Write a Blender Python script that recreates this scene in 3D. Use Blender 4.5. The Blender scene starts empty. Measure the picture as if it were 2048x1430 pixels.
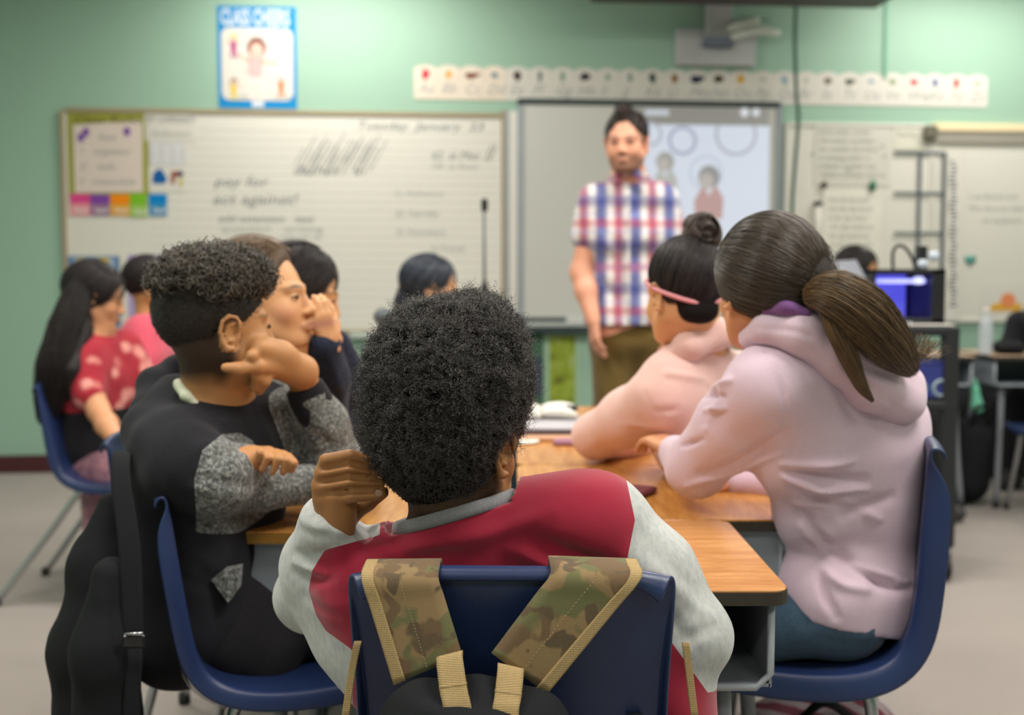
import bpy, math, random
import numpy as np
from mathutils import Vector, Matrix, Euler

SC = bpy.context.scene
COL = SC.collection
rng = np.random.default_rng(7)
random.seed(7)

# ---------------------------------------------------------------- camera
FPX = 2250.0                      # focal length for a frame 2048 px wide
CAMZ = 1.12
TILT = math.atan((715 - 562) / FPX)
cam_data = bpy.data.cameras.new('camera')
cam_data.sensor_width = 36.0
cam_data.lens = FPX * 36.0 / 2048.0
cam_data.clip_start = 0.05
cam_data.dof.use_dof = True
cam_data.dof.focus_distance = 1.43
cam_data.dof.aperture_fstop = 3.3
cam = bpy.data.objects.new('camera', cam_data)
cam.location = (0, 0, CAMZ)
cam.rotation_euler = (math.pi / 2 - TILT, 0, 0)
COL.objects.link(cam)
SC.camera = cam

# ---------------------------------------------------------------- world, lights, exposure
world = bpy.data.worlds.new('world')
SC.world = world
world.use_nodes = True
world.node_tree.nodes['Background'].inputs[0].default_value = (0.75, 0.82, 0.9, 1)
world.node_tree.nodes['Background'].inputs[1].default_value = 0.3
SC.view_settings.view_transform = 'Standard'
SC.view_settings.look = 'None'
SC.view_settings.gamma = 1
SC.view_settings.use_curve_mapping = False
SC.view_settings.exposure = 0.0
CEIL = 3.05
LIGHTS = [(-.95, 6.02), (2.85, 6.35), (-1.0, 3.6), (1.3, 3.6), (3.6, 3.9), (-1.2, 1.2), (1.2, 1.2), (-2.9, 2.4),
          (-1.0, -1.2), (1.3, -1.2), (3.6, 1.2)]
LPOW = [29, 26, 42, 46, 31, 42, 48, 11, 18, 18, 20]
for (lx, ly), pw in zip(LIGHTS, LPOW):
    L = bpy.data.lights.new('panel_light', 'AREA')
    L.shape = 'RECTANGLE'; L.size = 1.15; L.size_y = 0.55
    L.energy = pw
    L.color = (1.0, 0.95, 0.87)
    lo = bpy.data.objects.new('panel_light', L)
    lo.location = (lx, ly, CEIL - 0.075)
    COL.objects.link(lo)

# ---------------------------------------------------------------- geometry of the view used to place things
def P(px, py, Y):
    """World point at world depth Y seen at pixel px,py."""
    cx, cy = (px - 1024) / FPX, (715 - py) / FPX
    ct, st = math.cos(TILT), math.sin(TILT)
    d = np.array([cx, ct + cy * st, -st + cy * ct])
    return np.array([0, 0, CAMZ]) + d * (Y / d[1])

def proj(V):
    V = np.atleast_2d(V)
    ct, st = math.cos(TILT), math.sin(TILT)
    x = V[:, 0]; z = V[:, 2] - CAMZ
    dep = V[:, 1] * ct - z * st
    up = V[:, 1] * st + z * ct
    return np.stack([1024 + FPX * x / dep, 715 - FPX * up / dep], 1)

# ---------------------------------------------------------------- nodes / materials
def srgb(r, g, b):
    def f(c):
        c /= 255.0
        return c / 12.92 if c <= 0.04045 else ((c + 0.055) / 1.055) ** 2.4
    return (f(r), f(g), f(b), 1.0)

class NT:
    def __init__(self, name, rough=0.6, spec=0.3, metal=0.0, sheen=0.0, coat=0.0):
        self.m = bpy.data.materials.new(name)
        self.m.use_nodes = True
        self.t = self.m.node_tree
        self.b = self.t.nodes['Principled BSDF']
        self.b.inputs['Roughness'].default_value = rough
        self.b.inputs['Specular IOR Level'].default_value = spec
        self.b.inputs['Metallic'].default_value = metal
        self.b.inputs['Sheen Weight'].default_value = sheen
        self.b.inputs['Coat Weight'].default_value = coat
        self._co = None
    def n(self, typ, **kw):
        nd = self.t.nodes.new(typ)
        for k, v in kw.items():
            setattr(nd, k, v)
        return nd
    def put(self, sock, v):
        if hasattr(v, 'links') or isinstance(v, bpy.types.NodeSocket):
            self.t.links.new(v, sock)
        else:
            sock.default_value = v
    def co(self):
        if self._co is None:
            self._co = self.n('ShaderNodeTexCoord').outputs['Object']
        return self._co
    def math(self, op, a, b=0.0, c=0.0):
        nd = self.n('ShaderNodeMath', operation=op)
        self.put(nd.inputs[0], a); self.put(nd.inputs[1], b); self.put(nd.inputs[2], c)
        return nd.outputs[0]
    def sep(self, v=None):
        nd = self.n('ShaderNodeSeparateXYZ')
        self.put(nd.inputs[0], v or self.co())
        return nd.outputs
    def mapping(self, scale=(1, 1, 1), rot=(0, 0, 0)):
        nd = self.n('ShaderNodeMapping')
        self.put(nd.inputs['Vector'], self.co())
        nd.inputs['Scale'].default_value = scale
        nd.inputs['Rotation'].default_value = rot
        return nd.outputs[0]
    def noise(self, scale, detail=3, rough=0.5, vec=None, dist=0.0):
        nd = self.n('ShaderNodeTexNoise')
        self.put(nd.inputs['Vector'], vec or self.co())
        nd.inputs['Scale'].default_value = scale
        nd.inputs['Detail'].default_value = detail
        nd.inputs['Roughness'].default_value = rough
        nd.inputs['Distortion'].default_value = dist
        return nd.outputs['Fac']
    def voro(self, scale, feature='F1', vec=None):
        nd = self.n('ShaderNodeTexVoronoi', feature=feature)
        self.put(nd.inputs['Vector'], vec or self.co())
        nd.inputs['Scale'].default_value = scale
        return nd.outputs['Distance']
    def ramp(self, fac, stops, interp='LINEAR'):
        nd = self.n('ShaderNodeValToRGB')
        nd.color_ramp.interpolation = interp
        el = nd.color_ramp.elements
        while len(el) < len(stops):
            el.new(0.5)
        for e, (p, c) in zip(el, stops):
            e.position = p; e.color = c
        self.put(nd.inputs[0], fac)
        return nd.outputs[0]
    def mix(self, f, a, b, blend='MIX'):
        nd = self.n('ShaderNodeMix', data_type='RGBA', blend_type=blend)
        self.put(nd.inputs[0], f); self.put(nd.inputs[6], a); self.put(nd.inputs[7], b)
        return nd.outputs[2]
    def attr(self, name):
        return self.n('ShaderNodeAttribute', attribute_name=name)
    def color(self, c):
        self.put(self.b.inputs['Base Color'], c)
    def bump(self, h, strength=0.3, dist=0.002):
        nd = self.n('ShaderNodeBump')
        nd.inputs['Strength'].default_value = strength
        nd.inputs['Distance'].default_value = dist
        self.put(nd.inputs['Height'], h)
        self.put(self.b.inputs['Normal'], nd.outputs[0])

def dk(c, f):
    return (c[0] * f, c[1] * f, c[2] * f, 1.0)

def m_plain(name, rgb, rough=0.6, spec=0.3, metal=0.0, var=0.12, scale=6.0, coat=0.0, bump=0.0, bscale=200, sheen=0.0):
    t = NT(name, rough, spec, metal, sheen, coat)
    c = srgb(*rgb)
    t.color(t.mix(t.noise(scale, 3), dk(c, 1 - var), dk(c, 1 + var)))
    if bump:
        t.bump(t.noise(bscale, 3), bump, 0.001)
    return t.m

def m_cloth(name, rgb, fleck=0.0, fleck_scale=350, rough=0.9, weave=700, var=0.1, bump=0.25, rgb2=None, sheen=0.25):
    t = NT(name, rough, 0.15, 0, sheen)
    c = srgb(*rgb)
    base = t.mix(t.noise(9, 3), dk(c, 1 - var), dk(c, 1 + var))
    if fleck:
        f = t.ramp(t.noise(fleck_scale, 4, 0.6), [(0.38, (0, 0, 0, 1)), (0.62, (1, 1, 1, 1))])
        c2 = srgb(*rgb2) if rgb2 else dk(c, 1 + fleck)
        base = t.mix(f, base, c2)
    t.color(base)
    t.bump(t.noise(weave, 2, 0.7), bump, 0.0008)
    return t.m

def m_skin(name, rgb, lip=None, spec=0.35):
    t = NT(name, 0.5, spec)
    c = srgb(*rgb)
    t.b.inputs['Subsurface Weight'].default_value = 0.08
    t.b.inputs['Subsurface Radius'].default_value = (0.6, 0.25, 0.12)
    t.b.inputs['Subsurface Scale'].default_value = 0.01
    base = t.mix(t.noise(28, 4), dk(c, 0.86), (min(1, c[0] * 1.12), c[1] * 1.05, c[2] * 1.03, 1))
    base = t.mix(t.attr('tint_amount').outputs['Fac'], base, t.attr('tint').outputs['Color'])
    t.color(base)
    t.bump(t.noise(420, 3), 0.15, 0.0006)
    return t.m

def m_hair(name, rgb, rough=0.5, spec=0.25):
    t = NT(name, rough, spec)
    c = srgb(*rgb)
    t.color(t.mix(t.noise(35, 3), dk(c, 0.6), dk(c, 1.5)))
    t.bump(t.noise(160, 4, 0.7), 0.5, 0.003)
    return t.m

# ---------------------------------------------------------------- object helpers
ORG = {}
def tag(o, label=None, cat=None, group=None, kind=None):
    if label: o['label'] = label
    if cat: o['category'] = cat
    if group: o['group'] = group
    if kind: o['kind'] = kind
    return o

def thing(name, base, label, cat, group=None):
    o = bpy.data.objects.new(name, None)
    o.empty_display_size = 0.1
    o.location = base
    COL.objects.link(o)
    ORG[o] = np.array(base, float)
    return tag(o, label, cat, group)

def mesh(name, V, F, mat=None, parent=None, smooth=True, label=None, org=None):
    """Mesh object from world coordinates V."""
    V = np.asarray(V, float)
    if parent is not None:
        O = ORG[parent]
    else:
        O = np.array(org, float) if org is not None else np.array([V[:, 0].mean(), V[:, 1].mean(), V[:, 2].min()])
    me = bpy.data.meshes.new(name)
    W = V - O
    if isinstance(F, np.ndarray):
        n, k = F.shape
        me.vertices.add(len(W)); me.vertices.foreach_set('co', W.astype(np.float32).ravel())
        me.loops.add(n * k); me.loops.foreach_set('vertex_index', F.astype(np.int32).ravel())
        me.polygons.add(n)
        me.polygons.foreach_set('loop_start', np.arange(0, n * k, k, dtype=np.int32))
        me.update(calc_edges=True)
    else:
        me.from_pydata(W.tolist(), [], [list(f) for f in F])
        me.update()
    me.validate()
    me.polygons.foreach_set('use_smooth', np.full(len(me.polygons), smooth))
    if mat:
        me.materials.append(mat)
    o = bpy.data.objects.new(name, me)
    COL.objects.link(o)
    if parent is not None:
        o.parent = parent
    else:
        o.location = O
    ORG[o] = O
    if label: o['label'] = label
    return o

def catmull(pts, n):
    pts = np.asarray(pts, float)
    if len(pts) == 2:
        t = np.linspace(0, 1, n)[:, None]
        return pts[0] * (1 - t) + pts[1] * t
    p = np.vstack([2 * pts[0] - pts[1], pts, 2 * pts[-1] - pts[-2]])
    m = len(pts) - 1
    out = []
    for u in np.linspace(0, m, n):
        i = min(int(u), m - 1); t = u - i
        a, b, c, d = p[i], p[i + 1], p[i + 2], p[i + 3]
        out.append(0.5 * ((2 * b) + (-a + c) * t + (2 * a - 5 * b + 4 * c - d) * t * t + (-a + 3 * b - 3 * c + d) * t ** 3))
    return np.array(out)

def frame_of(t):
    t = t / (np.linalg.norm(t) + 1e-12)
    up = np.array([0, 0, 1.0]) if abs(t[2]) < 0.9 else np.array([1.0, 0, 0])
    a = np.cross(up, t); a /= np.linalg.norm(a)
    return a, np.cross(t, a)

def tube(path, r, seg=8, caps=True, n=None):
    """-> V, F of a tube along a path; r scalar or list."""
    path = np.asarray(path, float)
    if n:
        r = np.interp(np.linspace(0, 1, n), np.linspace(0, 1, len(np.atleast_1d(r))), np.atleast_1d(r)) if np.ndim(r) else r
        path = catmull(path, n)
    m = len(path)
    rr = np.full(m, r) if np.ndim(r) == 0 else np.interp(np.linspace(0, 1, m), np.linspace(0, 1, len(r)), r)
    V = []; F = []
    prev = None
    for i in range(m):
        t = path[min(i + 1, m - 1)] - path[max(i - 1, 0)]
        t = t / (np.linalg.norm(t) + 1e-12)
        if prev is None:
            a, b = frame_of(t)
        else:
            a = prev - t * prev.dot(t); a /= np.linalg.norm(a) + 1e-12; b = np.cross(t, a)
        prev = a
        for s in range(seg):
            an = 2 * math.pi * s / seg
            V.append(path[i] + rr[i] * (math.cos(an) * a + math.sin(an) * b))
    for i in range(m - 1):
        for s in range(seg):
            s2 = (s + 1) % seg
            F.append((i * seg + s, i * seg + s2, (i + 1) * seg + s2, (i + 1) * seg + s))
    if caps:
        F.append(tuple(range(seg))[::-1]); F.append(tuple((m - 1) * seg + s for s in range(seg)))
    return np.array(V), F

def join(*parts):
    V = []; F = []; o = 0
    for v, f in parts:
        V.append(np.asarray(v)); F += [tuple(i + o for i in q) for q in f]; o += len(v)
    return np.vstack(V), F

def box(c, s, bev=0.0, R=None):
    """Chamfered box centre c size s."""
    hx, hy, hz = s[0] / 2, s[1] / 2, s[2] / 2
    if bev <= 0:
        V = [(x, y, z) for z in (-hz, hz) for y in (-hy, hy) for x in (-hx, hx)]
        F = [(0, 2, 3, 1), (4, 5, 7, 6), (0, 1, 5, 4), (2, 6, 7, 3), (0, 4, 6, 2), (1, 3, 7, 5)]
        V = np.array(V, float)
    else:
        b = min(bev, hx * 0.98, hy * 0.98, hz * 0.98)
        V = []; F = []
        idx = {}
        for sx in (-1, 1):
            for sy in (-1, 1):
                for sz in (-1, 1):
                    for ax in range(3):
                        p = [sx * (hx - b), sy * (hy - b), sz * (hz - b)]
                        p[ax] = (sx * hx, sy * hy, sz * hz)[ax]
                        idx[(sx, sy, sz, ax)] = len(V); V.append(p)
        def q(*k): return [idx[i] for i in k]
        for s_ in (-1, 1):
            F.append(q((s_, -1, -1, 0), (s_, 1, -1, 0), (s_, 1, 1, 0), (s_, -1, 1, 0)))
            F.append(q((-1, s_, -1, 1), (1, s_, -1, 1), (1, s_, 1, 1), (-1, s_, 1, 1)))
            F.append(q((-1, -1, s_, 2), (1, -1, s_, 2), (1, 1, s_, 2), (-1, 1, s_, 2)))
        for a_ in (-1, 1):
            for b_ in (-1, 1):
                F.append(q((a_, b_, -1, 0), (a_, b_, 1, 0), (a_, b_, 1, 1), (a_, b_, -1, 1)))
                F.append(q((a_, -1, b_, 0), (a_, 1, b_, 0), (a_, 1, b_, 2), (a_, -1, b_, 2)))
                F.append(q((-1, a_, b_, 1), (1, a_, b_, 1), (1, a_, b_, 2), (-1, a_, b_, 2)))
                for c_ in (-1, 1):
                    F.append(q((a_, b_, c_, 0), (a_, b_, c_, 1), (a_, b_, c_, 2)))
        V = np.array(V, float)
        G = []
        for f in F:      # outward winding
            p = V[list(f)]; nrm = np.cross(p[1] - p[0], p[2] - p[0])
            G.append(tuple(f) if nrm.dot(p.mean(0)) > 0 else tuple(f)[::-1])
        F = G
    if R is not None:
        V = V @ np.asarray(R).T
    return V + np.array(c, float), F

def prism(poly, z0, z1, bev=0.0):
    """Extrude 2-D polygon (x,y) between z0 and z1, small top bevel."""
    poly = np.asarray(poly, float); n = len(poly)
    if bev:
        c = poly.mean(0); d = poly - c
        inn = c + d * (1 - bev / (np.linalg.norm(d, axis=1, keepdims=True)))
        rings = [(inn, z0), (poly, z0 + bev), (poly, z1 - bev), (inn, z1)]
    else:
        rings = [(poly, z0), (poly, z1)]
    V = np.vstack([np.column_stack([p, np.full(n, z)]) for p, z in rings])
    F = []
    for k in range(len(rings) - 1):
        for i in range(n):
            j = (i + 1) % n
            F.append((k * n + i, k * n + j, (k + 1) * n + j, (k + 1) * n + i))
    F.append(tuple(range(n))[::-1]); F.append(tuple((len(rings) - 1) * n + i for i in range(n)))
    return V, F

def rrect(w, h, r, seg=5, cx=0, cy=0):
    pts = []
    for sx, sy, a0 in ((1, 1, 0), (-1, 1, 90), (-1, -1, 180), (1, -1, 270)):
        for k in range(seg + 1):
            a = math.radians(a0 + 90 * k / seg)
            pts.append((cx + sx * (w / 2 - r) + r * math.cos(a), cy + sy * (h / 2 - r) + r * math.sin(a)))
    return pts

def lathe(prof, seg=20, c=(0, 0, 0)):
    prof = np.asarray(prof, float); n = len(prof)
    V = []; F = []
    for r, z in prof:
        for s in range(seg):
            a = 2 * math.pi * s / seg
            V.append((c[0] + r * math.cos(a), c[1] + r * math.sin(a), c[2] + z))
    for i in range(n - 1):
        for s in range(seg):
            t = (s + 1) % seg
            F.append((i * seg + s, i * seg + t, (i + 1) * seg + t, (i + 1) * seg + s))
    F.append(tuple(range(seg))[::-1]); F.append(tuple((n - 1) * seg + s for s in range(seg)))
    return np.array(V), F

_font_cache = {}
def text_geo(s, size=1.0, shear=0.0, bold=0.0, extrude=0.0):
    key = (s, shear, bold)
    if key not in _font_cache:
        cu = bpy.data.curves.new('txt', 'FONT')
        cu.body = s; cu.size = 1.0; cu.shear = shear; cu.offset = bold
        cu.align_x = 'LEFT'; cu.resolution_u = 2
        ob = bpy.data.objects.new('txt', cu); COL.objects.link(ob)
        dg = bpy.context.evaluated_depsgraph_get(); dg.update()
        me = ob.evaluated_get(dg).to_mesh()
        V = np.array([v.co[:] for v in me.vertices]); F = [tuple(p.vertices) for p in me.polygons]
        ob.evaluated_get(dg).to_mesh_clear()
        bpy.data.objects.remove(ob); bpy.data.curves.remove(cu)
        _font_cache[key] = (V, F)
    V, F = _font_cache[key]
    return V * size, F

# ---------------------------------------------------------------- signed distance modelling
class SDF:
    def __init__(self):
        self.ops = []; self.cuts = []
    def cap(self, a, b, ra, rb=None, k=0.012, sub=False):
        self.ops.append(('cap', np.array(a, float), np.array(b, float), ra, ra if rb is None else rb, k, sub)); return self
    def chain(self, pts, rs, k=0.012, sub=False):
        rs = [rs] * len(pts) if np.ndim(rs) == 0 else rs
        for i in range(len(pts) - 1):
            self.cap(pts[i], pts[i + 1], rs[i], rs[i + 1], k, sub)
        return self
    def ell(self, c, r, R=None, k=0.012, sub=False):
        self.ops.append(('ell', np.array(c, float), np.array(r, float), np.eye(3) if R is None else np.asarray(R, float), k, sub)); return self
    def add(self, other):
        self.ops += other.ops; return self
    def cut(self, fn):
        self.cuts.append(fn); return self       # keeps fn(X,Y,Z) < 0
    def build(self, h, smooth=2, lo=None, hi=None, warp=None):
        los = []; his = []
        for o in self.ops:
            if o[-1]: continue
            if o[0] == 'cap':
                r = max(o[3], o[4]); los.append(np.minimum(o[1], o[2]) - r); his.append(np.maximum(o[1], o[2]) + r)
            else:
                r = np.abs(o[3]) @ o[2]; los.append(o[1] - r); his.append(o[1] + r)
        L = np.min(los, 0) - 3 * h; H = np.max(his, 0) + 3 * h
        if lo is not None: L = np.maximum(L, lo)
        if hi is not None: H = np.minimum(H, hi)
        n = np.maximum(((H - L) / h).astype(int) + 2, 3)
        G = np.full(n, 0.05, np.float32)
        ax = [(L[i] + h * np.arange(n[i])).astype(np.float32) for i in range(3)]
        for o in self.ops:
            k = o[-2]; sub = o[-1]
            pad = 0.052 + k if not sub else k + 3 * h
            if o[0] == 'cap':
                r = max(o[3], o[4]); bl = np.minimum(o[1], o[2]) - r - pad; bh = np.maximum(o[1], o[2]) + r + pad
            else:
                rr = np.abs(o[3]) @ o[2]; bl = o[1] - rr - pad; bh = o[1] + rr + pad
            i0 = np.clip(((bl - L) / h).astype(int), 0, n); i1 = np.clip(((bh - L) / h).astype(int) + 2, 0, n)
            if np.any(i1 <= i0): continue
            sl = tuple(slice(i0[i], i1[i]) for i in range(3))
            X = ax[0][sl[0]][:, None, None]; Y = ax[1][sl[1]][None, :, None]; Z = ax[2][sl[2]][None, None, :]
            if o[0] == 'cap':
                a, b, ra, rb = o[1], o[2], o[3], o[4]
                d = b - a; dd = float(d.dot(d)) + 1e-12
                t = np.clip(((X - a[0]) * d[0] + (Y - a[1]) * d[1] + (Z - a[2]) * d[2]) / dd, 0, 1)
                D = np.sqrt((X - a[0] - t * d[0]) ** 2 + (Y - a[1] - t * d[1]) ** 2 + (Z - a[2] - t * d[2]) ** 2) - (ra + (rb - ra) * t)
            else:
                c, r, R = o[1], o[2], o[3]
                x, y, z = X - c[0], Y - c[1], Z - c[2]
                u = (R[0, 0] * x + R[1, 0] * y + R[2, 0] * z); v = (R[0, 1] * x + R[1, 1] * y + R[2, 1] * z); w = (R[0, 2] * x + R[1, 2] * y + R[2, 2] * z)
                k0 = np.sqrt((u / r[0]) ** 2 + (v / r[1]) ** 2 + (w / r[2]) ** 2)
                k1 = np.sqrt((u / r[0] ** 2) ** 2 + (v / r[1] ** 2) ** 2 + (w / r[2] ** 2) ** 2) + 1e-9
                D = k0 * (k0 - 1) / k1
            S = G[sl]
            if sub:
                D = -D
                hh = np.clip(0.5 - 0.5 * (D - S) / k, 0, 1) if k > 0 else (D < S)
                # smooth max(S, D)
                hh = np.clip(0.5 + 0.5 * (D - S) / max(k, 1e-6), 0, 1)
                G[sl] = S * (1 - hh) + D * hh + k * hh * (1 - hh)
            else:
                hh = np.clip(0.5 + 0.5 * (S - D) / max(k, 1e-6), 0, 1)
                G[sl] = S * (1 - hh) + D * hh - k * hh * (1 - hh)
        if self.cuts:
            X = ax[0][:, None, None]; Y = ax[1][None, :, None]; Z = ax[2][None, None, :]
            for fn in self.cuts:
                G = np.maximum(G, fn(X, Y, Z).astype(np.float32))
        G[0] = G[-1] = 0.05; G[:, 0] = G[:, -1] = 0.05; G[:, :, 0] = G[:, :, -1] = 0.05
        V, F = surface_nets(G)
        V = V * h + L
        if smooth: V = lap(V, F, smooth)
        return V, F

def plane_cut(p, nrm):
    p = np.asarray(p, float); nrm = np.asarray(nrm, float); nrm = nrm / np.linalg.norm(nrm)
    return lambda X, Y, Z: (X - p[0]) * nrm[0] + (Y - p[1]) * nrm[1] + (Z - p[2]) * nrm[2]

def surface_nets(G):
    S = G < 0
    nx, ny, nz = G.shape
    c = [S[i:nx - 1 + i, j:ny - 1 + j, k:nz - 1 + k] for i in (0, 1) for j in (0, 1) for k in (0, 1)]
    allc = c[0].copy(); anyc = c[0].copy()
    for q in c[1:]:
        allc &= q; anyc |= q
    act = anyc & ~allc
    I, J, K = np.nonzero(act)
    idx = np.full(act.shape, -1, np.int32); idx[I, J, K] = np.arange(len(I))
    acc = np.zeros((len(I), 3)); cnt = np.zeros(len(I))
    for axis in range(3):
        for o1 in (0, 1):
            for o2 in (0, 1):
                off = [0, 0, 0]; oth = [a for a in range(3) if a != axis]
                off[oth[0]] = o1; off[oth[1]] = o2
                a = G[I + off[0], J + off[1], K + off[2]]
                off2 = list(off); off2[axis] = 1
                b = G[I + off2[0], J + off2[1], K + off2[2]]
                m = (a < 0) != (b < 0)
                t = np.where(m, a / np.where(m, a - b, 1), 0)
                p = np.zeros((len(I), 3)); p[:] = off
                p[:, axis] = t
                acc += p * m[:, None]; cnt += m
    V = acc / cnt[:, None] + np.stack([I, J, K], 1)
    F = []
    for axis in range(3):
        sa = [slice(None)] * 3; sb = [slice(None)] * 3
        sa[axis] = slice(0, -1); sb[axis] = slice(1, None)
        A, B = S[tuple(sa)], S[tuple(sb)]
        ch = A != B
        u, v = [a for a in range(3) if a != axis]
        e = np.stack(np.nonzero(ch), 1)
        e = e[(e[:, u] > 0) & (e[:, v] > 0) & (e[:, u] < G.shape[u] - 1) & (e[:, v] < G.shape[v] - 1)]
        flip = A[e[:, 0], e[:, 1], e[:, 2]]
        q = []
        for du, dv in ((-1, -1), (0, -1), (0, 0), (-1, 0)):
            f = e.copy(); f[:, u] += du; f[:, v] += dv
            q.append(idx[f[:, 0], f[:, 1], f[:, 2]])
        q = np.stack(q, 1)
        if axis == 1: flip = ~flip
        q[~flip] = q[~flip][:, ::-1]
        F.append(q)
    F = np.vstack(F)
    F = F[(F >= 0).all(1)]
    return V, F

def lap(V, F, it=1, lam=0.5):
    n = len(V); e = np.vstack([F[:, [i, (i + 1) % F.shape[1]]] for i in range(F.shape[1])])
    a = np.concatenate([e[:, 0], e[:, 1]]); b = np.concatenate([e[:, 1], e[:, 0]])
    deg = np.bincount(a, minlength=n).astype(float); deg[deg == 0] = 1
    for k in range(it):
        for l in ((lam,) if it == 1 else (lam, -lam * 0.95)) if False else (lam,):
            S = np.stack([np.bincount(a, V[b, i], minlength=n) for i in range(3)], 1) / deg[:, None]
            V = V + l * (S - V)
    return V

def normals(V, F):
    n = np.cross(V[F[:, 2]] - V[F[:, 0]], V[F[:, 3 if F.shape[1] > 3 else 2]] - V[F[:, 1]]) if F.shape[1] > 3 else np.cross(V[F[:, 1]] - V[F[:, 0]], V[F[:, 2]] - V[F[:, 0]])
    N = np.zeros_like(V)
    for i in range(F.shape[1]):
        for c in range(3):
            N[:, c] += np.bincount(F[:, i], n[:, c], minlength=len(V))
    return N / (np.linalg.norm(N, axis=1, keepdims=True) + 1e-12)

def segdist(V, a, b):
    d = b - a; t = np.clip((V - a) @ d / (d.dot(d) + 1e-12), 0, 1)
    return np.linalg.norm(V - a - t[:, None] * d, axis=1), t

_lat = rng.random((32, 32, 32)).astype(np.float32) * 2 - 1
def vnoise(V, s):
    """Smooth value noise, -1..1, feature size 1/s."""
    q = V * s; i = np.floor(q).astype(int); f = q - i; f = f * f * (3 - 2 * f)
    r = 0
    for dx in (0, 1):
        for dy in (0, 1):
            for dz in (0, 1):
                w = (f[:, 0] if dx else 1 - f[:, 0]) * (f[:, 1] if dy else 1 - f[:, 1]) * (f[:, 2] if dz else 1 - f[:, 2])
                r = r + w * _lat[(i[:, 0] + dx) % 32, (i[:, 1] + dy) % 32, (i[:, 2] + dz) % 32]
    return r

def surf_pt(V, N, px, py):
    """Point of the surface nearest the eye around a pixel (modelling aid)."""
    q = proj(V); d = np.hypot(q[:, 0] - px, q[:, 1] - py)
    r = max(14.0, d.min() + 2)
    m = np.nonzero(d < r)[0]
    return V[m[np.argmin(V[m, 1])]]

def wrinkle(V, F, strokes, noise=(0.002, 14), it=1):
    """Folds: strokes = [((px,py),(px,py)[,...], width, amp)] laid on the camera-side surface, displaced along the normal."""
    N = normals(V, F)
    disp = noise[0] * vnoise(V, noise[1]) + noise[0] * 0.5 * vnoise(V + 3.3, noise[1] * 2.3)
    for st in strokes:
        pts, w, amp = st[:-2], st[-2], st[-1]
        P3 = [surf_pt(V, N, *p) for p in pts]
        if len(P3) > 2: P3 = list(catmull(P3, len(P3) * 4))
        best = None
        for i in range(len(P3) - 1):
            d, t = segdist(V, P3[i], P3[i + 1])
            tt = (i + t) / (len(P3) - 1)
            g = np.exp(-(d / w) ** 2) * (0.35 + 0.65 * np.sin(np.pi * np.clip(tt, 0.03, 0.97)))
            best = g if best is None else np.maximum(best, g)
        disp = disp + amp * best
    V = V + N * disp[:, None]
    return V

def split(V, F, f):
    """Clip a mesh by the per-vertex scalar f: (V,F of f<0), (V,F of f>=0) as triangle lists."""
    T = np.vstack([F[:, [0, 1, 2]], F[:, [0, 2, 3]]]) if F.shape[1] == 4 else F
    s = f[T] >= 0; c = s.sum(1)
    A = list(map(tuple, T[c == 0])); B = list(map(tuple, T[c == 3]))
    mixed = T[(c > 0) & (c < 3)]
    newV = []; cache = {}; base = len(V)
    def cutp(i, j):
        key = (min(i, j), max(i, j))
        if key not in cache:
            t = f[i] / (f[i] - f[j]); cache[key] = base + len(newV); newV.append(V[i] + t * (V[j] - V[i]))
        return cache[key]
    for t in mixed:
        pa = []; pb = []
        for k in range(3):
            i, j = int(t[k]), int(t[(k + 1) % 3])
            (pb if f[i] >= 0 else pa).append(i)
            if (f[i] >= 0) != (f[j] >= 0):
                m = cutp(i, j); pa.append(m); pb.append(m)
        for p, L in ((pa, A), (pb, B)):
            for k in range(1, len(p) - 1): L.append((p[0], p[k], p[k + 1]))
    VV = np.vstack([V, np.array(newV)]) if newV else V
    out = []
    for L in (A, B):
        if not L: out.append((np.zeros((0, 3)), np.zeros((0, 3), int))); continue
        L = np.array(L); u, inv = np.unique(L, return_inverse=True)
        out.append((VV[u], inv.reshape(-1, 3)))
    return out

def strands(name, paths, radius, mat, parent, taper=0.35, label=None):
    """Hair curves from an array (n, m, 3) of world points."""
    paths = np.asarray(paths, np.float32); n, m, _ = paths.shape
    O = ORG[parent]
    hc = bpy.data.hair_curves.new(name)
    hc.add_curves([m] * n)
    hc.attributes['position'].data.foreach_set('vector', (paths - O.astype(np.float32)).ravel())
    r = hc.attributes.get('radius') or hc.attributes.new('radius', 'FLOAT', 'POINT')
    t = np.linspace(0, 1, m)
    rr = radius * (1 - (1 - taper) * t ** 2)
    r.data.foreach_set('value', np.tile(rr, n).astype(np.float32))
    hc.materials.append(mat)
    o = bpy.data.objects.new(name, hc)
    COL.objects.link(o); o.parent = parent; ORG[o] = O
    if label: o['label'] = label
    return o
def col_attr(o, colors, fac):
    """Pigment map of skin: 'tint' colour + alpha factor."""
    me = o.data
    a = me.color_attributes.new('tint', 'FLOAT_COLOR', 'POINT')
    c = np.ones((len(me.vertices), 4), np.float32); c[:, :3] = colors
    a.data.foreach_set('color', c.ravel())
    b = me.attributes.new('tint_amount', 'FLOAT', 'POINT')
    b.data.foreach_set('value', np.asarray(fac, np.float32))

# ================================================================ the room
WA = math.radians(5.2)
WY0 = 6.78
WT = np.array([math.cos(WA), math.sin(WA), 0.0])        # along the front wall
WN = np.array([math.sin(WA), -math.cos(WA), 0.0])       # out of the wall, into the room
W0 = np.array([0, WY0, 0.0])
WR = np.column_stack([WT, -WN, np.array([0, 0, 1.0])])  # local (u, into wall, z) -> world

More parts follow.
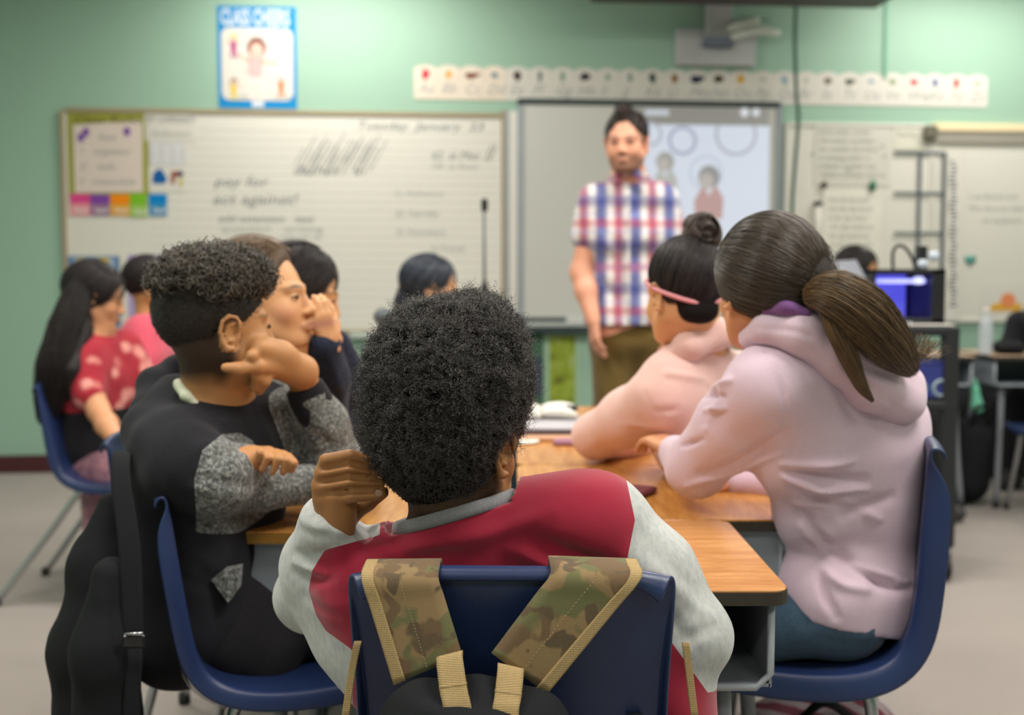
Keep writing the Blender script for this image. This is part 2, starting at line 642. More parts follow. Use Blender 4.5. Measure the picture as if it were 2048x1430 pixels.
def wuz(px, py, off=0.0):
    d = P(px, py, 1.0) - np.array([0, 0, CAMZ])
    o = np.array([0, 0, CAMZ])
    s = ((W0 + WN * off) - o).dot(WN) / d.dot(WN)
    p = o + d * s
    return (p - W0).dot(WT), p[2]
def wpt(u, z, off=0.0):
    return W0 + WT * u + WN * off + np.array([0, 0, z])
def wbox(u0, z0, u1, z1, off, th, bev=0.0):
    V, F = box((0, 0, 0), (abs(u1 - u0), th, abs(z1 - z0)), bev)
    return V @ WR.T + wpt((u0 + u1) / 2, (z0 + z1) / 2, off + th / 2), F
def prect(px0, py0, px1, py1, off=0.0):
    u0 = (wuz(px0, py0, off)[0] + wuz(px0, py1, off)[0]) / 2; u1 = (wuz(px1, py0, off)[0] + wuz(px1, py1, off)[0]) / 2
    z1 = (wuz(px0, py0, off)[1] + wuz(px1, py0, off)[1]) / 2; z0 = (wuz(px0, py1, off)[1] + wuz(px1, py1, off)[1]) / 2
    return u0, z0, u1, z1
def pbox(px0, py0, px1, py1, off, th, bev=0.0):
    return wbox(*prect(px0, py0, px1, py1, off), off, th, bev)
def wpoly(pts, off, th=0.0015):
    """Flat shape on the wall from local (u,z) outline."""
    n = len(pts)
    V = [wpt(u, z, off) for u, z in pts] + [wpt(u, z, off + th) for u, z in pts]
    F = [tuple(range(n, 2 * n)), tuple(range(n))[::-1]] + [(i, (i + 1) % n, n + (i + 1) % n, n + i) for i in range(n)]
    return np.array(V), F
def wtext(s, u, z, size, off, shear=0.0, bold=0.0, width=None):
    V, F = text_geo(s, size, shear, bold)
    if width: V = V * np.array([width / max(V[:, 0].max(), 1e-6), 1, 1])
    return np.array([wpt(u + a, z + b, off) for a, b, _ in V]), F
def ellpts(cu, cz, ru, rz, n=14, rot=0.0):
    return [(cu + ru * math.cos(a) * math.cos(rot) - rz * math.sin(a) * math.sin(rot), cz + ru * math.cos(a) * math.sin(rot) + rz * math.sin(a) * math.cos(rot)) for a in np.linspace(0, 2 * math.pi, n, endpoint=False)]

M_WALL = m_plain('mint_paint', (150, 183, 165), 0.55, 0.35, var=0.04, scale=1.5, bump=0.15, bscale=90)
M_CEIL = m_plain('ceiling_tile', (225, 225, 218), 0.9, 0.1, var=0.05, scale=30)
M_BASEB = m_plain('maroon_rubber', (76, 40, 44), 0.5, 0.3)
M_WHITEB = m_plain('whiteboard_enamel', (216, 214, 206), 0.35, 0.4, var=0.02, scale=1.2)
M_ALU = m_plain('board_frame', (150, 158, 165), 0.4, 0.5, metal=0.3)
M_DARKLINE = m_plain('dark_frame', (52, 66, 70), 0.5, 0.3)
M_TAN = m_plain('cork_rail', (158, 146, 122), 0.7, 0.2)
M_CREAM = m_plain('cream_rail', (232, 214, 176), 0.6, 0.2)
M_PAPER = m_plain('white_paper', (214, 211, 204), 0.8, 0.1, var=0.03)
M_PAPER2 = m_plain('pinkish_paper', (214, 200, 192), 0.8, 0.1, var=0.03)
M_INK = m_plain('grey_ink', (118, 122, 128), 0.8, 0.1)
M_INKF = m_plain('faint_ink', (160, 163, 163), 0.8, 0.1)
M_INKD = m_plain('dark_ink', (58, 60, 66), 0.8, 0.1)
M_RULE = m_plain('ruled_line', (198, 198, 192), 0.8, 0.1)
def ink(name, rgb): return m_plain(name, rgb, 0.75, 0.15, var=0.08, scale=40)

def carpet():
    t = NT('carpet', 0.95, 0.1, 0, 0.2)
    a = t.noise(2.0, 3); b = t.noise(420, 3, 0.8)
    c = t.mix(a, srgb(160, 151, 146), srgb(176, 166, 160))
    c = t.mix(t.math('MULTIPLY', b, 0.5), c, srgb(120, 112, 108))
    t.color(c); t.bump(b, 0.6, 0.004)
    return t.m
M_CARPET = carpet()

def shell(name, V, F, m):
    o = mesh(name, V, F, m, smooth=False); o['kind'] = 'structure'; return o
XL, XR, YB = -3.7, 5.6, -3.2
yl, yr = WY0 + XL * math.tan(WA), WY0 + XR * math.tan(WA)
shell('floor', [(XL, YB, 0), (XR, YB, 0), (XR, yr, 0), (XL, yl, 0), (XL, YB, -.1), (XR, YB, -.1), (XR, yr, -.1), (XL, yl, -.1)], [(0, 1, 2, 3), (7, 6, 5, 4)], M_CARPET)
shell('ceiling', [(XL, YB, CEIL), (XR, YB, CEIL), (XR, yr, CEIL), (XL, yl, CEIL), (XL, YB, CEIL + .1), (XR, YB, CEIL + .1), (XR, yr, CEIL + .1), (XL, yl, CEIL + .1)], [(3, 2, 1, 0), (4, 5, 6, 7)], M_CEIL)
u0, u1 = XL / math.cos(WA), XR / math.cos(WA)
v, f = wbox(u0, 0, u1, CEIL, -0.12, 0.12); shell('wall_front', v, f, M_WALL)
v, f = box((XL - .06, (YB + yl) / 2, CEIL / 2), (.12, yl - YB, CEIL)); shell('wall_left', v, f, M_WALL)
v, f = box((XR + .06, (YB + yr) / 2, CEIL / 2), (.12, yr - YB, CEIL)); shell('wall_right', v, f, M_WALL)
v, f = box(((XL + XR) / 2, YB - .06, CEIL / 2), (XR - XL, .12, CEIL)); shell('wall_back', v, f, M_WALL)
v, f = wbox(u0, 0.0, u1, 0.105, 0.0, 0.012, 0.004); shell('baseboard_front', v, f, M_BASEB)

# ceiling light fixtures (glowing diffuser in a steel tray)
def emis(name, col, s):
    t = NT(name, 0.5, 0.2)
    t.b.inputs['Base Color'].default_value = (0.8, 0.8, 0.78, 1)
    t.b.inputs['Emission Color'].default_value = col
    t.b.inputs['Emission Strength'].default_value = s
    return t.m
M_GLOW = emis('light_diffuser', (1, 0.95, 0.87, 1), 3.0)
M_STEELW = m_plain('white_steel', (225, 225, 222), 0.5, 0.4)
fx = None
for i, (lx, ly) in enumerate(LIGHTS):
    r_ = thing('ceiling_light', (lx, ly, CEIL - .07), 'recessed white fluorescent ceiling light panel', 'light', 'fluorescent ceiling lights')
    v, f = join(box((lx, ly + .31, CEIL - .035), (1.24, .03, .07)), box((lx, ly - .31, CEIL - .035), (1.24, .03, .07)), box((lx - .605, ly, CEIL - .035), (.03, .59, .07)), box((lx + .605, ly, CEIL - .035), (.03, .59, .07)))
    mesh('tray', v, f, M_STEELW, r_, False)
    v, f = box((lx, ly, CEIL - .03), (1.18, .59, .01)); mesh('diffuser', v, f, M_GLOW, r_, False)

# ---------------------------------------------------------------- left whiteboard
def scribble(words, px, py, hpx, mat, root, name='handwriting', off=0.013, wpx=None, shear=0.25, bold=0.0):
    u, z = wuz(px, py, off); s = hpx / FPX * WY0 * 1.35
    w = None if wpx is None else wpx / FPX * WY0
    v, f = wtext(words, u, z, s, off, shear, bold, w)
    o = mesh(name, v, f, mat, root, False); o['kind'] = 'stuff'; return o

def board(name, rect, label, frame_mat, fw=12, tray=False):
    px0, py0, px1, py1 = rect
    b = wpt(*[(prect(*rect)[0] + prect(*rect)[2]) / 2, prect(*rect)[1]])
    r_ = thing(name, b, label, 'whiteboard')
    v, f = pbox(px0, py0, px1, py1, 0.002, 0.010); mesh('writing_surface', v, f, M_WHITEB, r_, False)
    k = fw
    v, f = join(pbox(px0, py0 - k, px1, py0 + 2, 0.0, 0.022, .003), pbox(px0, py1 - 3, px1, py1 + k, 0.0, 0.022, .003), pbox(px0 - k, py0 - k, px0 + 2, py1 + k, 0.0, 0.022, .003), pbox(px1 - 2, py0 - k, px1 + k, py1 + k, 0.0, 0.022, .003))
    mesh('frame', v, f, frame_mat, r_, False)
    return r_
wb = board('whiteboard', (133, 229, 1004, 662), 'long ruled whiteboard with handwriting and class charts, left of the screen', M_TAN, 8)
lines = []
for i in range(23):
    y = 262 + i * 17.5
    lines.append(pbox(300, y, 1000, y + 2.0, 0.0123, 0.0004))
v, f = join(*lines); mesh('ruled_lines', v, f, M_RULE, wb, False)['kind'] = 'stuff'
# hatched sketch with strokes
hs = []
for i in range(24):
    x = 590 + i * 6.5; y = 330 + (i % 5) * 6 - (5 if i > 12 else 0)
    L = 34 + 30 * abs(math.sin(i * 1.7))
    u, z = wuz(x, y, .0125); uu, zz = wuz(x + L * .55, y - L, .0125)
    hs.append(tube([wpt(u, z, .0125), wpt(uu, zz, .0125)], .0022, 4))
v, f = join(*hs); o = mesh('hatched_sketch', v, f, M_INK, wb, False)
for s, x, y, h, w in [('pay for', 428, 372, 20, 105), ('act against!', 424, 408, 22, 165), ('add extension   text', 436, 444, 16, 185), ('question   writing', 440, 464, 13, 200),
                      ('today text  set', 560, 480, 13, 80), ('dashes - in', 585, 348, 18, 140), ('Tuesday  January  23', 712, 258, 16, 250), ('62  at Men', 862, 318, 16, 95),
                      ('100  as Fours', 860, 338, 13, 95), ('1) Advance', 785, 392, 12, 100), ('2) hardly', 788, 432, 12, 90), ('3) Numbers', 790, 470, 12, 100), ('4) Travels', 860, 502, 10, 70)]:
    scribble(s, x, y, h, M_INKF if h < 15 else M_INK, wb, wpx=w)
for x in (970, 978):
    u, z = wuz(x, 322, .0125); uu, zz = wuz(x + 14, 290, .0125); v, f = tube([wpt(u, z, .0125), wpt(uu, zz, .0125)], .003, 4); mesh('slash_mark', v, f, M_INK, wb)

# anchor chart + papers + cards pinned to the left end
def pin_sheet(name, rect, mat, label, cat='paper', th=0.003, off=0.0125, rot=0.0, group=None):
    v, f = pbox(*rect, off, th)
    r_ = thing(name, wpt(*[(prect(*rect)[0] + prect(*rect)[2]) / 2, prect(*rect)[1]], off), label, cat, group)
    mesh('sheet', v, f, mat, r_, False)
    return r_
M_OLIVE = ink('olive_border', (150, 152, 70))
M_PURP = ink('purple_ink', (122, 84, 160))
ch = pin_sheet('anchor_chart', (136, 226, 298, 392), M_OLIVE, 'large class chart with olive border and purple pins, top left of whiteboard', 'chart')
v, f = wpoly([wuz(146, 250, .016), wuz(284, 240, .016), wuz(286, 384, .016), wuz(150, 386, .016)][::-1], .016); mesh('inner_page', v, f, M_PAPER2, ch, False)
for (s, x, y, h, w) in [('Class Rules', 145, 245, 14, 130), ('Read', 196, 280, 13, 34), ('1   together', 158, 308, 12, 98), ('2   talk', 158, 338, 12, 70), ('3   respectfully', 158, 368, 12, 108)]:
    scribble(s, x, y, h, M_INKF if y > 250 else ink('brown_ink', (110, 96, 40)), ch, off=.0185, wpx=w)
for x, y in ((172, 264), (162, 275), (254, 263)):
    u, z = wuz(x, y, .019); v, f = wpoly(ellpts(u, z, .02, .026, 10), .0185); mesh('purple_clip', v, f, M_PURP, ch, False)
p1 = pin_sheet('paper_notice', (289, 226, 391, 282), M_PAPER, 'white notice reading a title in capitals, right of the olive chart')
scribble('MY COMMUNITY', 292, 245, 14, M_INK, p1, off=.0165, wpx=95); scribble('Reflection', 302, 272, 11, M_INKF, p1, off=.0165, wpx=75)
p2 = pin_sheet('paper_sheet', (297, 284, 371, 331), m_plain('blueish_paper', (208, 208, 212), .8, .1), 'small grid sheet below the title notice')
v, f = join(*[pbox(300 + k * 22, 290, 301.5 + k * 22, 326, .0156, .0004) for k in range(4)]); mesh('ruled_lines', v, f, M_INKF, p2, False)
p3 = pin_sheet('sticker_sheet', (297, 333, 372, 384), M_PAPER, 'white sheet with a blue blob and red brown figures')
u, z = wuz(319, 353, .016); v, f = wpoly([(u - .042, z - .04), (u + .03, z - .042), (u + .043, z - .01), (u + .02, z + .03), (u, z + .048), (u - .035, z + .02)], .016); mesh('blue_shape', v, f, ink('blue_ink', (22, 92, 160)), p3, False)
u, z = wuz(346, 355, .016); v, f = wpoly([(u - .015, z - .04), (u + .01, z - .03), (u + .012, z + .0), (u + .05, z + .02), (u + .045, z + .038), (u - .01, z + .035)], .016); mesh('brown_shape', v, f, ink('rust_ink', (150, 84, 66)), p3, False)
u, z = wuz(361, 348, .016); v, f = wpoly(ellpts(u, z, .018, .016, 8), .018); mesh('navy_dot', v, f, ink('navy_ink', (50, 40, 82)), p3, False)
u, z = wuz(362, 364, .016); v, f = wpoly(ellpts(u, z, .013, .028, 8), .0172); mesh('yellow_shape', v, f, ink('pale_yellow_ink', (200, 186, 110)), p3, False)
cards = [((140, 388, 180, 431), (214, 74, 138), (226, 150, 160), 'pink'), ((181, 389, 219, 431), (124, 70, 160), (150, 110, 150), 'purple'), ((221, 389, 259, 431), (236, 136, 20), (220, 160, 60), 'orange'),
         ((260, 388, 294, 434), (120, 182, 40), (150, 190, 90), 'lime green'), ((298, 388, 334, 431), (0, 128, 200), (60, 140, 190), 'blue')]
for rc, c1, c2, nm in cards:
    r_ = pin_sheet('pocket_card', rc, ink(nm + '_card', c2), nm + ' pocket card in the row under the olive chart', 'card', off=.0165, group='colour pocket cards on the whiteboard')
    v, f = pbox(rc[0], rc[1], rc[2], (rc[1] + rc[3]) / 2 - 3, .0195, .002); mesh('flap', v, f, ink(nm + '_flap', c1), r_, False)
    scribble('hand', rc[0] + 8, rc[3] - 6, 11, M_PAPER, r_, off=.0205, wpx=26, bold=.02)
# framed pictures standing low on the board
for rc, cb, ct, lab in [((138, 512, 240, 655), (96, 130, 172), (206, 178, 52), 'pale blue poster with yellow heading low on the whiteboard'), ((257, 510, 345, 655), (170, 150, 200), (196, 150, 186), 'lilac bordered poster low on the whiteboard')]:
    r_ = pin_sheet('small_poster', rc, ink('border' + str(rc[0]), cb), lab, 'poster')
    v, f = pbox(rc[0] + 10, rc[1] + 5, rc[2] - 10, rc[3] - 8, .0155, .0015); mesh('page', v, f, ink('page' + str(rc[0]), (158, 176, 200)), r_, False)
    v, f = pbox(rc[0] + 16, rc[1] + 4, rc[2] - 22, rc[1] + 30, .017, .0015); mesh('heading', v, f, ink('head' + str(rc[0]), ct), r_, False)
v, f = pbox(241, 508, 256, 655, .0125, .01, .002); o = mesh('divider_strip', v, f, M_PAPER, None, False); tag(o, 'white vertical strip between the two low posters', 'strip')

# ---------------------------------------------------------------- wall poster CLASS CHEERS
M_BLUE = ink('poster_blue', (30, 136, 200))
r_ = thing('wall_poster', wpt(*wuz(514, 217), 0.0), 'blue bordered CLASS CHEERS poster on the green wall above the whiteboard', 'poster')
v, f = pbox(436, 13, 593, 217, 0.001, 0.003); mesh('sheet', v, f, M_BLUE, r_, False)
a = prect(443, 56, 586, 201, .005)
pts = [(x, z) for x, z in rrect(a[2] - a[0], a[3] - a[1], .045, 5, (a[0] + a[2]) / 2, (a[1] + a[3]) / 2)]
v, f = wpoly(pts, .005); mesh('white_panel', v, f, M_PAPER, r_, False)
a = prect(443, 18, 586, 52, .005)
M_LBL = ink('title_white', (206, 216, 226))
u, z = wuz(441, 48, .006); v, f = wtext('CLASS CHEERS', u, z, .125, .006, 0, .035, (583 - 441) / FPX * WY0 * 0.925); mesh('title', v, f, M_LBL, r_, False)
def doll(cx, cy, hpx, shirt, legs, hair, root, lean=0.0, skin=(226, 190, 176)):
    """Small printed cartoon child: head, hair, body, limbs."""
    k = hpx / FPX * WY0
    u, z = wuz(cx, cy, .008)
    def L(a, b, w, mat, off=.0072):
        a = np.array(a); b = np.array(b); d = (b - a) / (np.linalg.norm(b - a) + 1e-9); n_ = np.array([-d[1], d[0]]) * w / 2
        pts = [a + n_, a - n_, b - n_ * .8, b + n_ * .8]
        return wpoly([(u + k * (p[0] + lean * p[1]), z + k * p[1]) for p in pts], off, .0008)
    sh = ink('print_shirt', shirt); lg = ink('print_legs', legs); hr = ink('print_hair', hair); sk = ink('print_skin', skin)
    v, f = join(L((-.02, .18), (-.02, -.12), .24, sh)); mesh('printed_shirt', v, f, sh, root, False)
    v, f = join(L((.05, .12), (.32, .10), .07, sk), L((-.1, .12), (-.28, .22), .07, sk)); mesh('printed_arms', v, f, sk, root, False)
    v, f = join(L((-.06, -.1), (-.1, -.48), .1, lg, .0066), L((.02, -.1), (.1, -.46), .1, lg, .0066)); mesh('printed_legs', v, f, lg, root, False)
    v, f = wpoly(ellpts(u + lean * k * .32, z + .33 * k, .15 * k, .15 * k, 12), .0072, .0008); mesh('printed_hair', v, f, hr, root, False)
    v, f = wpoly(ellpts(u + lean * k * .3, z + .29 * k, .1 * k, .11 * k, 12), .0084, .0008); mesh('printed_face', v, f, sk, root, False)
doll(514, 138, 124, (222, 178, 178), (228, 214, 210), (134, 82, 76), r_)
doll(468, 92, 48, (176, 62, 128), (176, 62, 128), (226, 196, 110), r_)
doll(560, 82, 44, (196, 204, 206), (190, 196, 190), (120, 150, 190), r_)
doll(468, 178, 44, (222, 196, 60), (216, 190, 70), (120, 90, 40), r_)
doll(563, 172, 44, (234, 120, 70), (230, 120, 70), (170, 170, 200), r_)
for x, y, w in ((500, 74, 28), (490, 140, 12), (478, 192, 26), (548, 193, 34), (462, 112, 22)):
    v, f = pbox(x, y, x + w, y + 3, .0065, .0008); mesh('printed_caption', v, f, M_INKF, r_, False)
v, f = pbox(504, 202, 528, 214, .0045, .0012); mesh('badge', v, f, M_LBL, r_, False)

# ---------------------------------------------------------------- interactive screen
scr = thing('interactive_screen', wpt(*wuz(1296, 655), 0.0), 'large interactive board with a projected slide behind the teacher', 'screen')
v, f = pbox(1044, 214, 1546, 634, .02, .03); mesh('panel', v, f, m_plain('screen_surface', (192, 193, 188), .3, .4, var=.02, scale=1), scr, False)
v, f = join(pbox(1034, 203, 1556, 214, .0, .06, .004)); mesh('top_rail', v, f, M_DARKLINE, scr, False)
v, f = pbox(1034, 212, 1045, 640, .0, .058, .004); mesh('side_frame', v, f, M_ALU, scr, False); v, f = pbox(1545, 212, 1556, 640, .0, .058, .004); mesh('side_frame', v, f, M_ALU, scr, False)
v, f = join(pbox(1034, 634, 1556, 643, .0, .058, .004)); mesh('bottom_frame', v, f, M_DARKLINE, scr, False)
v, f = pbox(1048, 643, 1556, 652, .0, .11, .006); mesh('pen_tray', v, f, m_plain('tray_grey', (168, 176, 172), .4, .4), scr, False)
v, f = pbox(1040, 652, 1556, 664, .0, .1, .006); mesh('tray_underside', v, f, M_DARKLINE, scr, False)
v, f = pbox(1132, 633, 1168, 645, .07, .03, .004); mesh('eraser_box', v, f, m_plain('white_plastic', (196, 200, 198), .5, .3), scr, False)
def lit(name, rgb, s=0.55):
    t = NT(name, 0.5, 0.2); t.b.inputs['Base Color'].default_value = (.3, .3, .3, 1)
    t.b.inputs['Emission Color'].default_value = srgb(*rgb); t.b.inputs['Emission Strength'].default_value = s
    return t.m
v, f = pbox(1236, 250, 1537, 575, .0505, .002); slide = mesh('projected_slide', v, f, lit('slide_light', (202, 214, 234), .72), scr, False)
v, f = pbox(1236, 217, 1537, 250, .0505, .0015); mesh('projected_toolbar', v, f, lit('toolbar_light', (140, 140, 138), .25), scr, False)
for x, r in ((1489, 9), (1512, 8)):
    u, z = wuz(x, 225, .052); v, f = wpoly(ellpts(u, z, r / 330, r / 330, 14), .0525); mesh('toolbar_button', v, f, lit('button_light', (225, 230, 242), .6), scr, False)
v, f = pbox(1290, 219, 1338, 231, .0525, .001); mesh('toolbar_tab', v, f, lit('tab_light', (205, 214, 228), .55), scr, False)
def ring(cx, cy, r, w, mat, root, name='slide_ring', off=.0535, a0=0, a1=360):
    u, z = wuz(cx, cy, off); k = WY0 / FPX
    an = np.radians(np.linspace(a0, a1, 40))
    V = [wpt(u + k * (r + s * w / 2) * math.cos(t), z + k * (r + s * w / 2) * math.sin(t), off) for t in an for s in (-1, 1)]
    F = [(2 * i, 2 * i + 1, 2 * i + 3, 2 * i + 2) for i in range(39)]
    return mesh(name, V, F, mat, root, False)
M_RING = lit('ring_light', (150, 160, 205), .5); M_RING2 = lit('ring_light_grey', (172, 178, 204), .5)
ring(1365, 281, 26, 6, M_RING, scr); ring(1472, 268, 40, 6, M_RING2, scr, a0=155, a1=385); ring(1412, 345, 32, 3, lit('faint_ring_light', (178, 196, 226), .55), scr); ring(1300, 268, 22, 5, M_RING2, scr)
def sfig(cx, cy, k, hair, top, name):
    q = k / FPX * WY0; u, z = wuz(cx, cy, .054)
    v, f = wpoly([(u + q * a, z + q * b) for a, b in [(-.55, -1.5), (.55, -1.5), (.6, -.7), (.35, -.25), (-.3, -.25), (-.6, -.8)]], .0535, .0004); mesh('slide_figure_top', v, f, lit(name + '_top', top, .5), scr, False)
    v, f = wpoly([(u + q * a, z + q * b) for a, b in [(-.18, -.25), (.2, -.25), (.0, -.6)]], .0541, .0004); mesh('slide_figure_collar', v, f, lit(name + '_collar', (214, 220, 232), .6), scr, False)
    v, f = wpoly(ellpts(u, z + q * .15, q * .45, q * .48, 14), .054, .0004); mesh('slide_figure_hair', v, f, lit(name + '_hair', hair, .45), scr, False)
    v, f = wpoly(ellpts(u - q * .1, z, q * .28, q * .32, 12), .0546, .0004); mesh('slide_figure_face', v, f, lit(name + '_face', (190, 182, 178), .5), scr, False)
sfig(1418, 362, 50, (122, 124, 136), (196, 128, 130), 'red_child')
sfig(1330, 330, 42, (160, 160, 160), (184, 190, 186), 'grey_child')
# double metal column left of the screen
for k, (a, b, m) in enumerate([((1010, 226), (1018, 668), M_ALU), ((1018, 224), (1034, 668), M_WHITEB)]):
    v, f = pbox(a[0], a[1], b[0], b[1], .0, .03, .002); o = mesh('trim_' + str(k + 1), v, f, m, None, False); o['kind'] = 'structure'

# ---------------------------------------------------------------- alphabet strip, 26 cards
strip = thing('alphabet_strip', wpt(*wuz(1400, 215), 0.0), 'long cursive alphabet strip of picture cards above the screen', 'alphabet strip')
icons = [((200, 62, 76), 1, 1.2), ((222, 160, 70), .8, .9), ((120, 72, 60), 1.7, .6), ((126, 140, 150), 1, .7), ((70, 50, 52), 1.1, 1.1), ((96, 112, 120), .6, 1.3), ((128, 158, 140), .7, 1.2), ((52, 52, 62), 1.4, .9), ((120, 160, 140), .6, .8),
         ((130, 150, 150), .6, 1.2), ((60, 80, 80), 1, 1.2), ((140, 100, 60), 1, 1.1), ((48, 52, 80), 1.7, .8), ((72, 62, 50), 1.4, .9), ((204, 160, 62), 1, 1.1), ((180, 180, 178), 1, .5), ((150, 168, 180), 1, 1.1),
         ((186, 190, 176), .8, .8), ((112, 100, 90), 1.2, .8), ((80, 84, 74), 1.3, .6), ((150, 170, 180), 1, .6), ((150, 160, 130), 1, .8), ((190, 72, 84), 1.1, .7), ((88, 106, 160), .8, 1), ((226, 84, 84), .9, 1.1), ((150, 170, 150), 1, .5)]
uA, zA = wuz(828, 130, .002); uB, zB = wuz(1976, 150, .002); zb, _ = wuz(828, 195)[1], 0
cw = (uB - uA) / 26
ztop = (wuz(828, 131)[1] + wuz(1976, 152)[1]) / 2; zbot = (wuz(828, 196)[1] + wuz(1976, 217)[1]) / 2
for i in range(26):
    u = uA + cw * i
    arch = [(u, zbot), (u + cw * .99, zbot), (u + cw * .99, ztop - .012)] + [(u + cw * (.5 + .35 * math.cos(t)), ztop - .008 + .014 * math.sin(t)) for t in np.linspace(.2, math.pi - .2, 6)] + [(u, ztop - .012)]
    v, f = wpoly(arch, .002, .003); cd = mesh('card', v, f, M_PAPER if i > 3 else m_plain('cream_card', (222, 210, 196), .8, .1), strip, False)
    c, a, b = icons[i]
    zc = ztop - (ztop - zbot) * .25
    if i in (2, 12, 19):
        pts = [(u + cw * .5 + a * .026 * math.cos(t) * (1 + .25 * math.cos(3 * t)), zc + b * .03 * math.sin(t) + .006 * math.cos(2 * t)) for t in np.linspace(0, 2 * math.pi, 16, endpoint=False)]
    else:
        pts = [(u + cw * .5 + a * .022 * math.cos(t) * (1 + .12 * math.sin(2 * t + i)), zc + b * .026 * math.sin(t) * (1 + .15 * math.cos(3 * t + i))) for t in np.linspace(0, 2 * math.pi, 16, endpoint=False)]
    v, f = wpoly(pts, .0052, .0006); mesh('picture', v, f, ink('icon', c), cd, False)
    v, f = wtext(chr(65 + i) + chr(97 + i), u + cw * .14, zbot + .035, .085, .0056, .35, 0); mesh('letters', v, f, M_INKF, cd, False)

# ---------------------------------------------------------------- projector on its wall mount
M_PLATE = m_plain('mount_white', (182, 184, 188), .5, .3)
pm = thing('projector_mount', wpt(*wuz(1429, 137), 0), 'white wall plate and column holding the projector above the screen', 'projector mount')
v, f = pbox(1350, 62, 1507, 134, .0, .05, .006); mesh('wall_plate', v, f, M_PLATE, pm, False)
v, f = pbox(1409, -40, 1460, 92, .05, .06, .005); mesh('column', v, f, m_plain('mount_column', (166, 168, 170), .5, .3), pm, False)
v, f = pbox(1404, 78, 1464, 96, .05, .075, .005); mesh('bracket', v, f, m_plain('bracket_grey', (110, 118, 135), .5, .3), pm, False)
M_ARM = m_plain('cream_plastic', (208, 214, 204), .45, .4)
v, f = join(tube([wpt(*wuz(1446, 66), .1), wpt(*wuz(1462, 62), .14), wpt(*wuz(1502, 52), .16)], [.018, .03, .02], 10, n=10), tube([wpt(*wuz(1450, 84), .12), wpt(*wuz(1500, 72), .16), wpt(*wuz(1541, 80), .17)], [.02, .028, .02], 10, n=10))
mesh('lamp_housing', v, f, M_ARM, pm)
v, f = tube([wpt(*wuz(1450, 75), .1), wpt(*wuz(1452, 55), .13), wpt(*wuz(1475, 46), .14), wpt(*wuz(1525, 52), .14)], .008, 8, n=14); mesh('looped_cable', v, f, m_plain('grey_cable', (120, 150, 150), .5), pm)
pj = thing('projector', wpt(1.1, 2.62, .5), 'dark painted-shade underside of a short throw projector at the top edge', 'projector')
V0 = wuz(1172, 12, .42); V1 = wuz(1756, 12, .42)
zu = (V0[1] + V1[1]) / 2
c = wpt((V0[0] + V1[0]) / 2, zu + .085, .62)
v, f = box((0, 0, 0), (V1[0] - V0[0], .4, .15), .02); v = v @ WR.T + c; mesh('housing', v, f, m_plain('projector_shell', (120, 106, 100), .5, .3), pj, False)
v, f = box((0, 0, 0), (V1[0] - V0[0] - .04, .37, .012), .004); v = v @ WR.T + c - np.array([0, 0, .08]); mesh('underside', v, f, m_plain('projector_underside_shade', (60, 48, 46), .5, .3), pj, False)  # dark brown puts the shadow below the housing into the colour
v, f = box((0, 0, 0), (.1, .38, .05), .004); v = v @ WR.T + wpt(wuz(1434, 0, .2)[0], zu + .19, .22); mesh('support_arm', v, f, M_PLATE, pj, False)

# hanging cable and slim conduit
M_CABLE = m_plain('green_cable', (46, 84, 72), .5, .3)
pts = [wpt(*wuz(1592, 5, .12), .12), wpt(*wuz(1590, 80, .12), .12), wpt(*wuz(1593, 180, .1), .1), wpt(*wuz(1597, 240, .1), .1), wpt(*wuz(1590, 330, .1), .1), wpt(*wuz(1584, 420, .1), .1), wpt(*wuz(1584, 520, .08), .08)]
v, f = tube(pts, .011, 8, n=40); o = mesh('hanging_cable', v, f, M_CABLE); tag(o, 'dark green cable hanging down the wall right of the screen', 'cable')
v, f = pbox(1768, -60, 1775, 158, 0, .012, .002); o = mesh('wall_conduit', v, f, m_plain('conduit_paint', (120, 172, 150), .5), None, False); tag(o, 'slim green painted conduit on the wall above the alphabet strip', 'conduit')

# ---------------------------------------------------------------- boards and papers right of the screen
wb2 = board('whiteboard', (1570, 252, 1856, 662), 'middle whiteboard crowded with papers, right of the screen', M_WHITEB, 5)
v, f = join(pbox(1788, 303, 1888, 309, .023, .003), pbox(1788, 384, 1888, 390, .023, .003), pbox(1788, 464, 1888, 470, .023, .003), pbox(1834, 303, 1841, 560, .023, .003), pbox(1882, 303, 1888, 600, .023, .003))
o = mesh('tape_grid', v, f, m_plain('grid_tape', (96, 106, 112), .6), wb2, False)
wb3 = board('whiteboard', (1866, 290, 2240, 640), 'whiteboard at the right end with cream top rail and faint writing', M_WHITEB, 4)
v, f = pbox(1862, 250, 2240, 266, .0, .04, .004); mesh('cream_rail', v, f, M_CREAM, wb3, False)
v, f = pbox(1848, 266, 2240, 290, .0, .03, .004); mesh('map_rail', v, f, m_plain('rail_grey', (150, 146, 136), .6), wb3, False)
v, f = pbox(1846, 252, 1872, 276, .03, .03, .004); mesh('rail_clip', v, f, m_plain('clip_brown', (104, 102, 88), .6), wb3, False)
for s, x, y, w in [('I use factory and', 1935, 398, 108), ('Why there are other', 1935, 422, 125), ('my equipment', 1962, 446, 90)]:
    scribble(s, x, y, 13, M_INKF, wb3, wpx=w)
rowsN = thing('number_strip', wpt(*wuz(1905, 640), .013), 'tall white strip with a column of dark marks, left edge of the right board', 'strip')
v, f = pbox(1891, 300, 1924, 642, .0235, .002); mesh('sheet', v, f, M_PAPER, rowsN, False)
bits = []
for i in range(36):
    y = 322 + i * 8.2; w = 5 + 5 * abs(math.sin(i * 2.3))
    bits.append(pbox(1900 + 3 * math.sin(i), y, 1900 + w + 4, y + 4.5, .026, .0006))
v, f = join(*bits); o = mesh('printed_marks', v, f, M_INK, rowsN, False); o['kind'] = 'stuff'
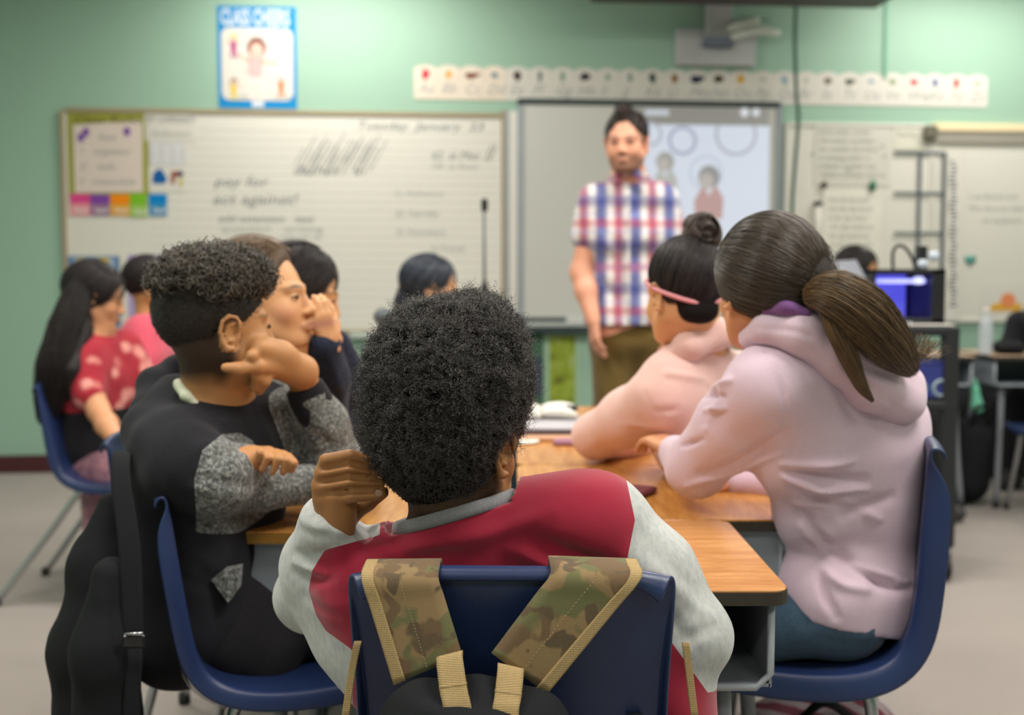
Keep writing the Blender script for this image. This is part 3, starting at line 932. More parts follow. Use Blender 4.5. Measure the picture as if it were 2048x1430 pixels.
pa = pin_sheet('handwritten_sheet', (1628, 250, 1780, 372), m_plain('sheet_a', (206, 205, 196), .8, .1), 'large pale handwritten sheet at the top of the middle whiteboard', off=.0135)
pb = pin_sheet('handwritten_sheet', (1644, 380, 1762, 560), m_plain('sheet_b', (220, 219, 208), .8, .1), 'handwritten sheet held by the brown and green magnets', off=.0175)
pc = pin_sheet('paper_sheet', (1786, 252, 1846, 300), m_plain('sheet_c', (212, 211, 198), .8, .1), 'small sheet above the tape grid', off=.0135)
scribble('Reading', 1792, 272, 10, M_INKF, pc, off=.018, wpx=44)
for i in range(6): scribble('write letter number word'[i:18 + i], 1636, 268 + i * 17, 11, M_INKF, pa, off=.0182, wpx=110 + 10 * (i % 3))
for i in range(8): scribble('How the day book told'[i:16 + i], 1656, 404 + i * 18, 12, M_INKF, pb, off=.022, wpx=86 + 8 * (i % 2))
for x, y in ((1625, 308), (1683, 318), (1697, 341), (1768, 312), (1765, 292), (1766, 352)):
    u, z = wuz(x, y, .018); v, f = wpoly(ellpts(u, z, .008, .008, 8), .0175); mesh('pencil_dot', v, f, M_INK, pa, False)
for (x, y, rx, rz, c, nm) in [(1647, 370, .02, .022, (72, 60, 50), 'brown'), (1744, 372, .02, .034, (34, 110, 80), 'dark green')]:
    u, z = wuz(x, y, .02)
    v, f = wpoly(ellpts(u, z, rx, rz, 14), .0215, .014); o = mesh('board_magnet', v, f, m_plain('magnet', c, .4, .5)); tag(o, nm + ' round magnet holding the handwritten sheet', 'magnet')
u, z = wuz(1940, 520, .014)
hp = [(u + .0023 * 16 * math.sin(t) ** 3, z + .0023 * (13 * math.cos(t) - 5 * math.cos(2 * t) - 2 * math.cos(3 * t) - math.cos(4 * t))) for t in np.linspace(0, 2 * math.pi, 24, endpoint=False)]
v, f = wpoly(hp[::-1], .0125, .008); o = mesh('heart_magnet', v, f, m_plain('teal_heart', (60, 138, 132), .4, .4)); tag(o, 'teal heart magnet on the right whiteboard', 'magnet')
pd = pin_sheet('picture_sheet', (1962, 566, 2150, 636), M_PAPER, 'white sheet with an orange and yellow picture by the right edge', 'picture', off=.0135)
u, z = wuz(2012, 612, .018); v, f = wpoly([(u - .1, z - .03), (u + .1, z - .03), (u + .1, z + .02), (u + .04, z + .01), (u - .04, z + .022), (u - .1, z + .005)], .0172); mesh('yellow_shape', v, f, ink('amber_ink', (222, 168, 60)), pd, False)
u, z = wuz(2016, 600, .018); v, f = wpoly(ellpts(u, z, .05, .045, 10), .0188); mesh('orange_shape', v, f, ink('orange_ink', (226, 140, 96)), pd, False)

# below the screen: dark noticeboard and the green picture poster
v, f = pbox(1040, 668, 1086, 812, .0, .012, .002); o = mesh('notice_panel', v, f, m_plain('bottle_green', (70, 104, 84), .6), None, False); tag(o, 'dark green panel below the screen, left of the leafy poster', 'panel')
v, f = pbox(1070, 716, 1084, 790, .012, .012); o = mesh('hanging_cloth', v, f, m_plain('navy_cloth', (60, 70, 92), .8), None, False); tag(o, 'narrow dark strip on the dark green panel', 'strip')
lp = thing('leafy_poster', wpt(*wuz(1120, 812), 0), 'yellow green poster with dark spots on the wall below the screen', 'poster')
v, f = pbox(1088, 668, 1160, 812, .0, .004); mesh('border', v, f, m_plain('poster_edge', (156, 188, 160), .6), lp, False)
t = NT('leaf_print', .7, .2); t.color(t.ramp(t.noise(9, 3, .6), [(.36, srgb(86, 84, 40)), (.46, srgb(136, 152, 50)), (.58, srgb(150, 170, 70)), (.68, srgb(184, 190, 150))]))
v, f = pbox(1099, 672, 1150, 808, .004, .002); mesh('print', v, f, t.m, lp, False)
v, f = pbox(700, 664, 1010, 676, .0, .07, .006); o = mesh('marker_tray', v, f, m_plain('aluminium_tray', (170, 182, 176), .4, .4), None, False); tag(o, 'aluminium marker tray along the foot of the ruled whiteboard', 'tray')

# ================================================================ furniture
def wood(name, c1, c2, axis=0, rough=0.24):
    t = NT(name, rough, 0.6)
    sc = [9, 9, 9]; sc[axis] = 1.1
    mp = t.mapping(tuple(sc))
    a = t.noise(7, 5, 0.65, mp, 0.4); b = t.noise(38, 3, 0.6, mp)
    c = t.ramp(a, [(.3, srgb(*c2)), (.5, srgb(*[(p + q) / 2 for p, q in zip(c1, c2)])), (.7, srgb(*c1))])
    c = t.mix(t.math('MULTIPLY', t.ramp(b, [(.5, (0, 0, 0, 1)), (.7, (1, 1, 1, 1))]), .45), c, srgb(*c2))
    t.color(c); t.bump(b, .08, .0006)
    return t.m
M_WOOD = wood('oak_laminate', (216, 164, 106), (178, 118, 66), 0)
M_WOODX = wood('oak_laminate_side', (210, 154, 82), (168, 108, 44), 0)
M_EDGE = m_plain('dark_edge_band', (60, 54, 46), .6, .25, var=.25, scale=90)
M_EDGEY = m_plain('ochre_edge_band', (150, 108, 44), .5, .3, var=.25, scale=60)
M_BIN = m_plain('grey_steel', (138, 146, 156), .42, .4, var=.05)
M_LEG = m_plain('grey_tube', (132, 136, 144), .38, .45, var=.05)
M_CHROME = m_plain('chrome', (176, 178, 182), .2, .6, metal=.85)
M_GLIDE = m_plain('glide_black', (40, 40, 42), .6)

def make_desk(w, d, h, label, top=None, edge=None, side=0.0):
    """Open-front school desk; the pupil sits on -Y."""
    r_ = thing('school_desk', (0, 0, 0), label, 'desk')
    pts = rrect(w, d, .028, 5)
    v, f = prism(pts, h - .022, h - .004, 0); mesh('edge_band', v, f, edge or M_EDGE, r_, False)
    v, f = prism(rrect(w - .003, d - .003, .027, 5), h - .0045, h, .0015); mesh('desktop', v, f, top or M_WOOD, r_, False)
    bw, bd, bh = w - .045, d - .07, .125
    zb = h - .022 - bh; y0 = -d / 2 + .025; yc = y0 + bd / 2
    v, f = join(box((0, yc, zb + .003), (bw, bd, .005)), box((-bw / 2, yc, zb + bh / 2), (.004, bd, bh)), box((bw / 2, yc, zb + bh / 2), (.004, bd, bh)), box((0, y0 + bd, zb + bh / 2), (bw, .004, bh)))
    bb = mesh('book_box', v, f, M_BIN, r_, False)
    lip = [(-bw / 2, y0, zb + bh), (-bw / 2, y0, zb + .02), (-bw / 2 + .02, y0, zb), (bw / 2 - .02, y0, zb), (bw / 2, y0, zb + .02), (bw / 2, y0, zb + bh)]
    v, f = tube(lip, .0055, 8); mesh('rolled_lip', v, f, m_plain('lip_steel', (158, 166, 174), .3, .5), bb)
    v, f = join(*[tube([(s * bw / 2, y0 + .01, zb + bh - .004), (s * bw / 2, y0 + .01, zb)], .007, 6) for s in (-1, 1)]); 
    for sx in (-1, 1):
        for sy in (-1, 1):
            x0 = sx * (bw / 2 - .06); yy = yc + sy * (bd / 2 - .06)
            v, f = tube([(x0, yy, zb), (x0 + sx * .012, yy + sy * .02, zb * .5), (x0 + sx * .03, yy + sy * .045, .025)], .0145, 12, n=10)
            lg = mesh('leg', v, f, M_LEG, r_)
            v, f = lathe([(.018, 0), (.02, .008), (.018, .03), (.012, .034)], 12, (x0 + sx * .03, yy + sy * .045, 0)); mesh('glide', v, f, M_GLIDE, lg)
    v, f = tube([(-bw / 2 + .07, yc + bd / 2 - .04, zb - .01), (bw / 2 - .07, yc + bd / 2 - .04, zb - .01)], .009, 8); mesh('cross_bar', v, f, M_LEG, r_)
    return r_

def place(r_, x, y, rz=0.0, z=0.0):
    r_.location = (x, y, z); r_.rotation_euler = (0, 0, rz); return r_
def copy_tree(o, parent=None):
    c = o.copy(); COL.objects.link(c)
    if parent is not None: c.parent = parent
    for ch in list(o.children): copy_tree(ch, c)
    return c

HPI = math.pi / 2
DESK_Z = .69
dn = place(make_desk(.61, .462, DESK_Z, 'nearest light oak school desk, right edge showing beside the grey sleeve'), .085, 1.541 + .231)
proto = make_desk(.61, .505, DESK_Z, 'right oak desk with brown edge under the lilac sleeve', M_WOODX)
proto['group'] = 'desks pushed together in the middle'
place(proto, .2625, 2.005 + .305, HPI)
dl = make_desk(.61, .505, .668, 'left oak desk with ochre edge beside the grey speckled sleeve', M_WOODX, M_EDGEY)
dl['group'] = 'desks pushed together in the middle'
place(dl, -.2555, 2.005 + .305, -HPI)
for x, y, rz, lab in [(.2625, 2.925, HPI, 'oak desk under the pink hoodie elbow'), (-.2555, 2.925, -HPI, 'left middle oak desk behind the curly heads'),
                      (.2625, 3.54, HPI, 'farthest right oak desk of the joined block'), (-.2555, 3.54, -HPI, 'far left oak desk with the open notebook')]:
    c_ = copy_tree(proto); place(c_, x, y, rz); c_['label'] = lab

# ---------------------------------------------------------------- school chairs
def shell_mat(name, rgb, rough=.36):
    t = NT(name, rough, .45)
    c = srgb(*rgb); t.color(t.mix(t.noise(14, 4), dk(c, .85), dk(c, 1.15)))
    t.bump(t.noise(900, 2), .25, .0005)
    return t.m
M_NAVY = shell_mat('navy_plastic', (32, 48, 88))

def chair_shell(scale=1.0, bw=.42, bt=.42, back_h=.335, lean=.055, flange=.03, tr=.017, cf=4.0, cr=.05):
    """One-piece seat and back: grid swept along the side profile, rim rolled outwards."""
    prof = [(.215, -.035), (.205, -.012), (.17, .004), (.10, 0.0), (.0, -.012), (-.10, -.006), (-.155, .012), (-.185, .045), (-.198, .1)]
    for t in (.35, .6, .8, .93):
        prof.append((-.198 - lean * t, .1 + (back_h - .1) * t))
    ft = min(flange, tr); prof.append((-.198 - lean - .002, back_h - .002)); prof.append((-.198 - lean - .006, back_h + .003)); prof.append((-.198 - lean - ft, back_h)); prof.append((-.198 - lean - ft - .003, back_h - .012))
    prof = np.array(prof); n = len(prof)
    halfw = np.interp(np.arange(n), [0, 2, 5, 7, 9, n - 5, n - 1], [bw * .44, bw * .5, bw * .5, bw * .47, bw * .47, bt * .5, bt * .5])
    cols = [(-1, 1.0), (-1, .35), (-.985, 0), (-.94, 0), (-.8, 0), (-.55, 0), (-.25, 0), (0, 0)]
    cols = cols + [(-a, b) for a, b in cols[:-1]][::-1]
    V = []
    for i in range(n):
        t = prof[min(i + 1, n - 1)] - prof[max(i - 1, 0)]; t /= np.linalg.norm(t)
        nrm = np.array([-t[1], t[0]])       # points behind / below
        if i >= n - 4:
            nrm = np.array([-1.0, -.1])
        for a, b in cols:
            dish = .012 * (1 - a * a) if i < n - 4 else 0
            rf = flange * min(1, max(0, (n - 5 - i) / cf))
            corner = 0
            if i >= n - 8:   # round the top corners
                k = max(0, (i - (n - 8))) / 7; corner = cr * k * k * max(0, (abs(a) - .5) / .5) ** 2.5
            p = prof[i] - nrm * (-b * rf) + nrm * (dish) * (1 if i > 6 else .7)
            p = prof[i] + nrm * (b * rf * (-1)) * (-1) + nrm * dish
            V.append((a * halfw[i] + (np.sign(a) * .006 * b) - np.sign(a) * corner * .5, p[0], p[1] - corner * .5))
    m = len(cols); F = []
    for i in range(n - 1):
        for j in range(m - 1):
            F.append((i * m + j, i * m + j + 1, (i + 1) * m + j + 1, (i + 1) * m + j))
    return np.array(V) * scale, F

def solid(o, th):
    md = o.modifiers.new('thick', 'SOLIDIFY'); md.thickness = th; md.offset = 0
    sb = o.modifiers.new('smooth', 'SUBSURF'); sb.levels = 1; sb.render_levels = 2

def make_chair(label, seat_z=.44, scale=1.0, slant=0.0, **kw):
    r_ = thing('school_chair', (0, 0, 0), label, 'chair')
    v, f = chair_shell(scale, **kw); v = v + np.array([0, 0, seat_z])
    sh = mesh('seat_shell', v, f, M_NAVY, r_); solid(sh, .006)
    s = scale
    for sx in (-1, 1):
        pth = [(sx * .19 * s, .17 * s, .012), (sx * .165 * s, .135 * s, seat_z * .55), (sx * .15 * s, .11 * s, seat_z - .035), (sx * .15 * s, .0, seat_z - .03), (sx * .155 * s, -.12 * s, seat_z - .03), (sx * .17 * s, (-.15 - slant * .4) * s, seat_z * .6), (sx * .2 * s, (-.21 - slant) * s, .012)]
        v, f = tube(pth, .0115, 10, n=34); mesh('leg_frame', v, f, M_CHROME, r_)
        for yy, xx in ((.17, .19), (-.21 - slant, .2)):
            v, f = lathe([(.014, 0), (.016, .006), (.015, .03)], 10, (sx * xx * s, yy * s, 0)); mesh('foot_cap', v, f, M_GLIDE, r_)
        v, f = tube([(sx * .165 * s, -.14 * s, seat_z - .03), (sx * .16 * s, -.2 * s, seat_z + .02), (sx * .155 * s, -.222 * s, seat_z + .14)], .0105, 10, n=12); mesh('back_upright', v, f, M_CHROME, r_)
    v, f = tube([(-.15 * s, .02, seat_z - .035), (.15 * s, .02, seat_z - .035)], .009, 8); mesh('cross_bar', v, f, M_CHROME, r_)
    return r_

# boy's chair: back towards us; sitter faces +Y
ch0 = make_chair('navy plastic chair with a camouflage backpack hung on its back, nearest', .435, 1.0, bw=.40, bt=.402, back_h=.335, lean=.05, flange=.022)
place(ch0, P(1033, 1165, 1.36)[0], 1.36 + .245, math.radians(-1.5))
tz = ch0
# vertical ribs moulded on the back
xc = ch0.location.x; yb = 1.36
# lilac girl's chair, sitter faces -X
ch1 = make_chair('navy chair under the girl in the lilac hoodie, seen from the side', .44, 1.07, bw=.40, bt=.36, back_h=.372, lean=.018, flange=.042, tr=.022, cf=1.2, cr=.02)
place(ch1, .530, 1.94 + .2, HPI - math.radians(13))
# left boy's chair, sitter faces +X
ch2 = make_chair('navy chair under the boy in the black and grey sweatshirt', .43, 1.0, bw=.40, bt=.34, back_h=.335, lean=.035, flange=.03, tr=.016, cf=1.2, cr=.02)
place(ch2, -.395, 1.9 + .17, -HPI + math.radians(16))
ch3 = make_chair('navy chair under the girl in the pink hoodie', .43, 1.0); place(ch3, .66, 2.72, HPI)
ch4 = make_chair('navy chair under the girl with the navy sweatshirt', .43, 1.0); place(ch4, -.66, 2.72, -HPI)
ch5 = make_chair('navy chair with a slanted chrome leg under the long haired girl', .43, 1.02, slant=.2); place(ch5, -1.36, 4.02, -HPI)

# ================================================================ people
def nrm(v):
    v = np.asarray(v, float); return v / (np.linalg.norm(v) + 1e-12)
def basis(fwd, up=(0, 0, 1)):
    f = nrm(fwd); r = nrm(np.cross(f, up)); u = np.cross(r, f)
    return np.column_stack([r, f, u])         # local x right, y forward, z up

def head(S, c, R, s=1.0, ears=True, nose=1.0, child=True):
    """Skull, face, nose, lips, chin, ears. c = centre between the ears."""
    def g(p): return c + R @ (np.array(p) * s)
    def E(p, r, k=.012, sub=False, rot=None):
        S.ell(g(p), np.array(r) * s, R if rot is None else R @ rot, k * s, sub)
    def C(a, b, ra, rb=None, k=.01, sub=False): S.cap(g(a), g(b), ra * s, (ra if rb is None else rb) * s, k * s, sub)
    E((0, -.014, .036), (.075, .096, .084))
    E((0, .035, -.02), (.060, .058, .078), .03)
    E((0, .036, -.072), (.046, .046, .036), .03)
    C((-.012, .076, -.098), (.012, .076, -.098), .013, k=.02)
    for sx in (-1, 1):
        E((sx * .036, .058, -.034), (.026, .024, .026), .02)
        C((sx * .058, .0, -.05), (sx * .03, .055, -.094), .014, .012, .03)
        C((sx * .010, .09, .014), (sx * .046, .074, .016), .0085, .007, .012)
        E((sx * .031, .1, -.004), (.0165, .014, .011), .008, True)
        E((sx * .031, .0755, -.004), (.0135, .0135, .012), .003)
    C((0, .09, .006), (0, .104 + .006 * (nose - 1), -.034), .0065, .0098, .008)
    E((0, .106 + .008 * (nose - 1), -.036), (.0095, .0095, .0085), .006)
    for sx in (-1, 1): E((sx * .0125, .097, -.039), (.0072, .009, .0065), .006)
    C((-.019, .0885, -.066), (0, .0965, -.062), .0042, .0055, .005); C((.019, .0885, -.066), (0, .0965, -.062), .0042, .0055, .005)
    C((-.016, .0875, -.071), (0, .0945, -.0735), .0045, .0065, .004); C((.016, .0875, -.071), (0, .0945, -.0735), .0045, .0065, .004)
    if ears:
        for sx in (-1, 1):
            rz = Matrix.Rotation(sx * math.radians(-22), 3, 'Z') @ Matrix.Rotation(math.radians(-10), 3, 'X')
            rz = np.array(rz)
            Rr = R @ rz
            E((sx * .076, -.004, -.010), (.0045, .0165, .028), .005, False, rz)
            o_ = np.array((sx * .081, -.006, -.008))
            hel = [o_ + rz @ np.array([sx * (.002 + .004 * max(0, -y) / .02), y, z]) for y, z in ((.012, .004), (.014, .020), (.006, .030), (-.007, .031), (-.0175, .020), (-.019, .003), (-.013, -.015), (-.003, -.028), (.006, -.026))]
            S.chain([g(q) for q in hel], [.0032 * s, .0038 * s, .004 * s, .0042 * s, .0042 * s, .004 * s, .0042 * s, .006 * s, .005 * s], .002 * s)
            anti = [o_ + rz @ np.array([sx * .001, y, z]) for y, z in ((.002, .018), (-.006, .012), (-.0085, -.002), (-.003, -.013), (.005, -.013))]
            S.chain([g(q) for q in anti], .003 * s, .002 * s)
            C((sx * .079, .0085, -.012), (sx * .0785, .008, -.018), .0042, k=.003)
            E((sx * .084, .001, -.006), (.006, .006, .009), .002, True, rz)
    return g

def hand(S, w, R, side=1, curl=(.35, .5, .3), s=1.0, thumb=(.5, .3), spread=.06, k=.006):
    """w wrist; R columns: x towards thumb (times side), y along fingers, z back of the hand."""
    def g(p): return w + R @ (np.array([p[0] * side, p[1], p[2]]) * s)
    S.cap(g((0, -.02, 0)), g((0, .01, 0)), .021 * s, .022 * s, .012)
    for x0, x1 in ((.013, .026), (.004, .009), (-.006, -.009), (-.014, -.026)):
        S.cap(g((x0, .012, 0)), g((x1, .082 - .15 * abs(x1 - .006), .002)), .0155 * s, .0118 * s, .012 * s)
    for (x, y, L, r, sp) in ((.027, .083, .070, .0092, 1), (.0095, .088, .078, .0094, .3), (-.009, .084, .072, .009, -.4), (-.0265, .075, .057, .0082, -1.1)):
        p = np.array([x, y, .002]); a = 0; d0 = np.array([math.sin(spread * sp), math.cos(spread * sp), 0])
        segs = (.45, .30, .25); rs = (r, r * .93, r * .86, r * .76)
        for q in range(3):
            a += curl[q]
            d = d0 * math.cos(a) + np.array([0, 0, -1]) * math.sin(a)
            n_ = p + d * L * segs[q]
            S.cap(g(p), g(n_), rs[q] * s, rs[q + 1] * s, .0035 * s if q else .006 * s)
            p = n_
    p = np.array([.022, .018, -.006]); a = thumb[0]
    pts = [p]
    for q, L in enumerate((.038, .033, .027)):
        d = np.array([math.sin(a), math.cos(a), -thumb[1]]); d /= np.linalg.norm(d); pts.append(pts[-1] + d * L); a -= .18
    S.chain([g(q) for q in pts], [.016 * s, .0115 * s, .0105 * s, .0088 * s], .006 * s)
    return g

def arm(S, sh, el, wr, ru=.042, re=.034, rw=.024, k=.02):
    S.chain([sh, (np.array(sh) * .5 + np.array(el) * .5), el], [ru, ru * .93, re], k)
    S.chain([el, (np.array(el) * .6 + np.array(wr) * .4), wr], [re, re * .98, rw], k)

def torso(S, sL, sR, pel, nk, w=.12, r=.085, k=.05, belly=1.0, rs=.05):
    """Shoulder bar, chest, waist and hip bars along the spine."""
    sL, sR, pel, nk = map(lambda q: np.array(q, float), (sL, sR, pel, nk))
    mid = (sL + sR) / 2; ax = nrm(sR - sL)
    S.cap(sL, sR, rs, rs, k)
    S.cap(nk, sL * .75 + mid * .25, .035, rs * .9, k); S.cap(nk, sR * .75 + mid * .25, .035, rs * .9, k)
    for t, ww, rr in ((.28, w * .95, r), (.6, w * .75, r * .97 * belly), (1.0, w * .8, r * 1.1 * belly)):
        c = mid * (1 - t) + pel * t
        a2 = nrm(ax * (1 - t) + np.array([ax[0], ax[1], 0]) * t)
        S.cap(c - a2 * ww, c + a2 * ww, rr, rr, k)

def skin_tints(o, V, g_inv, lip=(.30, .10, .08), brow=None, stubble=None, s=1.0, extra=None):
    """Pigment: lips, eyebrows, stubble shadow. g_inv maps world->head local."""
    Lc = g_inv(V)
    fac = np.zeros(len(V)); col = np.zeros((len(V), 3))
    def blend(c, f):
        nonlocal fac, col
        m = f > fac; col[m] = c; fac = np.maximum(fac, f)
    d = np.sqrt((Lc[:, 0] / .022) ** 2 + ((Lc[:, 2] + .068) / .0095) ** 2); m = (Lc[:, 1] > .078)
    blend(lip, np.clip(1.4 - d, 0, 1) * .75 * m)
    if stubble is not None:
        b = np.clip((-.045 - Lc[:, 2]) / .02, 0, 1) * (Lc[:, 1] > .0) * (Lc[:, 2] > -.135) * np.clip((Lc[:, 1] + .01) / .03, 0, 1)
        ml = np.clip(1.3 - np.sqrt((Lc[:, 0] / .026) ** 2 + ((Lc[:, 2] + .067) / .012) ** 2), 0, 1)
        mus = np.clip(1.4 - np.sqrt((Lc[:, 0] / .03) ** 2 + ((Lc[:, 2] + .054) / .009) ** 2), 0, 1) * (Lc[:, 1] > .07)
        blend(stubble, np.maximum(b * (1 - ml), mus) * .7)
    if brow is not None:
        for sx in (-1, 1):
            d = np.sqrt(((Lc[:, 0] - sx * .031) / .021) ** 2 + ((Lc[:, 2] - .0195 + 6 * (Lc[:, 0] - sx * .03) ** 2) / .0042) ** 2)
            blend(brow, np.clip(1.5 - d, 0, 1) * (Lc[:, 1] > .05) * .85)
    if extra: extra(Lc, blend)
    col_attr(o, col, fac)

M_EYEW = m_plain('eye_white', (215, 208, 200), .25, .5)
M_EYED = m_plain('eye_dark', (38, 26, 20), .2, .6)
def eyes(root, c, R, s, look=0.0, lid=.35):
    def g(p): return c + R @ (np.array(p) * s)
    for sx in (-1, 1):
        v, f = lathe([(.001, .0), (.0055, .0006), (.0078, .0028), (.0075, .004)][::-1], 14)
        v = v[:, [0, 2, 1]] * [1, -1, .62]
        v = v * s
        v = (v @ R.T) + g((sx * .031 + look * .004, .0925, -.0045)); 
        mesh('eye', v, f, M_EYED, root)
        pts = [g((sx * .031 + a * .0135, .0905 - .009 * a * a, -.0005 - .004 * a * a)) for a in np.linspace(-1, 1, 7)]
        v, f = tube(pts, .0013 * s, 5); mesh('eyelash', v, f, M_EYED, root)

def nails(): pass

def person(base, label):
    return thing('person', base, label, 'person')

def ellstrands(c, R, rad, n, m, spread, tgt, lift=.004, len_=(.55, 1.0), dirmask=None, wob=.002, seed=1):
    """Strands combed over an ellipsoid from random roots towards local direction tgt."""
    r_ = np.random.default_rng(seed)
    out = []
    rad = np.array(rad); tgt = nrm(tgt)
    D = r_.normal(size=(n * 4, 3)); D /= np.linalg.norm(D, axis=1, keepdims=True)
    if dirmask is not None: D = D[dirmask(D)]
    D = D[:n]; n = len(D)
    ts = np.linspace(0, 1, m)
    L = r_.uniform(len_[0], len_[1], n)
    lf = r_.uniform(0, lift, n)
    om = np.arccos(np.clip(D @ tgt, -1, 1)); om = np.maximum(om, 1e-3)
    ph = r_.uniform(0, 6.28, n)
    path = np.zeros((n, m, 3))
    perp = np.cross(D, tgt); perp /= np.linalg.norm(perp, axis=1, keepdims=True) + 1e-9
    for k, t in enumerate(ts):
        tt = t * L
        d = (np.sin((1 - tt) * om) / np.sin(om))[:, None] * D + (np.sin(tt * om) / np.sin(om))[:, None] * tgt
        p = d * (rad + (lf + .0015 * np.sin(t * math.pi))[:, None])
        p = p + perp * (wob * np.sin(ph + t * 5))[:, None]
        path[:, k] = c + p @ R.T
    return path

def bundle(guide, radii, n, m, seed=1, jitter=.12, curl=0.0, flat=1.0):
    """Strands following a guide polyline inside a radius profile."""
    r_ = np.random.default_rng(seed)
    G = catmull(guide, m); T = np.gradient(G, axis=0)
    A = np.zeros_like(G); B = np.zeros_like(G); prev = None
    for i in range(m):
        t = nrm(T[i])
        if prev is None: a, b = frame_of(t)
        else:
            a = prev - t * prev.dot(t); a = nrm(a); b = np.cross(t, a)
        prev = a; A[i] = a; B[i] = b
    rr = np.interp(np.linspace(0, 1, m), np.linspace(0, 1, len(radii)), radii)
    th = r_.uniform(0, 6.28, n); q = np.sqrt(r_.uniform(.15, 1, n))
    x = q * np.cos(th); y = q * np.sin(th) * flat
    stop = r_.uniform(.8, 1.0, n) ** .7
    path = np.zeros((n, m, 3))
    ph = r_.uniform(0, 6.28, (n, 2)); dx = r_.normal(size=n) * jitter; dy = r_.normal(size=n) * jitter
    u = np.linspace(0, 1, m)
    for k in range(m):
        tt = u[k] * stop
        ii = tt * (m - 1); i0 = np.clip(ii.astype(int), 0, m - 2); fr = (ii - i0)[:, None]
        g = G[i0] * (1 - fr) + G[i0 + 1] * fr; a = A[i0] * (1 - fr) + A[i0 + 1] * fr; b = B[i0] * (1 - fr) + B[i0 + 1] * fr
        r = rr[i0] * (1 - fr[:, 0]) + rr[i0 + 1] * fr[:, 0]
        xx = x + dx * u[k] + curl * np.sin(ph[:, 0] + u[k] * 9); yy = y + dy * u[k] + curl * np.cos(ph[:, 1] + u[k] * 9)
        path[:, k] = g + a * (xx * r)[:, None] + b * (yy * r)[:, None]
    return path

def coils(roots, dirs, length, m, rad, turns, seed=1, taperin=True):
    """Coiled strands growing from roots along dirs (afro / curls)."""
    r_ = np.random.default_rng(seed); n = len(roots)
    d = dirs / np.linalg.norm(dirs, axis=1, keepdims=True)
    a = np.cross(d, r_.normal(size=(n, 3))); a /= np.linalg.norm(a, axis=1, keepdims=True); b = np.cross(d, a)
    ph = r_.uniform(0, 6.28, n); L = length * r_.uniform(.6, 1.15, n); R_ = rad * r_.uniform(.6, 1.3, n); tn = turns * r_.uniform(.7, 1.3, n)
    bend = r_.normal(size=(n, 2)) * .35
    path = np.zeros((n, m, 3))
    for k, t in enumerate(np.linspace(0, 1, m)):
        w = ph + tn * 6.283 * t
        rr = R_ * min(1, t * 4)
        path[:, k] = roots + d * (L * t)[:, None] + a * (rr * np.cos(w) + bend[:, 0] * L * t * t)[:, None] + b * (rr * np.sin(w) + bend[:, 1] * L * t * t)[:, None]
    return path

def skinmesh(S, h, mat, root, hg=None, smooth=1, lo=None, **kw):
    V, F = S.build(h, smooth, lo=lo)
    o = mesh('body', V, F, mat, root)
    if hg is not None:
        c, R, s = hg
        skin_tints(o, V, lambda X: ((X - c) @ R) / s, s=s, **kw)
    else:
        col_attr(o, np.zeros((len(V), 3)), np.zeros(len(V)))
    return o

def cloth(name, S, h, mat, root, strokes=(), noise=(.002, 14), smooth=2, lo=None, label=None, pieces=None):
    V, F = S.build(h, smooth, lo=lo)
    V = wrinkle(V, F, strokes, noise)
    if pieces is None:
        return mesh(name, V, F, mat, root, label=label)
    # pieces: [(name, material, label, fn)] - fn(V)>=0 belongs to the piece; the rest is the main part
    main = None; rest = (V, F)
    made = []
    for nm, mt, lb, fn in pieces:
        a, b = split(rest[0], rest[1], fn(rest[0]))
        made.append((nm, mt, lb, b)); rest = a
    main = mesh(name, rest[0], rest[1], mat, root, label=label)
    for nm, mt, lb, (v, f) in made:
        if len(f): mesh(nm, v, f, mt, main, label=lb)
    return main

FLOOR_LO = np.array([-9, -9, 0.0])
def seated_legs(S, hipL, hipR, kneeL, kneeR, rh=.075, rk=.052, ra=.04, foot=None, k=.04):
    for h_, k_ in ((hipL, kneeL), (hipR, kneeR)):
        k_ = np.array(k_, float); h_ = np.array(h_, float)
        S.chain([h_, h_ * .5 + k_ * .5, k_], [rh, rh * .9, rk], k)
        an = k_.copy(); d = nrm([k_[0] - h_[0], k_[1] - h_[1], 0]); an = k_ + d * .02; an[2] = .10
        S.chain([k_, an], [rk, ra], k)
def shoes(root, kneeL, kneeR, hipL, mat):
    for k_ in (kneeL, kneeR):
        k_ = np.array(k_, float); h_ = np.array(hipL, float); d = nrm([k_[0] - h_[0], k_[1] - h_[1], 0])
        a = k_ + d * .02; a[2] = .045
        S = SDF(); S.cap(a - d * .03, a + d * .09, .042, .036, .02); S.cap(a, a + np.array([0, 0, .05]), .045, .045, .03)
        S.cut(lambda X, Y, Z: -(Z - .003) + 0 * X + 0 * Y)
        V, F = S.build(.007, 1); mesh('shoe', V, F, mat, root)
M_SHOE = m_plain('shoe_canvas', (70, 66, 68), .7, .2)
M_JEANS = m_cloth('blue_jeans', (52, 72, 92), .5, 420, rgb2=(72, 96, 116), weave=900)
M_BLACKP = m_cloth('black_trousers', (33, 32, 36), .4, 300, sheen=.05)

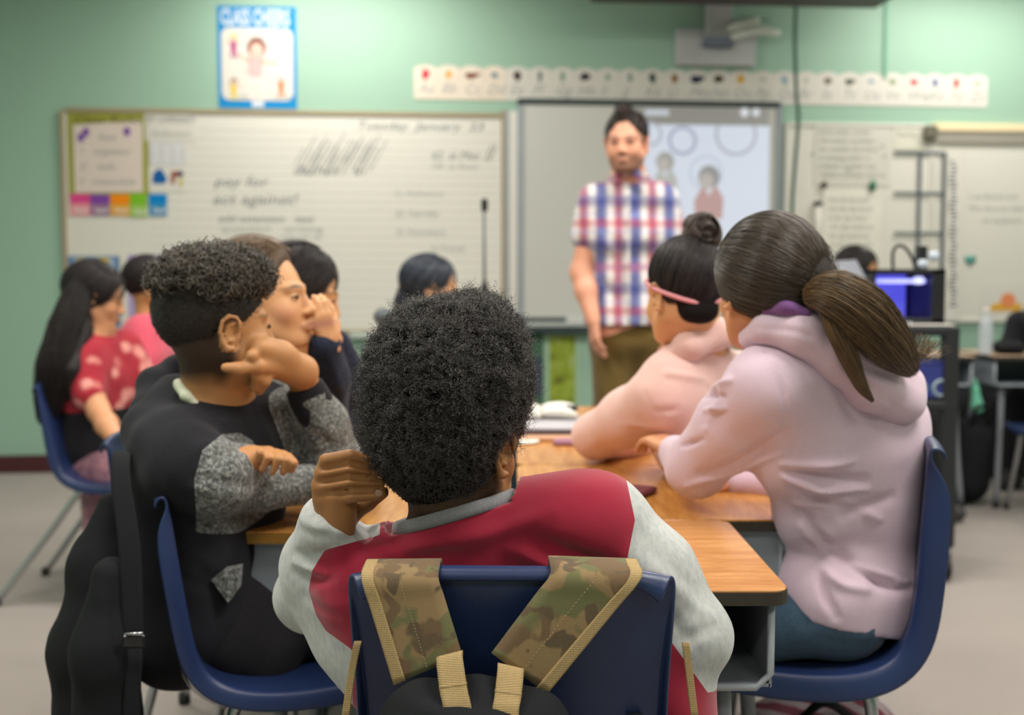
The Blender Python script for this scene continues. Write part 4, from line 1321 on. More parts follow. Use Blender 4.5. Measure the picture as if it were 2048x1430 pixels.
# ---------------------------------------------------------------- boy in the maroon and grey sweatshirt (nearest, seen from behind)
M_SKIN_DK = m_skin('dark_brown_skin', (158, 112, 70))
M_MAROON = m_cloth('maroon_fleece', (158, 36, 60), .0, weave=1100, bump=.35, sheen=.35)
M_HEATHER = m_cloth('heather_grey_fleece', (172, 176, 178), .0, rgb2=(140, 146, 152), weave=1100, bump=.35)
def heather():
    t = NT('heather_grey', .9, .12, 0, .3)
    c = t.mix(t.ramp(t.noise(150, 4, .6, t.mapping((1, 1, .5))), [(.4, (0, 0, 0, 1)), (.7, (1, 1, 1, 1))]), srgb(186, 188, 186), srgb(158, 164, 168))
    t.color(t.mix(t.math('MULTIPLY', t.noise(700, 3, .8), .35), c, srgb(222, 224, 222)))
    t.bump(t.noise(900, 3, .7), .4, .001); return t.m
M_HEATHER = heather()
M_HAIR_BK = m_hair('black_afro_hair', (26, 22, 22), .7, .1)
def strand_mat(name, c1, c2, rough=.34, spec=.45):
    t = NT(name, rough, spec)
    i = t.n('ShaderNodeHairInfo')
    t.color(t.ramp(i.outputs['Random'], [(0, srgb(*c1)), (1, srgb(*c2))])); return t.m
M_STRAND_BK = strand_mat('black_coil_strands', (26, 22, 22), (54, 48, 46), .3, .8)

def build_boy():
    A = person((P(960, 1300, 1.5)[0], 1.55, 0), 'boy with a round black afro in a maroon sweatshirt with grey sleeves, seen from behind')
    s = .98
    c = P(907, 888, 1.505); R = basis((.44, .9, -.02))
    sL, sR = P(716, 1165, 1.51), P(1195, 1043, 1.51)
    nk = P(905, 1060, 1.52); pel = P(1010, 1590, 1.58)
    elL, wrL = P(622, 1192, 1.63), P(676, 1072, 1.485)
    elR, wrR = P(1380, 1272, 1.475), P(1190, 1440, 1.52)
    B = SDF()
    head(B, c, R, s)
    B.chain([c + R @ np.array([0, -.02, -.02]), P(900, 985, 1.50), nk, P(925, 1130, 1.53)], [.056, .053, .054, .06], .02)
    torso(B, sL, sR, pel, P(925, 1130, 1.53), w=.10, r=.07, rs=.04)
    arm(B, sL, elL, wrL, .03, .02, .019); arm(B, sR, elR, wrR, .04, .034, .024)
    # left hand: fist at the neck, four fingers stacked
    knu = [(652, 921, 1.463), (643, 948, 1.462), (638, 974, 1.463), (645, 1000, 1.468)]
    mid = [(700, 911, 1.448), (697, 937, 1.446), (699, 964, 1.446), (706, 992, 1.449)]
    tip = [(738, 924, 1.462), (752, 943, 1.466), (760, 967, 1.466), (761, 989, 1.462)]
    rad = [.0087, .0087, .0087, .0093]
    wr = P(674, 1070, 1.494)
    B.cap(P(676, 985, 1.474), P(676, 1050, 1.476), .026, .024, .012)
    for k_, m_, t_, r_ in zip(knu, mid, tip, rad):
        k_, m_, t_ = P(*k_), P(*m_), P(*t_)
        B.cap(wr, k_, .017, .0100, .010)
        B.cap(k_, m_, r_ * 1.06, r_ * .98, .0012); B.cap(m_, t_, r_ * .98, r_ * .84, .0008)
    B.chain([wr, P(700, 1030, 1.50), P(735, 1005, 1.51), P(765, 985, 1.508)], [.018, .013, .011, .009], .006)
    # right hand resting in the lap
    hand(B, wrR, basis((-.6, .3, -.3)), -1, (.3, .4, .3), .85)
    seated_legs(B, P(930, 1560, 1.62), P(1100, 1560, 1.62), np.array([-.13, 1.93, .45]), np.array([.12, 1.93, .45]), .065, .05, .038)
    V, F = B.build(.0026, 1, lo=np.array([-9, -9, .42]))
    N = normals(V, F)
    for q in range(3):      # clefts between the fingers
        for (a1, b1) in ((knu, mid), (mid, tip)):
            A1 = (P(*a1[q]) + P(*a1[q + 1])) / 2; B1 = (P(*b1[q]) + P(*b1[q + 1])) / 2
            d, _ = segdist(V, A1 - [0, .008, 0], B1 - [0, .008, 0]); V = V - N * (.0058 * np.exp(-(d / .0038) ** 2))[:, None]
    # knuckle creases and a little tendon relief on the fist
    for m_ in mid:
        for dx in (-5, 0, 5):
            a, b = P(m_[0] + dx, m_[1] - 9, m_[2] - .009), P(m_[0] + dx, m_[1] + 7, m_[2] - .009)
            d, _ = segdist(V, a, b); V = V - N * (.0007 * np.exp(-(d / .0022) ** 2))[:, None]
    V = lap(V, F, 1)
    o = mesh('body', V, F, M_SKIN_DK, A)
    Lc = ((V - c) @ R) / s
    hairshade = np.clip((.02 - Lc[:, 1]) / .03, 0, 1) * np.clip((Lc[:, 2] + .16) / .03, 0, 1) * (Lc[:, 2] > -.16) * (np.abs(Lc[:, 0]) < .074) * (np.abs(Lc[:, 1]) < .13) * (proj(V)[:, 0] > 778)
    palm = np.zeros(len(V))
    col_attr(o, np.tile([.016, .012, .011], (len(V), 1)), hairshade * .85)
    # nail on the lowest finger
    nv, nf = lathe([(.0001, .0008), (.0035, .0009), (.0052, .0004), (.0056, -.0006)], 16)
    nv = nv * np.array([1.05, .95, 1]); Rn = basis(nrm(P(762, 988, 1.40) - P(762, 988, 1.46)), (1, 0, .1)); Rn = np.column_stack([Rn[:, 2], Rn[:, 0], Rn[:, 1]])
    mesh('fingernail', nv @ Rn.T + P(757.5, 987, 1.4535), nf, m_plain('fingernail', (150, 112, 92), .3, .5), A)
    # ---- sweatshirt
    S = SDF()
    torso(S, sL, sR, pel, P(915, 1075, 1.53), w=.125, r=.088, rs=.058, k=.06)
    S.chain([P(950, 1118, 1.53), P(912, 1040, 1.517), P(908, 985, 1.51)], [.082, .073, .066], .03)
    S.chain([sR, P(1300, 1150, 1.49), elR], [.062, .061, .053], .025); S.cap(elR, wrR, .053, .04, .02)
    S.chain([sL, P(665, 1180, 1.56), elL], [.06, .055, .05], .02); S.chain([elL, P(640, 1130, 1.56), P(664, 1048, 1.492)], [.052, .052, .044], .02)
    S.cap(P(700, 1270, 1.55), P(760, 1330, 1.53), .055, .05, .04)
    S.cap(P(1230, 1230, 1.50), P(1330, 1390, 1.48), .045, .052, .05); S.cap(P(1330, 1390, 1.48), P(1372, 1500, 1.47), .052, .052, .04)
    S.ell(P(1110, 1035, 1.50), (.10, .055, .05), None, .04)
    cup0 = nrm(np.cross(P(1035, 985, 1.51) - P(790, 1055, 1.51), np.array([-.07, 1.5, -.23]))); cup0 = cup0 if cup0[2] > 0 else -cup0
    nc = P(913, 1034, 1.512) + cup0 * .002
    def neckcut(X, Y, Z):
        pl = (X - nc[0]) * cup0[0] + (Y - nc[1]) * cup0[1] + (Z - nc[2]) * cup0[2]
        dx, dy, dz = X - nc[0], Y - nc[1], Z - nc[2]
        ax_ = dx * cup0[0] + dy * cup0[1] + dz * cup0[2]
        rad_ = np.maximum(np.sqrt(np.maximum(dx * dx + dy * dy + dz * dz - ax_ * ax_, 0)) - .096, ax_ - .12)
        return np.minimum(pl, -rad_)
    S.cut(neckcut)
    wc = P(672, 1032, 1.487); wn = nrm(np.array([.62, -.1, .75]))
    S.cut(lambda X, Y, Z: np.minimum(.058 - np.sqrt((X - wc[0]) ** 2 + (Y - wc[1]) ** 2 + (Z - wc[2]) ** 2), (X - wc[0]) * wn[0] + (Y - wc[1]) * wn[1] + (Z - wc[2]) * wn[2]))
    strokes = [((800, 1085), (980, 1060), (1100, 1010), .012, .006), ((1060, 1080), (1180, 1130), (1260, 1160), .013, -.013), ((1010, 1100), (1120, 1150), (1200, 1165), .010, .009),
               ((700, 1140), (860, 1120), (960, 1125), .014, -.005), ((760, 1100), (900, 1090), .010, .004), ((640, 1180), (760, 1175), (900, 1155), .012, -.004),
               ((1290, 1060), (1390, 1180), .014, -.004), ((1330, 1130), (1430, 1230), .010, .004), ((1280, 1180), (1400, 1290), .012, -.004), ((1350, 1280), (1430, 1240), .009, -.003),
               ((575, 1105), (620, 1118), (650, 1112), .007, -.006), ((580, 1150), (620, 1160), (650, 1155), .007, -.006), ((585, 1055), (630, 1075), (660, 1082), .007, -.005), ((575, 1130), (640, 1140), .006, .006), ((590, 1030), (640, 1055), (700, 1065), .006, .006), ((610, 985), (622, 1010), (625, 1035), .006, -.005), ((600, 1200), (660, 1240), .008, -.004),
               ((740, 1078), (775, 1090), .008, .004)]
    xs = lambda px, Y=1.46: (px - 1024) / FPX * Y
    def rsleeve(V):
        q = proj(V); seam = np.interp(q[:, 1], [940, 965, 1040, 1130, 1160, 1500], [1246, 1254, 1270, 1252, 1246, 1246])
        d1, _ = segdist(V, sR, P(1300, 1150, 1.49)); d2, _ = segdist(V, P(1300, 1150, 1.49), elR); d3, _ = segdist(V, elR, wrR)
        d = np.minimum(np.minimum(d1, d2), d3)
        return np.minimum(np.minimum((q[:, 0] - seam) / 1500, .073 - d), ((q[:, 0] - 1335) * 125 - (q[:, 1] - 1240) * 90) / 154 / 1500 + .013 + 1.0 * (q[:, 1] < 1225))
    def lsleeve(V):
        q = proj(V); seam = np.interp(q[:, 1], [900, 1070, 1100, 1140, 1180, 1230, 1262, 1300], [760, 760, 650, 625, 617, 632, 652, 705])
        return (seam - q[:, 0]) / 1500
    sw = cloth('sweatshirt', S, .0042, M_MAROON, A, strokes, (.0015, 16), 2, pieces=[('sleeve', M_HEATHER, 'heather grey sleeve', rsleeve), ('sleeve', M_HEATHER, 'heather grey sleeve', lsleeve)])
    # seam piping
    # ribbed collar: band swept around the neck
    def collar(c0, rx, ry, up, h, th, rise, mat, nm, lab):
        nn = 48; V = []; F = []
        ax = nrm(sR - sL); ax = nrm(ax - up * ax.dot(up)); ay = np.cross(up, ax)
        for i in range(nn):
            t = 2 * math.pi * i / nn
            o_ = c0 + ax * rx * math.cos(t) + ay * ry * math.sin(t)
            on = nrm(ax * math.cos(t) / rx + ay * math.sin(t) / ry)
            for a, b in ((0, 0), (th * .7, .1), (th, .5), (th * .7, .92), (0, 1), (-th, .9), (-th, .1)):
                V.append(o_ + on * (a + rise * b * -1) + up * (h * b))
        m = 7
        for i in range(nn):
            j = (i + 1) % nn
            for k in range(m):
                F.append((i * m + k, j * m + k, j * m + (k + 1) % m, i * m + (k + 1) % m))
        return mesh(nm, V, F, mat, sw, label=lab)
    cup = nrm(np.cross(P(1035, 985, 1.51) - P(790, 1055, 1.51), np.array([-.07, 1.5, -.23])))
    if cup[2] < 0: cup = -cup
    t = NT('ribbed_collar', .85, .15, 0, .3); t.color(t.mix(t.noise(300, 3), srgb(112, 112, 118), srgb(146, 146, 150))); t.bump(t.noise(260, 2, .5, t.mapping((1, 1, .12))), .5, .002)
    cc = P(913, 1034, 1.512)
    collar(cc - cup * .001, .0850, .075, cup, .018, .0055, .003, t.m, 'collar', 'grey ribbed collar band')
    # trousers
    T = SDF(); seated_legs(T, P(930, 1560, 1.62), P(1100, 1560, 1.62), np.array([-.13, 1.93, .45]), np.array([.12, 1.93, .45]), .08, .062, .05); T.cap(P(930, 1570, 1.6), P(1100, 1570, 1.6), .09, .09, .04)
    cloth('trousers', T, .009, M_BLACKP, A)
    shoes(A, np.array([-.13, 1.93, .45]), np.array([.12, 1.93, .45]), P(930, 1560, 1.62), M_SHOE)
    # ---- afro
    H = SDF()
    hc = P(893, 766, 1.50)
    H.ell(hc, (.106, .108, .108), None, .03)
    H.ell(P(880, 868, 1.50), (.096, .098, .080), None, .03)
    H.ell(P(880, 955, 1.495), (.062, .064, .046), None, .03)
    H.ell(P(950, 680, 1.5), (.058, .07, .055), None, .02)
    H.ell(P(1050, 955, 1.44), (.050, .09, .070), None, .012, True)
    H.ell(c + R @ np.array([0, .15, -.05]), (.1, .085, .12), R, .01, True)
    Vh, Fh = H.build(.0045, 1); Nh = normals(Vh, Fh)
    lump = vnoise(Vh, 60) * .0035 + vnoise(Vh + 5, 110) * .0035
    low = np.clip((Vh[:, 2] - P(0, 1000, 1.5)[2]) / .07, .15, 1)
    Vb = Vh + Nh * ((lump + .0025 * vnoise(Vh, 230)) * low - .003)[:, None]
    hb = mesh('hair', Vb, Fh, M_HAIR_BK, A, label='rounded black afro hair')
    r_ = np.random.default_rng(3)
    T_ = Fh; area = np.linalg.norm(np.cross(Vh[T_[:, 1]] - Vh[T_[:, 0]], Vh[T_[:, 2]] - Vh[T_[:, 0]]), axis=1); pr = area / area.sum()
    n = 44000
    fi = r_.choice(len(T_), n, p=pr); w = r_.dirichlet((1, 1, 1, 1), n)
    roots = (Vb[T_[fi]] * w[:, :, None]).sum(1); nn_ = Nh[T_[fi, 0]]
    # neighbouring coils lean together into clumps
    lean = np.stack([vnoise(roots + k * 7.7, 75) for k in range(3)], 1)
    dirs = nn_ + lean * .9 + r_.normal(size=(n, 3)) * .3
    keep = (roots[:, 1] < 1.57) & (vnoise(roots, 110) + .8 * r_.random(n) > .05)
    roots, dirs = roots[keep], dirs[keep]
    q = np.clip((roots[:, 2] - P(0, 1000, 1.5)[2]) / .07, .12, 1)
    pth = coils(roots, dirs, .0150, 16, .0021, 3.4, 5)
    pth = roots[:, None, :] + (pth - roots[:, None, :]) * q[:, None, None]
    strands('curl_strands', pth, .00034, M_STRAND_BK, hb, .6)
    m = r_.choice(len(roots), 3600)
    pth = coils(roots[m], dirs[m], .027, 18, .0026, 4.0, 6); pth = roots[m][:, None, :] + (pth - roots[m][:, None, :]) * q[m][:, None, None]
    strands('flyaway_strands', pth, .00026, M_STRAND_BK, hb)
build_boy()

# ---------------------------------------------------------------- girl in the lilac hoodie with a ponytail
M_SKIN_MD = m_skin('light_brown_skin', (205, 150, 112))
def fleece(name, a, b, weave=900):
    t = NT(name, .9, .12, 0, .3)
    t.color(t.mix(t.noise(260, 4, .7), srgb(*a), srgb(*b))); t.bump(t.noise(weave, 3, .7), .35, .001); return t.m
M_LILAC = fleece('lilac_fleece', (204, 178, 198), (226, 204, 218))
M_PURPLEL = fleece('purple_lining', (112, 74, 132), (136, 92, 152))
M_HAIR_DB = m_hair('dark_brown_hair', (44, 38, 34))
M_STR_DB = strand_mat('dark_brown_strands', (40, 34, 31), (78, 66, 56))
M_STR_TIP = strand_mat('ponytail_strands', (58, 46, 36), (124, 100, 70), .35)

def build_lilac():
    A = person((P(1700, 1300, 2.08)[0], 2.08, 0), 'girl with a low dark ponytail in a lilac hoodie, elbow on the desk')
    s = .98
    c = P(1536, 575, 1.96); R = basis((-.22, .97, .0))
    sL, sR = P(1540, 775, 1.92), P(1775, 845, 2.08); nk = P(1580, 690, 1.99); pel = P(1696, 1190, 2.08)
    elL, wrL = P(1394, 935, 2.09), P(1352, 905, 2.30)
    elR, wrR = P(1640, 960, 2.25), P(1480, 960, 2.3)
    hipL, hipR = P(1690, 1225, 2.02), P(1715, 1190, 2.16); knL, knR = np.array([.24, 2.06, .47]), np.array([.24, 2.28, .47])
    B = SDF(); head(B, c, R, s)
    B.chain([c + R @ np.array([0, -.02, -.03]), nk], [.052, .055], .03)
    torso(B, sL, sR, pel, nk, w=.065, r=.055, rs=.035); arm(B, sL, elL, wrL, .04, .034, .022); arm(B, sR, elR, wrR, .04, .034, .022)
    hand(B, wrL, basis((-.3, .6, .15)), 1, (.4, .5, .4), .9); hand(B, wrR, basis((-.8, .3, .0)), -1, (.3, .4, .3), .9)
    seated_legs(B, hipL, hipR, knL, knR, .06, .045, .035)
    skinmesh(B, .0042, M_SKIN_MD, A, (c, R, s), brow=(.03, .02, .015))
    S = SDF()
    torso(S, sL, sR, pel + np.array([0, 0, .02]), P(1590, 715, 1.98), w=.095, r=.090, rs=.064, k=.06, belly=.82)
    S.chain([sL, P(1470, 850, 2.0), elL], [.072, .066, .056], .03); S.chain([elL, wrL], [.056, .036], .02)
    S.cap(sR, elR, .065, .055, .03); S.cap(elR, wrR, .055, .04, .02)
    S.cap(P(1735, 900, 2.04), P(1745, 1130, 2.05), .086, .074, .05)
    S.cap(P(1672, 1175, 2.02), P(1755, 1185, 2.04), .084, .082, .04)
    S.cap(P(1680, 1190, 2.03), P(1690, 1330, 2.03), .088, .088, .04); S.cap(P(1760, 1190, 2.05), P(1752, 1330, 2.05), .078, .078, .04)
    hem = P(1715, 1252, 2.0)
    S.cut(plane_cut(hem, nrm(np.array([-.22, .0, -1]))))
    strokes = [((1560, 950), (1640, 965), (1740, 965), 0.0090, -0.0175), ((1555, 935), (1660, 940), (1720, 925), 0.0074, 0.0117), ((1560, 965), (1650, 990), (1740, 990), 0.0066, 0.0136), ((1575, 985), (1660, 1015), (1730, 1030), 0.0082, -0.0136),
               ((1590, 1020), (1700, 1010), (1760, 1050), 0.0082, 0.0117), ((1600, 1040), (1700, 1110), (1780, 1160), (1835, 1165), 0.0107, -0.0196), ((1625, 1060), (1720, 1120), (1800, 1150), 0.0082, 0.0136), ((1595, 1060), (1660, 1150), (1740, 1170), 0.0090, 0.0117),
               ((1610, 1100), (1640, 1180), (1660, 1240), 0.0082, -0.0117), ((1790, 1165), (1840, 1160), 0.0066, 0.0097), ((1700, 1040), (1790, 1000), 0.0107, -0.0078),
               ((1445, 750), (1410, 830), 0.0098, 0.0078), ((1410, 770), (1450, 765), 0.0057, 0.0117), ((1400, 785), (1440, 795), 0.0049, -0.0117), ((1395, 820), (1440, 815), 0.0049, 0.0097), ((1400, 960), (1480, 930), (1560, 880), 0.0098, -0.0117), ((1370, 985), (1470, 950), (1550, 910), 0.0066, 0.0097),
               ((1525, 690), (1560, 780), (1565, 900), 0.0041, -0.0058), ((1345, 870), (1400, 860), 0.0049, 0.0078), ((1350, 890), (1395, 885), 0.0041, -0.0078)]
    def band(V):
        q = proj(V); y = np.interp(q[:, 0], [1600, 1680, 1760, 1850], [1172, 1188, 1190, 1172]); return (q[:, 1] - y) / 1100
    cloth('hoodie', S, .0048, M_LILAC, A, strokes, (.0022, 13), 2)
    hd = SDF()
    hd.chain([P(1500, 675, 1.95), P(1540, 655, 1.90), P(1600, 665, 1.88), P(1668, 708, 1.90), P(1738, 762, 1.93), P(1795, 800, 1.98)], [.022, .028, .036, .042, .046, .044], .02)
    hd.chain([P(1560, 640, 1.93), P(1650, 660, 1.90), P(1750, 720, 1.95), P(1810, 770, 2.0)], [.018, .026, .034, .036], .02)
    hd.ell(P(1790, 800, 1.99), (.045, .06, .036), None, .02)
    cloth('hood', hd, .0045, M_LILAC, A, [((1500, 655), (1600, 668), (1700, 745), (1790, 815), .006, -.004), ((1640, 690), (1740, 760), (1820, 790), .010, .004), ((1690, 740), (1800, 830), .006, -.004), ((1720, 720), (1820, 770), .008, -.005)], (.002, 16), 2)
    lin = SDF(); lin.chain([P(1530, 622, 1.885), P(1570, 612, 1.865), P(1612, 628, 1.86)], [.008, .013, .010], .01)
    cloth('hood_lining', lin, .004, M_PURPLEL, A)
    # cuff
    Cf = SDF(); d = nrm(wrL - elL); Cf.cap(wrL - d * .03, wrL + d * .01, .037, .034, .01); cloth('cuff', Cf, .005, M_LILAC, A)
    J = SDF(); seated_legs(J, hipL, hipR, knL, knR, .078, .06, .045); J.cap(hipL + np.array([-.01, 0, .0]), hipR + np.array([.0, 0, .0]), .074, .074, .04)
    cloth('jeans', J, .0065, M_JEANS, A, [((1600, 1240), (1680, 1230), .006, -.003), ((1700, 1310), (1760, 1260), .005, .003), ((1640, 1290), (1740, 1300), .008, -.003)], (.002, 18))
    shoes(A, knL, knR, hipL, M_SHOE)
    # hair
    tiel = nrm(np.array([.62, -.72, -.30]))
    rad = np.array([.091, .104, .098]) ; hc = c + R @ np.array([0, -.012, .03])
    H = SDF(); H.ell(hc, rad * .97, R, .01)
    H.ell(hc + R @ (tiel * rad * .8), (.05, .045, .045), R, .03)
    H.ell(hc + R @ np.array([0, .125, -.065]), (.10, .085, .105), R, .012, True)
    for sx in (-1, 1): H.ell(c + R @ np.array([sx * .092, .0, -.02]), (.022, .028, .034), R, .01, True)
    H.cut(plane_cut(c + R @ np.array([0, -.07, -.075]), R @ nrm(np.array([0, .35, -1]))))
    V, F = H.build(.0045, 2); N = normals(V, F)
    L = (V - hc) @ R / rad; ang = np.arctan2(np.cross(np.tile(tiel, (len(L), 1)), L)[:, 0], np.cross(np.tile(tiel, (len(L), 1)), L)[:, 2])
    V = V + N * (.0009 * np.sin(ang * 40 + 2 * vnoise(V, 20)))[:, None]
    hb = mesh('hair', V, F, M_HAIR_DB, A, label='dark brown hair gathered low at the back')
    pts = ellstrands(hc, R, rad, 5200, 14, 0, tiel, .0035, (.5, 1.05), lambda D: (D[:, 1] < .55 + .5 * D[:, 2]) & ~((D[:, 2] < -.35) & (D[:, 1] > -.2)), .0016, 4)
    strands('combed_strands', pts, .00055, M_STR_DB, hb, .6)
    tie = hc + R @ (tiel * rad * 1.03)
    tp = proj(tie)[0]
    guide = [P(1618, 590, 1.86), P(1668, 590, 1.83), P(1726, 628, 1.83), P(1780, 690, 1.86), P(1824, 742, 1.90)]
    # ponytail core + strands
    pt = SDF(); pt.chain(guide, [.018, .034, .038, .032, .010], .02); V, F = pt.build(.005, 2); N = normals(V, F)
    d, t = segdist(V, guide[0], guide[-1]); V = V + N * (.003 * vnoise(V, 60) - .006)[:, None]
    tail = mesh('ponytail', V, F, m_hair('ponytail_hair', (70, 57, 44)), A, label='long brown ponytail over the right shoulder')
    strands('ponytail_strands', bundle(guide, [.020, .040, .045, .036, .014], 7500, 20, 5, .10, .06), .0005, M_STR_TIP, tail, .5)
    g2 = [P(1650, 610, 1.83), P(1672, 660, 1.83), P(1700, 720, 1.84), P(1722, 770, 1.85), P(1746, 803, 1.86)]
    strands('loose_lock', bundle(g2, [.012, .016, .015, .010, .003], 1300, 18, 6, .08, .05), .0005, M_STR_TIP, tail, .5)
    g3 = [P(1790, 690, 1.88), P(1825, 705, 1.88), P(1848, 695, 1.88), P(1862, 672, 1.88)]
    strands('wispy_tips', bundle(g3, [.02, .016, .018, .024], 90, 12, 7, .5, .1), .0005, M_STR_TIP, tail, .5)
    hr = SDF(); hr.chain([tie + R @ np.array([.0, -.0, .028]), tie + R @ np.array([.02, -.02, 0]), tie + R @ np.array([0, 0, -.028])], .008)
    g4 = [P(1628, 470, 1.9), P(1655, 510, 1.89), P(1664, 570, 1.88)]
    strands('stray_hairs', bundle(g4, [.006, .01, .012], 40, 10, 8, .4, .3), .0003, M_STR_DB, hb, .5)
build_lilac()

# ---------------------------------------------------------------- boy with the curly top and black / grey sweatshirt (left)
def speckle():
    t = NT('speckled_grey_knit', .92, .12, 0, .2)
    n1 = t.noise(150, 4, .75, None, .5)
    c = t.ramp(n1, [(.36, srgb(58, 60, 60)), (.5, srgb(110, 113, 112)), (.64, srgb(176, 178, 175))])
    t.color(t.mix(t.math('MULTIPLY', t.noise(700, 2, .8), .4), c, srgb(66, 68, 68))); t.bump(n1, .5, .003); return t.m
M_SPECK = speckle()
M_BLACKF = m_cloth('black_fleece', (32, 32, 37), .3, 300, sheen=.05, var=.15)
M_SKIN_MB = m_skin('medium_brown_skin', (188, 138, 92))
def build_left_boy():
    A = person((P(400, 1300, 1.98)[0], 2.0, 0), 'boy with curly top hair and speckled grey sleeves, cheek on his hand')
    s = .98
    c = P(432, 655, 2.02); R = basis((.80, .60, .06))
    sF, sN = P(560, 830, 2.2), P(338, 905, 1.95)          # far (left) and near (right) shoulder
    nk = P(430, 800, 2.06); pel = P(410, 1255, 2.04)
    elF, wrF = P(668, 925, 2.15), P(606, 762, 2.10)
    elN, wrN = P(425, 955, 1.90), P(500, 918, 1.935)
    B = SDF(); head(B, c, R, s)
    B.chain([c + R @ np.array([0, -.02, -.03]), nk], [.052, .055], .03)
    torso(B, sF, sN, pel, nk, w=.05, r=.05, rs=.04); arm(B, sF, elF, wrF, .04, .034, .023); arm(B, sN, elN, wrN, .04, .034, .023)
    # far hand: wrist bent, knuckles against the cheek, thumb towards the neck
    B.chain([wrF, P(604, 742, 2.07), P(560, 712, 2.03), P(520, 698, 1.99)], [.024, .026, .025, .018], .02)
    B.cap(P(585, 745, 2.06), P(520, 728, 2.0), .022, .017, .015)
    B.chain([P(560, 735, 2.03), P(515, 733, 1.975), P(478, 737, 1.955), P(450, 735, 1.95)], [.017, .0115, .0105, .0088], .008)
    for i, (a, b, d) in enumerate([((520, 700), (503, 712), (492, 728)), ((524, 712), (506, 732), (512, 756)), ((530, 728), (516, 752), (506, 775)), ((540, 738), (530, 762), (518, 782))]):
        B.chain([P(*a, 2.0 + .004 * i), P(*b, 1.965 + .012 * i), P(*d, 1.975 + .014 * i)], [.012, .0105, .0085], .004)
    # near hand tucked over the other sleeve
    B.chain([wrN, P(535, 912, 1.945)], [.02, .018], .01)
    for (a, b, d) in [((528, 903), (520, 905), (514, 922)), ((538, 903), (536, 915), (524, 940)), ((552, 905), (556, 918), (545, 945)), ((566, 908), (574, 920), (566, 945)), ((578, 914), (588, 926), (583, 940))]:
        B.chain([P(535, 912, 1.945), P(*a, 1.935), P(*b, 1.912), P(*d, 1.918)], [.010, .0076, .0074, .0064], .0012)
    hipN, hipF = P(440, 1215, 2.06), P(460, 1195, 2.2); knN, knF = np.array([-.2, 2.14, .47]), np.array([-.2, 2.32, .47])
    seated_legs(B, hipN, hipF, knN, knF, .06, .045, .035)
    def fade(Lc, blend):
        f = np.clip((.03 - Lc[:, 1] + .25 * (Lc[:, 2] + .0)) / .02, 0, 1) * np.clip((Lc[:, 2] + .105 + .5 * np.clip(Lc[:, 1] + .03, 0, 1)) / .03, 0, 1)
        ear = np.hypot(Lc[:, 1] + .004, Lc[:, 2] + .008) < .034
        f = f * ~(ear & (np.abs(Lc[:, 0]) > .066)) * (np.abs(Lc[:, 0]) < .0795) * (Lc[:, 2] > -.16) * (np.linalg.norm(Lc, axis=1) < .18)
        blend((.014, .011, .010), f * .92)
    skinmesh(B, .0035, M_SKIN_MB, A, (c, R, s), brow=(.03, .02, .015), extra=fade)
    eyes(A, c, R, s)
    S = SDF()
    torso(S, sF, sN, pel, P(425, 835, 2.05), w=.085, r=.078, rs=.060, k=.06, belly=1.1)
    S.chain([sN, P(375, 930, 1.90), elN], [.068, .066, .064], .03); S.cap(elN, P(492, 925, 1.955), .062, .036, .02)
    S.chain([P(430, 968, 1.92), P(520, 975, 1.99), P(610, 968, 2.05)], [.052, .040, .038], .02)
    S.chain([sF, P(590, 880, 2.22), elF], [.062, .06, .056], .03); S.chain([elF, P(648, 850, 2.13), P(622, 800, 2.11)], [.056, .048, .040], .02)
    S.chain([P(300, 860, 2.0), P(350, 800, 2.08)], [.05, .05], .03)
    S.chain([P(355, 1000, 1.98), P(375, 1120, 1.98), P(395, 1240, 1.98)], [.088, .078, .082], .04)
    V, F = S.build(.0052, 2)
    strokes = [((390, 905), (430, 880), (480, 900), .012, .005), ((450, 905), (500, 880), .010, -.006), ((400, 990), (500, 1000), (600, 985), .012, .005), ((395, 955), (480, 970), (560, 975), .009, -.006),
               ((575, 800), (600, 850), (590, 900), .010, -.006), ((620, 870), (680, 900), .009, -.006), ((640, 840), (680, 880), .008, .005), ((530, 830), (560, 900), .01, .006), ((300, 900), (330, 1000), .012, -.005), ((330, 1080), (450, 1120), .012, .006), ((320, 1150), (450, 1180), .012, -.005), ((420, 1120), (470, 1160), .01, .005)]
    V = wrinkle(V, F, strokes, (.003, 13))
    def slv(V):
        q = proj(V)
        dn = np.minimum(np.minimum(segdist(V, elN, P(492, 925, 1.955))[0], segdist(V, P(430, 968, 1.92), P(520, 975, 1.99))[0]), segdist(V, P(520, 975, 1.99), P(610, 968, 2.05))[0])
        nf = .086 - dn
        k = np.minimum((q[:, 0] - np.interp(q[:, 1], [860, 900, 960, 1020], [455, 405, 388, 392])) / 1100, nf); k = np.minimum(k, (q[:, 1] - np.interp(q[:, 0], [400, 440, 480, 520], [890, 868, 866, 890])) / 1100)
        df = np.minimum(np.minimum(segdist(V, sF, P(590, 880, 2.22))[0], segdist(V, P(590, 880, 2.22), elF)[0]), segdist(V, elF, P(622, 800, 2.11))[0])
        k2 = np.minimum(.078 - df, (q[:, 0] - 505) / 1000)
        return np.maximum(k, k2)
    V = lap(V, F, 1)
    a, b = split(V, F, slv(V))
    sw = mesh('sweatshirt', *a, M_BLACKF, A, label='black sweatshirt body'); mesh('sleeve', *b, M_SPECK, sw, label='speckled grey sleeves')
    for p0, p1, r0, r1 in ((P(630, 822, 2.115), P(610, 776, 2.105), .043, .037), (P(640, 800, 2.13), P(612, 780, 2.11), .036, .034)):
        Cf = SDF(); Cf.cap(p0, p1, r0, r1, .01); d = nrm(p1 - p0); Cf.cut(plane_cut(p1 + d * .006, d)); cloth('cuff', Cf, .004, M_BLACKF, A, (), (.001, 30)); break
